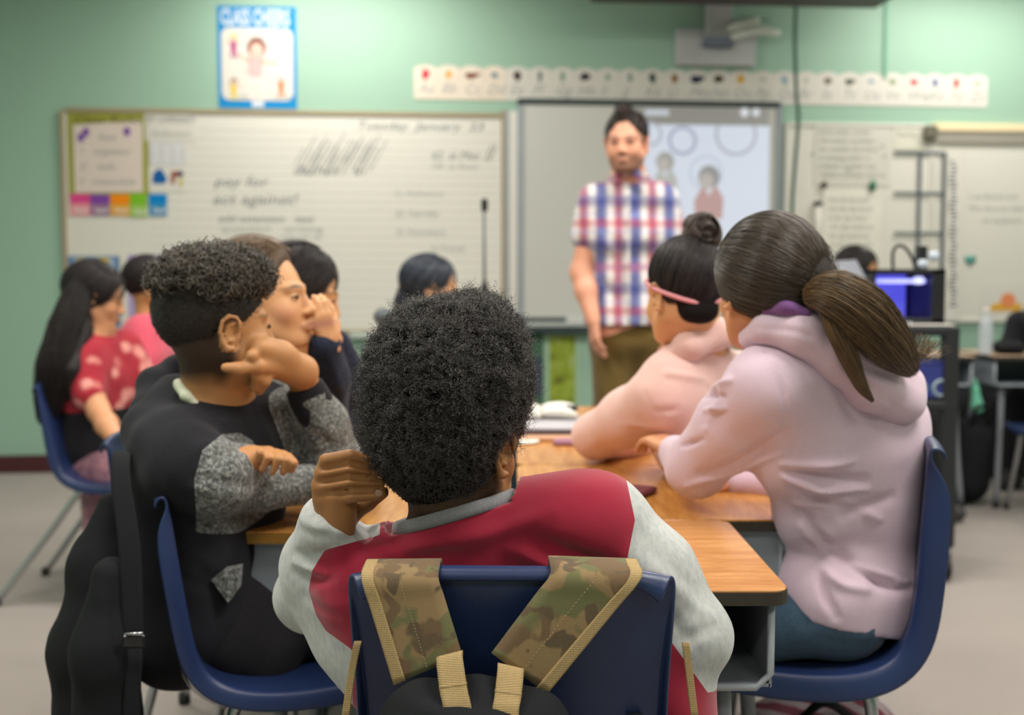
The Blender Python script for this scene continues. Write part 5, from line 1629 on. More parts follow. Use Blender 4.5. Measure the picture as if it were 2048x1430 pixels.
    hd = SDF(); hd.chain([P(300, 830, 2.03), P(310, 770, 2.1), P(350, 735, 2.14), P(390, 780, 2.16)], [.035, .032, .022, .02], .02); hd.chain([P(300, 830, 2.03), P(360, 845, 1.99), P(430, 850, 1.99), P(480, 870, 2.05)], [.035, .024, .018, .016], .02)
    cloth('hood', hd, .006, M_BLACKF, A, (), (.003, 14))
    ts = SDF(); ts.chain([P(357, 768, 2.02), P(372, 792, 1.985), P(400, 815, 1.985)], [.011, .010, .008], .01); cloth('undershirt', ts, .004, m_plain('pale_cotton', (206, 210, 188), .8), A)
    Tr = SDF(); seated_legs(Tr, hipN, hipF, knN, knF, .080, .064, .05); Tr.cap(hipN, hipF, .085, .085, .05); Tr.cap(P(395, 1260, 1.98), P(520, 1310, 2.02), .078, .066, .05)
    cloth('trousers', Tr, .008, M_BLACKP, A, (), (.004, 12)); shoes(A, knN, knF, hipN, M_SHOE)
    pkp = [P(422, 1160, 1.905), P(446, 1142, 1.90), P(478, 1136, 1.915), P(474, 1180, 1.91), P(456, 1206, 1.905)]; v, f = join((np.array(pkp + [p + np.array([0, .03, 0]) for p in pkp]), [(0, 1, 2, 3, 4), (9, 8, 7, 6, 5)] + [(i, 5 + i, 5 + (i + 1) % 5, (i + 1) % 5) for i in range(5)])); mesh('pocket_edge', v, f, M_SPECK, A, False)
    # hair: short faded shell + curls on top
    H = SDF(); H.ell(c + R @ np.array([0, -.014, .036]), np.array([.0775, .0985, .0865]), R, .01)
    H.ell(c + R @ np.array([0, -.008, .088]), np.array([.076, .092, .044]), R, .02)
    H.ell(c + R @ np.array([0, .045, .088]), np.array([.055, .056, .036]), R, .02)
    H.ell(c + R @ np.array([0, .14, -.045]), (.11, .085, .105), R, .01, True)
    for sx in (-1, 1): H.ell(c + R @ np.array([sx * .085, .004, -.028]), (.03, .045, .04), R, .012, True)
    H.cut(plane_cut(c + R @ np.array([0, -.03, -.05]), R @ nrm(np.array([0, .45, -1]))))
    V, F = H.build(.004, 1); N = normals(V, F); Lz = ((V - c) @ R)[:, 2]
    top = np.clip((Lz - .05) / .03, 0, 1)
    V = V + N * (top * (.006 * vnoise(V, 70) + .004 * vnoise(V, 130)))[:, None]
    hb = mesh('hair', V, F, m_hair('black_brown_hair', (40, 34, 31)), A, label='dark curly hair with faded sides')
    r_ = np.random.default_rng(9)
    Lc = (V - c) @ R; m = np.nonzero((Lc[:, 2] > .060 + .02 * (Lc[:, 1] < -.05)) )[0]; m = r_.choice(m, 3000)
    pth = coils(V[m], N[m] + r_.normal(size=(len(m), 3)) * .5 + R @ np.array([0, .15, 0]), .021, 18, .0062, 1.8, 4)
    strands('curls', pth, .00085, strand_mat('curl_strands', (38, 33, 30), (96, 88, 78), .28), hb, .7)
    m = np.nonzero((Lc[:, 2] > -.06) & (Lc[:, 2] < .075))[0]; m = r_.choice(m, 9000)
    strands('short_sides', coils(V[m], N[m] + r_.normal(size=(len(m), 3)) * .4, .0035, 4, .0004, 1, 5), .0003, M_STRAND_BK, hb)
build_left_boy()

# ---------------------------------------------------------------- girl in profile with the navy sweatshirt
M_SKIN_TAN = m_skin('tan_skin', (216, 166, 122))
M_NAVYF = m_cloth('navy_knit', (30, 36, 52), .5, 200, rgb2=(46, 54, 76), sheen=.08)
def build_profile_girl():
    A = person((P(520, 1100, 2.5)[0], 2.5, 0), 'girl in profile with tied back brown hair and navy sweatshirt, mouth behind her sleeve')
    s = .96
    c = P(524, 600, 2.36); R = basis((.985, -.12, .13), (-.1, 0, 1))
    sN, sF = P(500, 850, 2.36), P(690, 850, 2.62); nk = P(530, 740, 2.46); pel = P(470, 1200, 2.55)
    elN, wrN = P(650, 875, 2.52), P(640, 672, 2.40)
    elF, wrF = P(715, 860, 2.62), P(668, 680, 2.48)
    B = SDF(); head(B, c, R, s); B.chain([c + R @ np.array([0, -.02, -.03]), nk], [.05, .052], .03)
    torso(B, sN, sF, pel, nk, w=.09, r=.07, rs=.04); arm(B, sN, elN, wrN, .034, .028, .018); arm(B, sF, elF, wrF, .034, .028, .018)
    for w_, dx in ((P(662, 684, 2.37), -1), (P(665, 668, 2.45), 0)):
        hand(B, w_, basis((-.35, -.2, .9), (0, -1, .2)) if dx else basis((-.5, .1, .8), (.2, -1, 0)), 1, (.35, .7, .6), .72, (.3, .4))
    hN, hF = P(480, 1180, 2.5), P(500, 1150, 2.68); kN, kF = np.array([-.28, 2.55, .47]), np.array([-.28, 2.75, .47])
    seated_legs(B, hN, hF, kN, kF, .06, .045, .035)
    def more(Lc, blend):
        d = np.sqrt(((Lc[:, 1] - .06) / .03) ** 2 + ((Lc[:, 2] + .035) / .022) ** 2); blend((.62, .26, .18), np.clip(1.2 - d, 0, 1) * .45)
        f = np.clip((.02 - Lc[:, 1] + .9 * (Lc[:, 2] - .05)) / .02, 0, 1) * (Lc[:, 2] > .0) * (Lc[:, 1] < .075)
        blend((.10, .07, .05), f * .6)
    skinmesh(B, .0036, M_SKIN_TAN, A, (c, R, s), brow=(.08, .05, .03), lip=(.48, .22, .17), extra=more)
    eyes(A, c, R, s)
    S = SDF(); torso(S, sN, sF, pel, P(520, 780, 2.45), w=.115, r=.09, rs=.06, k=.06)
    S.chain([sN, P(590, 860, 2.45), elN], [.062, .058, .052], .02); S.chain([elN, P(655, 755, 2.44), P(650, 690, 2.38)], [.052, .048, .036], .02)
    S.chain([sF, elF], [.062, .054], .02); S.chain([elF, P(700, 770, 2.55), P(672, 690, 2.49)], [.052, .046, .036], .02)
    cloth('sweatshirt', S, .006, M_NAVYF, A, [((640, 700), (680, 760), (700, 840), .010, .005), ((610, 740), (680, 800), .01, -.006), ((620, 780), (700, 860), .01, .006), ((600, 820), (690, 900), .012, -.006)], (.003, 15))
    Tr = SDF(); seated_legs(Tr, hN, hF, kN, kF, .08, .06, .045); Tr.cap(hN, hF, .09, .09, .05); cloth('trousers', Tr, .01, M_BLACKP, A); shoes(A, kN, kF, hN, M_SHOE)
    rad = np.array([.080, .101, .091]) * 1.02; hc = c + R @ np.array([0, -.016, .036])
    H = SDF(); H.ell(hc, rad, R, .01); H.ell(c + R @ np.array([0, .114, -.03]), (.12, .082, .125), R, .02, True)
    for sx in (-1, 1): H.ell(c + R @ np.array([sx * .085, .01, -.03]), (.03, .04, .045), R, .012, True)
    H.cut(plane_cut(c + R @ np.array([0, -.03, -.05]), R @ nrm(np.array([0, .45, -1])))); H.ell(c + R @ np.array([0, -.13, -.02]), (.04, .045, .045), R, .02)
    V, F = H.build(.005, 2); hb = mesh('hair', V, F, m_hair('mid_brown_hair', (84, 66, 50)), A)
    strands('combed_strands', ellstrands(hc, R, rad, 2600, 12, 0, (0, -1, -.25), .004, (.5, 1.0), lambda D: D[:, 1] < .35 + .6 * D[:, 2], .001, 12), .0006, strand_mat('mid_brown_strands', (70, 54, 40), (140, 112, 84)), hb, .6)
    strands('baby_hairs', ellstrands(hc, R, rad, 260, 8, 0, (0, -1, -.1), .012, (.2, .5), lambda D: (D[:, 2] > .5), .004, 14), .0003, strand_mat('fine_strands', (110, 90, 70), (150, 124, 96)), hb, .6)
build_profile_girl()

# ---------------------------------------------------------------- simpler helper for the people farther back
def long_hair(A, c, R, s, mat, smat, rad, face_y=.12, tails=(), n=1500, h=.006, seed=3, ears=False):
    hc = c + R @ (np.array([0, -.014, .036]) * s); rad = np.array(rad) * s
    H = SDF(); H.ell(hc, rad, R, .01)
    for pts, rs in tails: H.chain(pts, rs, .03)
    H.ell(c + R @ (np.array([0, face_y, -.04]) * s), np.array((.11, .085, .118)) * s, R, .012, True)
    if ears:
        for sx in (-1, 1): H.ell(c + R @ (np.array([sx * .085, .004, -.022]) * s), np.array((.03, .036, .036)) * s, R, .012, True)
        H.cut(plane_cut(c + R @ (np.array([0, -.03, -.055]) * s), R @ nrm(np.array([0, .45, -1])))) if not tails else None
    V, F = H.build(h, 2); N = normals(V, F); V = V + N * (.002 * vnoise(V * [1, 1, .3], 90))[:, None]
    hb = mesh('hair', V, F, mat, A)
    if n: strands('hair_strands', ellstrands(hc, R, rad, n, 10, 0, (0, -.5, -.9), .004, (.4, .9), lambda D: (D[:, 1] < .45 + .5 * D[:, 2]), .001, seed), .0008, smat, hb, .6)
    return hb
M_STR_BK = strand_mat('black_strands', (28, 25, 27), (58, 52, 52), .4, .3)

def build_dark_girl():      # behind the profile girl
    A = person((P(560, 1000, 3.0)[0], 3.05, 0), 'girl with glossy dark hair half hidden behind the girl in profile')
    s = 1.0; c = P(600, 585, 2.95); R = basis((.93, .2, -.22))
    sN, sF = P(560, 760, 2.95), P(680, 760, 3.2); nk = P(590, 690, 3.02); pel = P(540, 1000, 3.05)
    elN, wrN = P(695, 790, 3.1), P(655, 650, 3.0)
    B = SDF(); head(B, c, R, s); B.chain([c + R @ np.array([0, -.02, -.03]), nk], [.05, .052], .03); torso(B, sN, sF, pel, nk, w=.09, r=.07, rs=.04); arm(B, sN, elN, wrN, .04, .034, .022)
    arm(B, sF, P(720, 780, 3.2), P(640, 780, 3.3), .04, .034, .022)
    hand(B, P(652, 648, 2.98), basis((-.5, -.1, .75), (0, -1, .2)), 1, (.4, .7, .6), .85)
    hN, hF = P(540, 1010, 2.98), P(550, 1000, 3.16); kN, kF = np.array([-.3, 3.1, .47]), np.array([-.3, 3.3, .47]); seated_legs(B, hN, hF, kN, kF, .06, .045, .035)
    skinmesh(B, .005, M_SKIN_TAN, A, (c, R, s), brow=(.03, .02, .02)); eyes(A, c, R, s)
    S = SDF(); torso(S, sN, sF, pel, P(585, 715, 3.02), w=.115, r=.09, rs=.058, k=.06); S.chain([sN, elN, P(668, 700, 3.02)], [.06, .052, .038], .02); S.chain([sF, P(720, 780, 3.2), P(640, 780, 3.3)], [.06, .052, .04], .02)
    cloth('sweatshirt', S, .009, M_NAVYF, A, (), (.004, 12)); Tr = SDF(); seated_legs(Tr, hN, hF, kN, kF, .08, .06, .045); Tr.cap(hN, hF, .09, .09, .05); cloth('trousers', Tr, .012, M_BLACKP, A); shoes(A, kN, kF, hN, M_SHOE)
    long_hair(A, c, R, s, m_hair('glossy_dark_hair', (44, 40, 44), .3), M_STR_BK, (.085, .103, .094), .128, [([P(575, 560, 2.98), P(560, 660, 3.02)], [.06, .05])], 1600)
build_dark_girl()

def build_pink_girl():
    M_PINK = fleece('pink_fleece', (222, 180, 174), (238, 202, 194))
    A = person((P(1400, 1100, 2.5)[0], 2.5, 0), 'girl in a pink hoodie with a high hair bun and thin pink headband')
    s = .93; c = P(1368, 588, 2.42); R = basis((-.42, .9, -.1))
    sN, sF = P(1330, 790, 2.42), P(1480, 760, 2.66); nk = P(1400, 690, 2.5); pel = P(1500, 1100, 2.6)
    elN, wrN = P(1190, 872, 2.64), P(1300, 900, 2.86); elF, wrF = P(1400, 850, 2.85), P(1330, 880, 2.95)
    B = SDF(); head(B, c, R, s); B.chain([c + R @ np.array([0, -.02, -.03]), nk], [.05, .054], .03); torso(B, sN, sF, pel, nk, w=.09, r=.07, rs=.04); arm(B, sN, elN, wrN, .04, .034, .022); arm(B, sF, elF, wrF, .04, .034, .022)
    hand(B, wrN, basis((.3, .6, .1)), 1, (.3, .4, .3), .9); hand(B, wrF, basis((-.5, .5, .1)), -1, (.3, .4, .3), .9)
    hN, hF = P(1490, 1090, 2.55), P(1500, 1080, 2.75); kN, kF = np.array([.3, 2.6, .47]), np.array([.3, 2.8, .47]); seated_legs(B, hN, hF, kN, kF, .06, .045, .035)
    skinmesh(B, .0045, M_SKIN_TAN, A, (c, R, s), brow=(.03, .02, .015)); eyes(A, c, R, s)
    S = SDF(); torso(S, sN, sF, pel, P(1405, 705, 2.5), w=.115, r=.092, rs=.060, k=.06)
    S.chain([sN, P(1255, 835, 2.53), elN], [.068, .062, .052], .03); S.chain([elN, wrN], [.052, .036], .02); S.chain([sF, elF, wrF], [.06, .054, .036], .02)
    S.cap(P(1400, 680, 2.5), P(1345, 740, 2.42), .045, .05, .03)
    cloth('hoodie', S, .006, M_PINK, A, [((1325, 735), (1380, 745), (1430, 760), .008, .006), ((1330, 748), (1430, 775), .006, -.006), ((1280, 780), (1320, 850), .006, -.004), ((1230, 850), (1330, 860), .01, .004), ((1300, 830), (1360, 830), .008, -.005)], (.003, 13))
    hd = SDF(); hd.chain([P(1338, 722, 2.42), P(1380, 690, 2.40), P(1430, 668, 2.43), P(1478, 665, 2.5)], [.026, .032, .034, .03], .02); cloth('hood', hd, .006, M_PINK, A, (), (.003, 14))
    Tr = SDF(); seated_legs(Tr, hN, hF, kN, kF, .08, .06, .045); Tr.cap(hN, hF, .09, .09, .05); cloth('jeans', Tr, .01, M_JEANS, A); shoes(A, kN, kF, hN, M_SHOE)
    rad = np.array([.080, .096, .092]) * s * 1.02; hc = c + R @ (np.array([0, -.014, .038]) * s); bun = nrm(np.array([.28, -.25, .95]))
    H = SDF(); H.ell(hc, rad, R, .01); H.ell(hc + R @ (bun * rad * .9), (.03, .03, .025), R, .02)
    H.ell(c + R @ np.array([0, .118, -.05]), (.11, .085, .11), R, .012, True); H.ell(c + R @ np.array([0, -.052, -.04]), (.046, .036, .03), R, .02)
    for sx in (-1, 1): H.ell(c + R @ np.array([sx * .085, .0, -.02]), (.026, .03, .036), R, .012, True)
    H.cut(plane_cut(c + R @ np.array([0, -.05, -.066]), R @ nrm(np.array([0, .4, -1]))))
    V, F = H.build(.005, 2); hb = mesh('hair', V, F, M_HAIR_BK, A, label='black hair pulled up into the bun')
    strands('combed_strands', ellstrands(hc, R, rad, 3200, 12, 0, bun, .003, (.5, 1.0), lambda D: (D[:, 1] < .5 + .5 * D[:, 2]), .001, 22), .0006, M_STR_BK, hb, .6)
    b0 = P(1404, 470, 2.42)
    Bn = SDF(); Bn.ell(b0, (.038, .040, .046), None, .01); Bn.ell(b0 + np.array([-.012, 0, .02]), (.03, .034, .028), None, .02); V, F = Bn.build(.004, 1); N = normals(V, F)
    rel = V - b0; th = np.arctan2(rel[:, 2], rel[:, 0]); rr = np.hypot(rel[:, 0], rel[:, 2]); V = V + N * (.0035 * np.sin(th * 2 + rr * 260) + .0015 * vnoise(V, 120))[:, None]
    bn = mesh('hair_bun', V, F, m_hair('bun_hair', (50, 40, 38)), A, label='coiled top bun')
    r_ = np.random.default_rng(2); pts = []
    for i in range(1500):
        t0 = r_.uniform(0, 6.28); q = r_.uniform(.35, 1.04); ph = r_.uniform(-1, 1)
        t = np.linspace(0, 1.8, 10); u = ph + .5 * np.sin(t * 1.5 + t0)
        rr = np.sqrt(np.clip(1.05 - .6 * u * u, .1, 1)); pts.append(b0 + np.stack([.041 * rr * np.cos(t0 + t), .043 * u, .047 * rr * np.sin(t0 + t)], 1))
    strands('bun_strands', np.array(pts), .0006, strand_mat('bun_strand', (38, 30, 28), (92, 74, 66)), bn, .6)
    # headband: a ring around the head under the hair
    ax = R[:, 0]; path = []
    for t in np.linspace(0, 2 * math.pi, 50):
        y, z = math.cos(t), math.sin(t)
        d = np.array([math.sin(t) * rad[0] * 1.04, -math.cos(t) * rad[1] * 1.05 , -.045 - .018 * math.cos(t) + .03 * (1 - math.cos(t)) / 2 * 1.2])
        k_ = math.sqrt(max(.05, 1 - (d[2] / rad[2]) ** 2)); d[0] *= k_ * 1.02; d[1] *= k_ * 1.02
        path.append(hc + R @ d)
    v, f = tube(path, .0052, 8, caps=False); mesh('headband', v, f, m_plain('pink_elastic', (226, 150, 158), .6, .3), A)
build_pink_girl()

def build_teacher():
    A = person((P(1250, 1100, 4.45)[0], 4.45, 0), 'man in a red white and blue checked shirt and khaki trousers standing before the screen')
    M_SK = m_skin('fair_skin', (222, 164, 138))
    s = 1.0; c = P(1253, 286, 4.4); R = basis((-.28, -.95, -.05))
    sR, sL = P(1192, 402, 4.44), P(1322, 400, 4.50)       # his right shoulder is on the left of the picture
    nk = P(1257, 350, 4.47); pel = P(1262, 660, 4.5)
    elR, wrR = P(1163, 545, 4.44), P(1186, 638, 4.36); elL, wrL = P(1352, 540, 4.5), P(1340, 640, 4.42)
    B = SDF(); head(B, c, R, s); B.chain([c + R @ np.array([0, -.02, -.05]), nk], [.062, .062], .03); torso(B, sR, sL, pel, nk, w=.10, r=.08, rs=.045); arm(B, sR, elR, wrR, .048, .044, .029); arm(B, sL, elL, wrL, .052, .044, .029)
    hand(B, wrR, basis((.12, -.05, -.95), (-.9, -.3, 0)), 1, (.25, .35, .25), 1.0); hand(B, wrL, basis((-.1, -.05, -.95), (.9, -.3, 0)), -1, (.25, .35, .25), 1.0)
    hL, hR = P(1300, 680, 4.5), P(1232, 680, 4.5); fL = np.array([hL[0] + .05, 4.5, .08]); fR = np.array([hR[0] - .02, 4.46, .08]); kL, kR = (hL + fL) / 2, (hR + fR) / 2
    B.chain([hL, kL, fL], [.08, .055, .04], .03); B.chain([hR, kR, fR], [.08, .055, .04], .03)
    def socket_shade(Lc, blend):  # shade of the eye sockets, painted into the skin colour
        for sx in (-1, 1):
            d = np.sqrt(((Lc[:, 0] - sx * .031) / .018) ** 2 + ((Lc[:, 2] - .002) / .012) ** 2); blend((.12, .06, .03), np.clip(1.3 - d, 0, 1) * (Lc[:, 1] > .04) * .5)
    skinmesh(B, .006, M_SK, A, (c, R, s), brow=(.05, .03, .02), stubble=(.10, .055, .038), lip=(.42, .17, .13), extra=socket_shade); eyes(A, c, R, s)
    # plaid: blue and red bands over white
    t = NT('plaid_cotton', .8, .2, 0, .1); x, y, z = t.sep()
    def band(co, per, ph, w, soft=.12):
        u = t.math('FRACT', t.math('ADD', t.math('MULTIPLY', co, 1 / per), ph)); d = t.math('ABSOLUTE', t.math('SUBTRACT', u, .5))
        nd = t.n('ShaderNodeMapRange'); t.put(nd.inputs[0], d); nd.inputs[1].default_value = w / 2 + soft / 2; nd.inputs[2].default_value = w / 2 - soft / 2 if w > soft else 0; nd.inputs[3].default_value = 0; nd.inputs[4].default_value = 1; return nd.outputs[0]
    c0 = srgb(226, 224, 226); blue = srgb(34, 44, 140); red = srgb(168, 24, 56); lb = srgb(130, 150, 200)
    col = t.mix(t.math('MULTIPLY', band(x, .135, .30, .30), .85), c0, blue); col = t.mix(t.math('MULTIPLY', band(x, .135, .80, .24), .85), col, red); col = t.mix(t.math('MULTIPLY', band(x, .0675, .05, .16), .45), col, lb)
    col = t.mix(t.math('MULTIPLY', band(z, .17, .10, .22), .5), col, blue); col = t.mix(t.math('MULTIPLY', band(z, .17, .60, .18), .55), col, red); col = t.mix(t.math('MULTIPLY', band(z, .0675, .1, .14), .35), col, lb)
    t.color(col)
    S = SDF(); torso(S, sR, sL, pel, P(1257, 362, 4.47), w=.10, r=.100, rs=.058, k=.06)
    S.chain([sR, P(1172, 470, 4.44)], [.066, .062], .03); S.chain([sL, P(1342, 470, 4.5)], [.066, .062], .03); S.cap(P(1235, 620, 4.5), P(1285, 620, 4.5), .115, .115, .06); S.cap(P(1235, 700, 4.5), P(1285, 700, 4.5), .115, .115, .06)
    S.cut(plane_cut(P(1257, 650, 4.45), (0, 0, -1)))
    def arms_only(X, Y, Z): return np.minimum(0 * X + 0 * Y + 0 * Z - 1, 0)
    Vs, Fs = S.build(.0075, 2); Vs = wrinkle(Vs, Fs, [((1170, 420), (1210, 470), .02, -.008), ((1330, 420), (1290, 480), .02, -.008), ((1210, 500), (1260, 530), .015, .006), ((1180, 540), (1240, 600), .02, -.006)], (.005, 9))
    sh = mesh('checked_shirt', Vs, Fs, t.m, A)
    for sx in (-1, 1):
        cc = P(1257, 352, 4.40); v, f = box((0, 0, 0), (.075, .008, .035), .003); ca, sa = math.cos(sx * .5), math.sin(sx * .5); Rm = np.array([[ca, 0, sa], [0, 1, 0], [-sa, 0, ca]])
        mesh('collar_wing', v @ Rm.T + cc + np.array([sx * .045, -.012, -.0]), f, t.m, sh, False)
    pl = SDF(); pl.cap(P(1256, 385, 4.365), P(1258, 640, 4.375), .008, .008); cloth('button_placket', pl, .005, t.m, A, (), (0, 1))
    M_KH = m_cloth('khaki_cotton', (112, 92, 48), .35, 120, rgb2=(94, 76, 38), var=.2)
    Tr = SDF(); Tr.cap(hR, hL, .105, .105, .05); Tr.chain([hL, kL, fL], [.1, .078, .062], .03); Tr.chain([hR, kR, fR], [.1, .078, .062], .03); cloth('khaki_trousers', Tr, .009, M_KH, A, [((1210, 700), (1260, 760), .02, -.008), ((1290, 700), (1270, 780), .02, -.008)], (.005, 9))
    for f_ in (fL, fR):
        Sh = SDF(); Sh.cap(f_ + np.array([0, .04, -.03]), f_ + np.array([0, -.13, -.035]), .048, .04, .02); Sh.cut(lambda X, Y, Z: -(Z - .003) + 0 * X + 0 * Y); V, F = Sh.build(.008, 1); mesh('shoe', V, F, m_plain('brown_leather', (70, 52, 40), .5), A)
    hc = c + R @ (np.array([0, -.014, .036]) * s)
    H = SDF(); H.ell(hc, np.array([.0785, .098, .088]) * s, R, .01); H.ell(c + R @ np.array([.005, .03, .114]), (.03, .045, .034), R, .02)
    H.ell(c + R @ np.array([0, .118, -.035]), (.074, .088, .128), R, .008, True)
    for sx in (-1, 1): H.ell(c + R @ np.array([sx * .085, .01, -.03]), (.03, .04, .045), R, .01, True)
    H.cut(plane_cut(c + R @ np.array([0, -.03, -.06]), R @ nrm(np.array([0, .45, -1])))); V, F = H.build(.006, 1); N = normals(V, F); hb = mesh('hair', V + N * (.004 * vnoise(V, 70))[:, None], F, m_hair('short_brown_hair', (46, 36, 32)), A)
    r_ = np.random.default_rng(5); m = r_.choice(len(V), 2500); strands('short_strands', coils(V[m], N[m] + R @ np.array([0, .2, .5]) + r_.normal(size=(len(m), 3)) * .3, .012, 5, .001, .5, 6), .0007, M_STR_BK, hb)
build_teacher()

def build_center_girl():
    A = person((P(850, 900, 4.2)[0], 4.2, 0), 'girl with long black hair and grey top, head above the round afro')
    s = .97; c = P(862, 576, 4.15); R = basis((.985, .12, .0))
    sN, sF = P(800, 690, 4.1), P(880, 690, 4.35); nk = P(850, 640, 4.18); pel = P(830, 850, 4.2)
    B = SDF(); head(B, c, R, s); B.chain([c + R @ np.array([0, -.02, -.03]), nk], [.05, .05], .03); torso(B, sN, sF, pel, nk, w=.09, r=.07, rs=.04); arm(B, sN, P(860, 770, 4.0), P(930, 780, 4.0), .036, .032, .022); arm(B, sF, P(900, 770, 4.4), P(950, 780, 4.2), .036, .032, .022)
    hand(B, P(930, 780, 4.0), basis((.9, .2, 0)), -1); hand(B, P(950, 780, 4.2), basis((.9, -.2, 0)), 1)
    hN, hF = P(820, 860, 4.1), P(830, 860, 4.3); kN, kF = hN + [.4, 0, 0], hF + [.4, 0, 0]; seated_legs(B, hN, hF, kN, kF, .06, .045, .035); skinmesh(B, .007, M_SKIN_TAN, A, (c, R, s), brow=(.03, .02, .02)); eyes(A, c, R, s)
    S = SDF(); torso(S, sN, sF, pel, P(846, 655, 4.18), w=.115, r=.09, rs=.058, k=.06); S.chain([sN, P(860, 770, 4.0), P(920, 780, 4.0)], [.06, .05, .036], .02); S.chain([sF, P(900, 770, 4.4), P(940, 780, 4.22)], [.06, .05, .036], .02)
    S.cap(P(765, 632, 4.1), P(800, 660, 4.12), .03, .05, .03)
    cloth('grey_top', S, .011, m_cloth('grey_jersey', (92, 98, 102), .2, 200), A, (), (.005, 10)); Tr = SDF(); seated_legs(Tr, hN, hF, kN, kF, .08, .06, .045); Tr.cap(hN, hF, .09, .09, .05); cloth('jeans', Tr, .013, M_JEANS, A); shoes(A, kN, kF, hN, M_SHOE)
    long_hair(A, c, R, s, m_hair('blue_black_hair', (36, 38, 46), .32), strand_mat('blue_black_strands', (30, 32, 40), (74, 84, 100)), (.084, .106, .094), .128, [([P(845, 560, 4.18), P(822, 610, 4.16), P(808, 680, 4.13)], [.065, .06, .05])], 1400, .007, ears=True)
build_center_girl()

def floral():
    t = NT('red_floral', .8, .2, 0, .1)
    v = t.voro(13, 'SMOOTH_F1'); n = t.noise(22, 3)
    base = t.mix(t.noise(5, 2), srgb(150, 34, 50), srgb(176, 48, 62))
    pet = t.ramp(t.math('ADD', v, t.math('MULTIPLY', n, .25)), [(.36, (1, 1, 1, 1)), (.48, (0, 0, 0, 1))])
    t.color(t.mix(pet, base, t.mix(t.noise(14, 2), srgb(226, 170, 150), srgb(214, 116, 126)))); return t.m
def build_floral_girl():
    A = person((P(200, 1000, 4.05)[0], 4.05, 0), 'girl with very long dark hair in a red floral top, leaning on her chair')
    s = .98; c = P(190, 594, 4.1); R = basis((.9, .25, -.2))
    sN, sF = P(160, 712, 4.0), P(245, 700, 4.25); nk = P(190, 668, 4.1); pel = P(205, 890, 4.12)
    elN, wrN = P(197, 822, 3.9), P(240, 893, 3.72); elF, wrF = P(300, 780, 4.25), P(330, 760, 4.05)
    B = SDF(); head(B, c, R, s); B.chain([c + R @ np.array([0, -.02, -.03]), nk], [.05, .052], .03); torso(B, sN, sF, pel, nk, w=.09, r=.075, rs=.042); arm(B, sN, elN, wrN, .044, .038, .024); arm(B, sF, elF, wrF, .042, .036, .024)
    hand(B, wrN, basis((.4, -.5, -.7), (0, -.5, .6)), -1, (.3, .4, .3), .95); hand(B, wrF, basis((.7, -.5, .3)), 1, (.3, .4, .3), .95)
    hN, hF = P(180, 925, 4.05), P(200, 915, 4.22); kN, kF = P(150, 985, 3.75), P(175, 975, 3.85)
    kN = np.array([hN[0] + .05, 3.98, .45]); kF = np.array([hF[0] + .35, 4.1, .46]); seated_legs(B, hN, hF, kN, kF, .065, .05, .038)
    skinmesh(B, .006, M_SKIN_MD, A, (c, R, s), brow=(.03, .02, .02)); eyes(A, c, R, s)
    S = SDF(); torso(S, sN, sF, pel, P(192, 682, 4.1), w=.12, r=.098, rs=.06, k=.06); S.chain([sN, P(180, 790, 3.93)], [.065, .055], .03); S.chain([sF, P(275, 745, 4.25)], [.065, .055], .03)
    V, F = S.build(.009, 2); V = wrinkle(V, F, [], (.005, 9)); a, b = split(V, F, (P(200, 815, 4.1)[2] - V[:, 2]) * 1.0)
    top = mesh('floral_top', *a, floral(), A); mesh('dark_waist', *b, M_BLACKP, top, label='black lower part of the top')
    Mp = m_cloth('mauve_leggings', (122, 92, 108), .3, 60, rgb2=(168, 120, 132), var=.2)
    Tr = SDF(); seated_legs(Tr, hN, hF, kN, kF, .085, .065, .05); Tr.cap(hN, hF, .1, .1, .05); cloth('patterned_trousers', Tr, .011, Mp, A); shoes(A, kN, kF, hN, m_plain('pink_shoe', (196, 110, 130), .6))
    long_hair(A, c, R, s, m_hair('long_black_hair', (34, 30, 31), .35), M_STR_BK, (.090, .110, .10), .128, [([P(172, 600, 4.1), P(135, 660, 4.02), P(108, 740, 3.96), P(96, 800, 3.93), P(94, 840, 3.93)], [.07, .065, .05, .035, .012]), ([P(158, 660, 4.0), P(140, 740, 3.93), P(145, 790, 3.93)], [.05, .045, .025])], 1500, .008)
    hb = [o for o in A.children if o.name.startswith('hair')][0]
    strands('long_strands', bundle([P(165, 570, 4.05), P(135, 650, 3.97), P(112, 730, 3.91), P(98, 800, 3.9), P(92, 850, 3.9)], [.045, .06, .055, .04, .02], 2200, 16, 8, .2, .08), .0008, strand_mat('floral_girl_strands', (24, 21, 22), (48, 42, 40), .5, .25), hb, .6)
build_floral_girl()

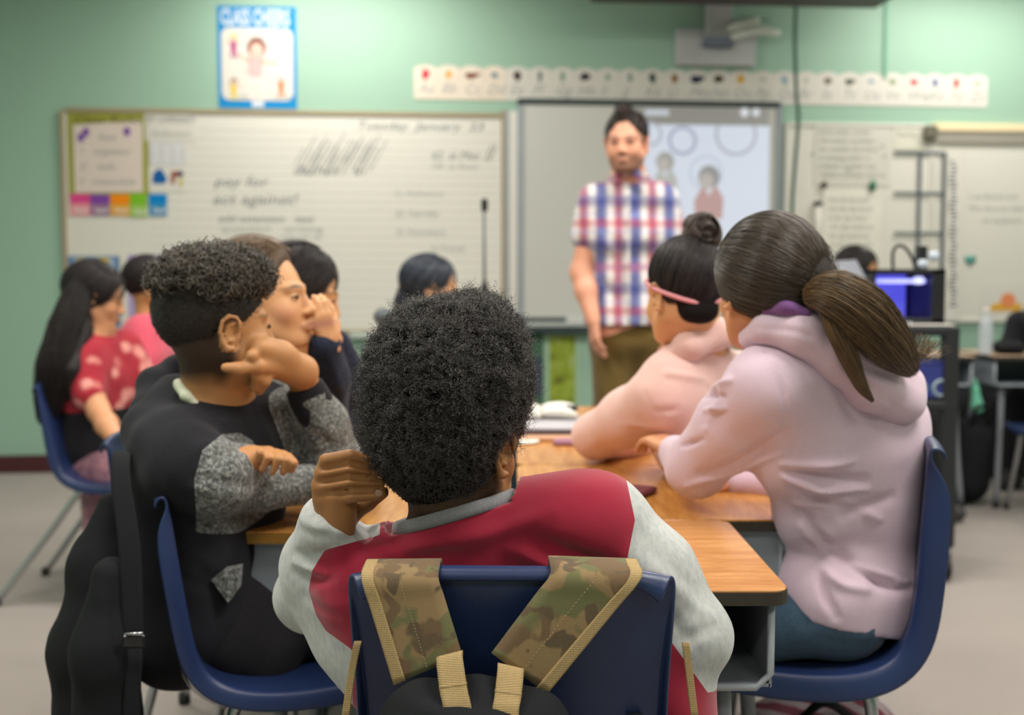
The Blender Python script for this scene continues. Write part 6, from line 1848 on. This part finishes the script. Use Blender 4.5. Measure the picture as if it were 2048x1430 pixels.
def build_pink_shirt():
    A = person((P(290, 1000, 4.5)[0], 4.5, 0), 'child in a plain coral pink shirt with dark hair behind the floral top')
    s = .96; c = P(302, 572, 4.5); R = basis((.9, .3, -.05))
    sN, sF = P(285, 668, 4.42), P(335, 672, 4.65); nk = P(303, 630, 4.5); pel = P(290, 840, 4.5)
    elN, wrN = P(270, 770, 4.35), P(320, 790, 4.2); elF, wrF = P(350, 770, 4.6), P(380, 780, 4.4)
    B = SDF(); head(B, c, R, s); B.chain([c + R @ np.array([0, -.02, -.03]), nk], [.05, .05], .03); torso(B, sN, sF, pel, nk, w=.09, r=.07, rs=.04); arm(B, sN, elN, wrN); arm(B, sF, elF, wrF); hand(B, wrN, basis((.8, -.3, 0)), -1); hand(B, wrF, basis((.8, -.3, 0)), 1)
    hN, hF = P(280, 870, 4.42), P(290, 860, 4.6); kN, kF = hN + [.38, -.1, 0], hF + [.38, -.1, 0]; seated_legs(B, hN, hF, kN, kF, .06, .045, .035); skinmesh(B, .007, M_SKIN_MB, A, (c, R, s)); eyes(A, c, R, s)
    S = SDF(); torso(S, sN, sF, pel, P(303, 645, 4.5), w=.13, r=.105, rs=.068, k=.06); S.chain([sN, P(262, 745, 4.36)], [.07, .07], .03); S.chain([sF, P(350, 745, 4.6)], [.065, .06], .03)
    cloth('pink_shirt', S, .010, m_cloth('coral_pink_cotton', (214, 92, 112), .0), A, (), (.005, 9)); Tr = SDF(); seated_legs(Tr, hN, hF, kN, kF, .08, .06, .045); Tr.cap(hN, hF, .09, .09, .05); cloth('trousers', Tr, .013, M_BLACKP, A); shoes(A, kN, kF, hN, M_SHOE)
    long_hair(A, c, R, s, m_hair('dark_short_hair', (38, 30, 32), .4), M_STR_BK, (.082, .102, .092), .125, (), 800, .008, ears=True)
build_pink_shirt()

def build_back_child(label, cpx, Y, fwd, shirt, s=.96, rad=(.088, .104, .096), gloss=.4, tails=()):
    A = person((P(cpx[0], 900, Y)[0], Y, 0), label)
    c = P(*cpx, Y); R = basis(fwd); k = FPX / Y
    ax = R[:, 0]
    nk = c + np.array([0, .01, -.17]); mid = nk + np.array([0, .01, -.07]); sL, sR = mid - ax * .14, mid + ax * .14
    pel = np.array([c[0], c[1] + .03, .50]); f = R[:, 1]
    B = SDF(); head(B, c, R, s); B.chain([c + R @ np.array([0, -.02, -.03]), nk], [.05, .05], .03); torso(B, sL, sR, pel, nk, w=.09, r=.07, rs=.04)
    W = []
    for sg, sh in ((-1, sL), (1, sR)):
        el = sh + ax * sg * .05 + f * .1 + np.array([0, 0, -.2]); wr = el + f * .2 - ax * sg * .08; arm(B, sh, el, wr, .036, .032, .022); hand(B, wr, basis(f), -sg); W.append((sh, el, wr))
    hL, hR = pel - ax * .08, pel + ax * .08; kL, kR = hL + f * .36 * [1, 1, 0], hR + f * .36 * [1, 1, 0]; seated_legs(B, hL, hR, kL, kR, .06, .045, .035); skinmesh(B, .008, M_SKIN_MB, A, (c, R, s)); eyes(A, c, R, s)
    S = SDF(); torso(S, sL, sR, pel, nk - np.array([0, 0, .02]), w=.115, r=.09, rs=.058, k=.06)
    for sh, el, wr in W: S.chain([sh, el, wr], [.058, .048, .034], .02)
    cloth('shirt', S, .012, shirt, A, (), (.004, 10)); Tr = SDF(); seated_legs(Tr, hL, hR, kL, kR, .08, .06, .045); Tr.cap(hL, hR, .09, .09, .05); cloth('trousers', Tr, .014, M_BLACKP, A); shoes(A, kL, kR, hL, M_SHOE)
    long_hair(A, c, R, s, m_hair('dark_hair_far', (34, 31, 33), gloss), M_STR_BK, rad, .13, tails, 900, .008, ears=True)
build_back_child('child with short black hair behind the cart, only the head showing', (1716, 545), 5.3, (.5, -.3, 0), m_cloth('teal_shirt', (70, 110, 120)))
build_back_child('person in black at the right edge of the picture', (2096, 560), 6.25, (-.5, -.8, 0), M_BLACKF, tails=[([P(2096, 570, 6.3), P(2080, 640, 6.2), P(2082, 680, 6.2)], [.07, .085, .08])])

# ================================================================ bags, cart and small things
def sheet(rows, th=.004, pillow=0.0):
    """Thick strip from rows of (left, right) world points; normal side bulges by pillow."""
    rows = [(np.array(a, float), np.array(b, float)) for a, b in rows]; n = len(rows); m = 7
    top = []; bot = []
    for i, (a, b) in enumerate(rows):
        t = (rows[min(i + 1, n - 1)][0] + rows[min(i + 1, n - 1)][1] - rows[max(i - 1, 0)][0] - rows[max(i - 1, 0)][1]); nn = nrm(np.cross(b - a, t))
        for k in range(m):
            u = k / (m - 1); p = a * (1 - u) + b * u; q = pillow * math.sin(math.pi * u) ** .6
            top.append(p + nn * (th / 2 + q)); bot.append(p - nn * th / 2)
    V = np.array(top + bot); N_ = n * m; F = []
    for i in range(n - 1):
        for k in range(m - 1):
            a = i * m + k; F.append((a, a + 1, a + m + 1, a + m)); F.append((N_ + a, N_ + a + m, N_ + a + m + 1, N_ + a + 1))
        F.append((i * m, (i + 1) * m, N_ + (i + 1) * m, N_ + i * m)); j = i * m + m - 1; F.append((j, N_ + j, N_ + j + m, j + m))
    for i in (0, n - 1):
        for k in range(m - 1):
            a = i * m + k; F.append((a, N_ + a, N_ + a + 1, a + 1) if i == 0 else (a, a + 1, N_ + a + 1, N_ + a))
    return V, F
def lerp_rows(pts, n):
    """pts: list of (left,right) control pairs -> n smooth rows."""
    L = catmull([p[0] for p in pts], n); R_ = catmull([p[1] for p in pts], n); return list(zip(L, R_))

def camo():
    t = NT('camouflage_canvas', .85, .15, 0, .1)
    v = t.mapping((1, 1, .8))
    a = t.noise(19, 2, .4, v, .4); b = t.noise(23, 2, .4, t.mapping((1.1, 1, 1), (0, .5, .3)), .4); c = t.noise(34, 2, .4, t.mapping((1, 1, 1), (.4, 0, .9)), .3)
    base = srgb(128, 106, 74); gr = srgb(86, 92, 58); br = srgb(92, 72, 52); dkc = srgb(72, 60, 46)
    col = t.mix(t.ramp(a, [(.49, (0, 0, 0, 1)), (.53, (1, 1, 1, 1))]), base, gr)
    col = t.mix(t.ramp(b, [(.52, (0, 0, 0, 1)), (.56, (1, 1, 1, 1))]), col, br)
    col = t.mix(t.ramp(c, [(.58, (0, 0, 0, 1)), (.62, (1, 1, 1, 1))]), col, dkc)
    t.color(t.mix(t.math('MULTIPLY', t.noise(900, 2, .8), .3), col, srgb(160, 140, 110))); t.bump(t.noise(800, 2), .3, .0008); return t.m
M_CAMO = camo()
def webbing(name, rgb):
    t = NT(name, .85, .15); w = t.n('ShaderNodeTexWave', wave_type='BANDS', bands_direction='Z'); t.put(w.inputs['Vector'], t.co()); w.inputs['Scale'].default_value = 150; w.inputs['Distortion'].default_value = .4
    w2 = t.n('ShaderNodeTexWave', wave_type='BANDS', bands_direction='X'); t.put(w2.inputs['Vector'], t.co()); w2.inputs['Scale'].default_value = 165
    h = t.math('MULTIPLY', w.outputs['Fac'], w2.outputs['Fac'])
    t.color(t.mix(h, dk(srgb(*rgb), .68), dk(srgb(*rgb), 1.1))); t.bump(h, .8, .001); return t.m
M_WEB = webbing('tan_webbing', (188, 162, 116))
M_BAG = m_cloth('black_nylon', (26, 28, 30), .35, 600, weave=1200, sheen=0)
bp = thing('backpack', P(960, 1500, 1.30), 'camouflage and black backpack hung over the nearest chair back', 'backpack')
YB_ = 1.322
def strap(l0, r0, l1, r1, edge_left, y_top=1.318, y_bot=1.296):
    TL, TR, BL, BR = P(*l0, y_top), P(*r0, y_top), P(*l1, y_bot), P(*r1, y_bot)
    over = [(TL + [0, .085, -.03], TR + [0, .085, -.03]), (TL + [0, .065, .004], TR + [0, .065, .004]), (TL + [0, .03, .009], TR + [0, .03, .009]), (TL, TR)]
    rows = over + [((TL * (1 - u) + BL * u), (TR * (1 - u) + BR * u)) for u in (.25, .5, .75, 1.0)]
    rr = lerp_rows(rows, 30)
    v, f = sheet(rr, .004, .0045); s_ = mesh('shoulder_strap', v, f, M_CAMO, bp)
    off = np.array([0, -.004, 0])
    # tan binding along one edge
    w = .0135; bd = []
    for a, b in rr:
        d = nrm(b - a); bd.append(((a - d * .001 + off * .6, a + d * w + off * .6)) if edge_left else ((b - d * w + off * .6, b + d * .001 + off * .6)))
    v, f = sheet(bd, .0045, .001); mesh('binding', v, f, M_WEB, s_)
    st = []
    for k, (a, b) in enumerate(rr[5:-1]):
        pass
    for k in range(40):
        u0 = .2 + .78 * k / 40; u1 = u0 + .013
        q = []
        for u in (u0, u1):
            x = u * (len(rr) - 1); i = min(int(x), len(rr) - 2); fr = x - i; a = rr[i][0] * (1 - fr) + rr[i + 1][0] * fr; b = rr[i][1] * (1 - fr) + rr[i + 1][1] * fr; q.append(a * .5 + b * .5 + np.array([0, -.0072, 0]))
        st.append(tube(q, .00042, 4))
    v, f = join(*st); o = mesh('stitching', v, f, m_plain('pale_thread', (142, 126, 92), .8), s_); o['kind'] = 'stuff'
    return s_
strap((725, 1157), (877, 1156), (790, 1368), (925, 1312), True)
strap((1100, 1150), (1280, 1156), (983, 1306), (1092, 1386), False)
body = SDF()
body.chain([P(850, 1418, 1.290), P(950, 1405, 1.295), P(1060, 1440, 1.290)], [.034, .026, .036], .02)
body.chain([P(860, 1540, 1.27), P(960, 1545, 1.265), P(1040, 1560, 1.27)], [.075, .075, .075], .05)
body.chain([P(850, 1800, 1.27), P(960, 1800, 1.265), P(1050, 1800, 1.27)], [.095, .1, .095], .05)
cloth('bag_body', body, .005, M_BAG, bp, [((930, 1345), (950, 1400), .006, -.005), ((820, 1400), (900, 1425), .01, .004)], (.003, 16))
for (a, b, c_, d_) in [((873, 1326), (925, 1313), (888, 1440), (945, 1440)), ((995, 1338), (1047, 1350), (984, 1440), (1037, 1440))]:
    T1, T2, B1, B2 = P(*a, 1.272), P(*b, 1.272), P(*c_, 1.235), P(*d_, 1.235)
    rows = [(T1 + [0, .03, -.008], T2 + [0, .03, -.008]), (T1 + [0, .012, .002], T2 + [0, .012, .002]), (T1, T2), ((T1 + B1) / 2 + [0, -.004, 0], (T2 + B2) / 2 + [0, -.004, 0]), (B1, B2), (B1 + [0, -.02, -.1], B2 + [0, -.02, -.1])]
    v, f = sheet(lerp_rows(rows, 20), .0028, .0006); mesh('webbing_strap', v, f, M_WEB, bp)
    m1, m2 = T1 * .58 + B1 * .42, T2 * .58 + B2 * .42; k_ = [(m1 + [-.0004, -.0045, .002], m2 + [.0004, -.0045, .002]), (m1 + [-.0004, -.0045, -.002], m2 + [.0004, -.0045, -.002])]
    v, f = sheet(k_, .003); mesh('strap_fold', v, f, M_WEB, bp)
for pts in ([P(716, 1282, 1.33), P(704, 1340, 1.325), P(690, 1440, 1.31)], [P(1371, 1285, 1.335), P(1378, 1340, 1.33), P(1390, 1440, 1.32)]):
    rows = [(p - [.0045, 0, 0], p + [.0045, 0, 0]) for p in pts]; v, f = sheet(lerp_rows(rows, 12), .003); mesh('side_webbing', v, f, M_WEB, bp)

# black backpack on the left boy's chair
b2 = thing('backpack', P(205, 1480, 1.9), 'plain black backpack hanging on the left chair, blue rim beside it', 'backpack')
S = SDF(); S.chain([P(222, 1010, 1.94), P(200, 1130, 1.92), P(190, 1300, 1.90), P(195, 1460, 1.90)], [.022, .048, .072, .075], .03); S.chain([P(222, 1150, 1.80), P(212, 1300, 1.79), P(215, 1480, 1.79)], [.03, .05, .055], .04)
cloth('bag_body', S, .006, M_BAG, b2, [((160, 1200), (150, 1380), .015, .005), ((230, 1120), (245, 1300), .008, -.006)], (.003, 14))
rows = [(P(232, 925, 2.0), P(262, 925, 2.0)), (P(228, 905, 1.9), P(262, 908, 1.9)), (P(222, 960, 1.84), P(262, 960, 1.84)), (P(238, 1100, 1.79), P(282, 1100, 1.79)), (P(248, 1290, 1.76), P(288, 1290, 1.76))]
v, f = sheet(lerp_rows(rows, 24), .006, .003); mesh('shoulder_strap', v, f, M_BAG, b2)
v, f = box(P(268, 1282, 1.745), (.036, .008, .022), .003); mesh('buckle', v, f, m_plain('black_buckle', (30, 30, 32), .3, .5), b2, False)
v, f = tube([P(250, 1268, 1.74), P(286, 1266, 1.74)], .0022, 6); mesh('buckle_bar', v, f, M_CHROME, b2)
rows = [(P(250, 1290, 1.76), P(284, 1290, 1.76)), (P(246, 1440, 1.75), P(280, 1440, 1.75)), (P(240, 1500, 1.75), P(276, 1500, 1.75))]
v, f = sheet(lerp_rows(rows, 8), .003, .0); mesh('lower_strap', v, f, M_BAG, b2)
# maroon and grey bag on the floor under the right desks
b3 = thing('school_bag', P(1650, 1560, 2.3), 'maroon and grey bag on the floor under the lilac girl', 'bag')
S = SDF(); S.ell(P(1640, 1500, 2.35), (.20, .14, .13), None, .02); S.ell(P(1700, 1440, 2.3), (.07, .06, .06), None, .04)
t = NT('maroon_grey_stripes', .85); w = t.n('ShaderNodeTexWave', wave_type='BANDS', bands_direction='DIAGONAL'); t.put(w.inputs['Vector'], t.co()); w.inputs['Scale'].default_value = 9; w.inputs['Distortion'].default_value = 2
t.color(t.ramp(w.outputs['Fac'], [(.3, srgb(96, 44, 56)), (.5, srgb(120, 60, 72)), (.7, srgb(130, 120, 124))]))
cloth('bag_body', S, .010, t.m, b3, (), (.01, 12))
v, f = tube([P(1600, 1440, 2.25), P(1650, 1405, 2.2), P(1710, 1440, 2.25)], .009, 8, n=12); mesh('carry_handle', v, f, M_BAG, b3)

# ---------------------------------------------------------------- things on the desks
DZ = DESK_Z
nb = thing('binder', (P(1100, 860, 3.2)[0], 3.2, DZ), 'grey binder with dark edge lying on the far desk', 'binder')
v, f = box((.10, 3.24, DZ + .008), (.24, .30, .016), .003); mesh('cover', v, f, m_plain('binder_dark', (74, 60, 66), .5), nb, False)
v, f = box((.10, 3.245, DZ + .019), (.235, .285, .006), .001); mesh('pages', v, f, m_plain('binder_grey', (176, 174, 180), .6), nb, False)
ob = thing('open_book', (.08, 3.36, DZ + .022), 'open white exercise book resting on the grey binder', 'book')
rows = [(np.array([-.03, 3.30, DZ + .034]), np.array([.085, 3.28, DZ + .030])), (np.array([-.03, 3.36, DZ + .05]), np.array([.085, 3.36, DZ + .05])), (np.array([-.03, 3.46, DZ + .034]), np.array([.085, 3.48, DZ + .034]))]
v, f = sheet(lerp_rows(rows, 12), .012, .012); mesh('left_page', v, f, M_PAPER, ob)
rows = [(a + [.117, 0, 0], b + [.107, 0, 0]) for a, b in rows]; v, f = sheet(lerp_rows(rows, 12), .012, .012); mesh('right_page', v, f, M_PAPER, ob)
v, f = tube([(.155, 3.33, DZ + .052), (.19, 3.31, DZ + .052)], .011, 10); o = mesh('pencil_sharpener', v, f, M_INKD); tag(o, 'small black object on the open exercise book', 'sharpener')
v, f = box((.115, 3.02, DZ + .006), (.27, .05, .012), .003); o = mesh('wooden_ruler', v, f, m_plain('ruler_wood', (196, 150, 120), .5), None, False); tag(o, 'pinkish wooden ruler in front of the grey binder', 'ruler')
v, f = lathe([(.045, .0), (.052, .003), (.052, .006), (.044, .0065)], 28, (P(1040, 886, 2.98)[0], 2.98, DZ)); o = mesh('paper_disc', v, f, M_PAPER); tag(o, 'white round paper disc beside the afro on the desk', 'disc')
v, f = box((0, 0, 0), (.07, .05, .014), .004); v = v + np.array([P(1133, 886, 2.94)[0], 2.94, DZ + .007]); o = mesh('pencil_case', v, f, m_plain('mauve_case', (150, 106, 128), .5), None, False); tag(o, 'small mauve case by the pink hoodie elbow', 'case')
v, f = box((0, 0, 0), (.15, .085, .012), .004); ca, sa = math.cos(-.5), math.sin(-.5); v = v @ np.array([[ca, -sa, 0], [sa, ca, 0], [0, 0, 1]]).T + np.array([P(1232, 985, 2.27)[0], 2.27, DZ + .0062]); o = mesh('notebook', v, f, m_plain('wine_cover', (104, 48, 62), .45), None, False); tag(o, 'dark wine red notebook on the desk behind the maroon shoulder', 'notebook')

# ---------------------------------------------------------------- black cart with the 3-D printer
M_CART = m_plain('black_cart', (38, 40, 44), .5, .35)
ct = thing('av_cart', (1.45, 4.35, 0), 'black wheeled cart beside the lilac girl', 'cart')
CX0, CX1, CY0, CY1, CZ = 1.02, 1.645, 4.12, 4.62, .955
for nm, z in (('top_shelf', CZ - .02), ('middle_shelf', .66), ('bottom_shelf', .24)):
    v, f = box(((CX0 + CX1) / 2, (CY0 + CY1) / 2, z), (CX1 - CX0, CY1 - CY0, .035), .006); mesh(nm, v, f, M_CART, ct, False)
for x in (CX0 + .028, CX1 - .028):
    for y in (CY0 + .028, CY1 - .028):
        v, f = box((x, y, (CZ - .02 + .12) / 2 + .01), (.055, .055, CZ - .14), .006); lg = mesh('post', v, f, M_CART, ct, False)
        v, f = lathe([(.012, .0), (.045, .002), (.05, .012), (.045, .022), (.012, .024)], 20); v = v[:, [2, 0, 1]]; v = v + np.array([x - .012, y - .01, .0505]); mesh('caster_wheel', v, f, m_plain('rubber_wheel', (34, 34, 36), .6), lg)
        v, f = join(box((x - .02, y, .085), (.005, .03, .07), .002), box((x + .02, y, .085), (.005, .03, .07), .002), box((x, y, .118), (.045, .04, .012), .002)); mesh('caster_fork', v, f, M_CHROME, lg, False)
pr = thing('desktop_printer', (1.42, 4.35, CZ), 'black desktop 3D printer with glowing blue chamber on the cart', 'printer')
x0, x1 = P(1742, 600, 4.2)[0], P(1889, 600, 4.2)[0]; zt = P(1800, 538, 4.2)[2]; z0 = CZ + .002
M_BLK = m_plain('black_plastic', (30, 30, 34), .4, .4)
xm = P(1862, 600, 4.2)[0]
v, f = join(box(((x0 + x1) / 2, 4.34, z0 + .012), (x1 - x0, .30, .024), .004), box(((x0 + x1) / 2, 4.34, zt - .01), (x1 - x0, .30, .02), .004), box(((xm + x1) / 2, 4.34, (z0 + zt) / 2), (x1 - xm, .30, zt - z0), .004), box((x0 + .008, 4.34, (z0 + zt) / 2), (.016, .30, zt - z0), .004), box(((x0 + x1) / 2, 4.485, (z0 + zt) / 2), (x1 - x0, .01, zt - z0)))
mesh('case', v, f, M_BLK, pr, False)
v, f = box(((x0 + xm) / 2, 4.45, (z0 + zt) / 2), (xm - x0 - .02, .01, zt - z0 - .03)); mesh('lit_chamber', v, f, emis('blue_chamber_light', (.05, .05, .75, 1), .9), pr, False)
v, f = tube([(x0 + .03, 4.24, zt - .045), (xm - .01, 4.24, zt - .045)], .0085, 8); mesh('light_bar', v, f, emis('blue_light_bar', (.28, .30, 1, 1), 1.6), pr)
v, f = box((xm - .035, 4.235, zt - .042), (.04, .02, .028), .008); mesh('print_head', v, f, emis('print_head_glow', (.55, .6, 1, 1), 1.2), pr, False)
v, f = join(box((x1 - .045, 4.33, zt + .045), (.035, .05, .09), .004)); mesh('spool_post', v, f, M_BLK, pr, False)
v, f = tube([P(1786, 545, 4.3), P(1786, 505, 4.3), P(1797, 491, 4.3), P(1812, 497, 4.3), P(1826, 520, 4.3), P(1832, 545, 4.3)], .0065, 8, n=24); mesh('filament_loop', v, f, M_BLK, pr)
for px, py, r in ((1845, 528, .017), (1868, 512, .019)):
    v, f = lathe([(.004, -.01), (r, -.01), (r, .01), (.004, .01)], 20); v = v[:, [0, 2, 1]] + P(px, py, 4.22); mesh('filament_spool', v, f, m_plain('spool_white', (190, 200, 214), .5), pr)
lp_ = thing('laptop', (P(1715, 645, 4.14)[0], 4.2, CZ), 'open silver laptop lid slanting behind the ponytail', 'laptop')
c4 = [P(1648, 524, 4.3), P(1712, 521, 4.3), P(1782, 644, 4.14), P(1690, 648, 4.14)]
V = [p for p in c4] + [p + np.array([0.004, .012, .003]) for p in c4]; mesh('lid', V, [(0, 1, 2, 3)[::-1], (4, 5, 6, 7), (0, 1, 5, 4), (1, 2, 6, 5), (2, 3, 7, 6), (3, 0, 4, 7)], m_plain('silver_lid', (104, 108, 120), .45, .4, metal=.0), lp_, False)
v, f = box((P(1735, 645, 4.22)[0], 4.26, CZ + .007), (.30, .2, .013), .003); mesh('keyboard_base', v, f, m_plain('silver_base', (150, 152, 160), .4, .5, metal=.3), lp_, False)
v, f = box((1.49, 4.16, CZ + .003), (.27, .07, .005), .001); o = mesh('paper_stack', v, f, M_PAPER, None, False); tag(o, 'white papers lying in front of the printer on the cart', 'paper')
for (a, b, c_, s_, nm, lab, m_) in [(1.56, 4.22, .69, (.13, .16, .13), 'storage_bin', 'blue plastic bin on the middle shelf of the cart', m_plain('blue_bin', (52, 60, 130), .4, .4)), (1.38, 4.25, .69, (.16, .18, .09), 'storage_bin', 'grey box on the middle shelf of the cart', m_plain('grey_box', (126, 140, 142), .6)), (1.40, 4.28, .27, (.3, .25, .14), 'equipment_case', 'dark equipment case on the bottom shelf of the cart', m_plain('dark_case', (52, 56, 60), .6))]:
    v, f = join(box((a, b, c_ + .004), (s_[0], s_[1], .006)), box((a - s_[0] / 2, b, c_ + s_[2] / 2), (.006, s_[1], s_[2])), box((a + s_[0] / 2, b, c_ + s_[2] / 2), (.006, s_[1], s_[2])), box((a, b - s_[1] / 2, c_ + s_[2] / 2), (s_[0], .006, s_[2])), box((a, b + s_[1] / 2, c_ + s_[2] / 2), (s_[0], .006, s_[2])))
    r_ = thing(nm, (a, b, c_), lab, 'bin' if 'bin' in nm else 'case'); mesh('shell', v, f, m_, r_, False)
    v, f = join(*[tube([(a - s_[0] / 2, b + k * s_[1] / 2, c_ + s_[2]), (a + s_[0] / 2, b + k * s_[1] / 2, c_ + s_[2])], .006, 6) for k in (-1, 1)]); mesh('rim', v, f, m_, r_)
for i, (x, c_) in enumerate([(1.50, (120, 190, 170)), (1.585, (150, 170, 175))]):
    v, f = tube([np.array([x, 4.14, .695]) + np.array([.028 * math.cos(t), 0, .03 + .028 * math.sin(t)]) for t in np.linspace(0, 6.28, 20)], .007, 8); o = mesh('tape_roll', v, f, m_plain('tape', c_, .4)); tag(o, ('mint' if i == 0 else 'grey') + ' tape roll standing on the cart shelf', 'tape')

# ---------------------------------------------------------------- desks along the right, floor stand, bottle
fd = make_desk(.64, .52, .757, 'pale desk by the wall left of the water bottle', wood('pale_laminate', (206, 180, 156), (180, 148, 120), 0)); place(fd, 1.95, 5.72); fd['group'] = 'desks along the front right wall'
f2 = copy_tree(fd); place(f2, 2.66, 5.72); f2['label'] = 'pale desk by the wall at the right edge with dark bag beneath'
cf = make_chair('navy chair pushed under the desk at the right edge', .43, 1.0); place(cf, 2.62, 5.3, 0)
S = SDF(); S.chain([(2.28, 5.6, .12), (2.30, 5.58, .35)], [.115, .10], .04); S.cut(lambda X, Y, Z: -(Z - .004) + 0 * X + 0 * Y); V, F = S.build(.012, 2); b4 = thing('backpack', (2.28, 5.6, 0), 'dark backpack standing between the two pale desks', 'backpack'); mesh('bag_body', V, F, M_BAG, b4)
v, f = tube([(2.26, 5.5, .42), (2.27, 5.47, .5), (2.33, 5.47, .5), (2.34, 5.5, .42)], .01, 8, n=12); mesh('carry_handle', v, f, M_BAG, b4)
S = SDF(); S.chain([P(1950, 758, 5.53), P(1950, 780, 5.53), P(1955, 815, 5.53)], [.008, .018, .032], .02); V, F = S.build(.008, 1); o = mesh('hanging_pouch', V, F, m_plain('mint_cloth', (112, 190, 160), .7)); tag(o, 'mint green pouch hanging under the pale desk', 'pouch')
bt = thing('water_bottle', (P(1971, 690, 5.55)[0], 5.55, .757), 'clear plastic water bottle on the pale desk', 'bottle')
t = NT('clear_plastic', .12, .5); t.b.inputs['Base Color'].default_value = srgb(205, 212, 222); t.b.inputs['Alpha'].default_value = .55; M_CLEAR = t.m
v, f = lathe([(.030, 0), (.034, .01), (.034, .06), (.031, .075), (.034, .09), (.034, .14), (.026, .17), (.013, .195), (.012, .21)], 20, (P(1971, 690, 5.55)[0], 5.55, .757)); mesh('body', v, f, M_CLEAR, bt)
v, f = lathe([(.014, .208), (.015, .212), (.015, .228), (.012, .23)], 16, (P(1971, 690, 5.55)[0], 5.55, .757)); mesh('cap', v, f, M_PAPER, bt)
S = SDF(); S.ell((P(2020, 690, 5.6)[0], 5.62, .79), (.09, .1, .035), None, .01); V, F = S.build(.008, 1); V = V + normals(V, F) * (.008 * vnoise(V, 30))[:, None]; o = mesh('pencil_pouch', V, F, M_BAG); tag(o, 'black crumpled pouch on the desk by the right edge', 'pouch')
lc = thing('clutter_stand_in', (2.6, 6.55, 0), 'dark low cabinet shape added for the black clutter beneath the pale desks', 'cabinet')  # dark box added as backdrop, standing for black clutter under the desks
v, f = box((2.6, 6.5, .31), (1.5, .36, .60), .006); mesh('body', v, f, m_plain('dark_clutter', (44, 46, 50), .6), lc, False)
for k in range(3):
    v, f = box((2.1 + .5 * k, 6.312, .31), (.47, .014, .56), .004); dr = mesh('door', v, f, m_plain('dark_clutter_front', (50, 52, 56), .55), lc, False)
    v, f = tube([(2.28 + .5 * k, 6.29, .36), (2.28 + .5 * k, 6.29, .46)], .005, 6); mesh('handle', v, f, M_CHROME, dr)
ms = thing('microphone_stand', (P(969, 500, 5.1)[0], 5.1, 0), 'thin black stand with small head before the ruled whiteboard', 'stand')
X_ = P(969, 500, 5.1)[0]
v, f = tube([(X_, 5.1, .02), (X_, 5.1, P(969, 560, 5.1)[2])], .011, 10); mesh('lower_pole', v, f, M_BLK, ms)
v, f = tube([(X_, 5.1, P(969, 570, 5.1)[2]), P(968, 420, 5.1)], .0062, 8); mesh('upper_pole', v, f, m_plain('grey_pole', (84, 100, 104), .4, .5), ms)
v, f = box(P(969, 410, 5.1), (.030, .035, .055), .006); mesh('head_clamp', v, f, M_BLK, ms, False)
v, f = box(P(969, 590, 5.1), (.034, .034, .10), .008); mesh('height_collar', v, f, M_BLK, ms, False)
for a_ in (0.3, 2.4, 4.5):
    v, f = tube([(X_, 5.1, .32), (X_ + .26 * math.cos(a_), 5.1 + .26 * math.sin(a_), .015)], .009, 8); mesh('leg', v, f, M_BLK, ms)
wtb = thing('paper_tube', wpt(*wuz(1636, 470, .02), .02), 'white tube with black cap on the middle whiteboard', 'tube')
v, f = tube([wpt(*wuz(1636, 412, .04), .04), wpt(*wuz(1634, 520, .04), .04)], .024, 12); mesh('body', v, f, M_PAPER, wtb)
v, f = tube([wpt(*wuz(1636, 403, .04), .04), wpt(*wuz(1636, 412, .04), .04)], .026, 12); mesh('cap', v, f, M_BLK, wtb)
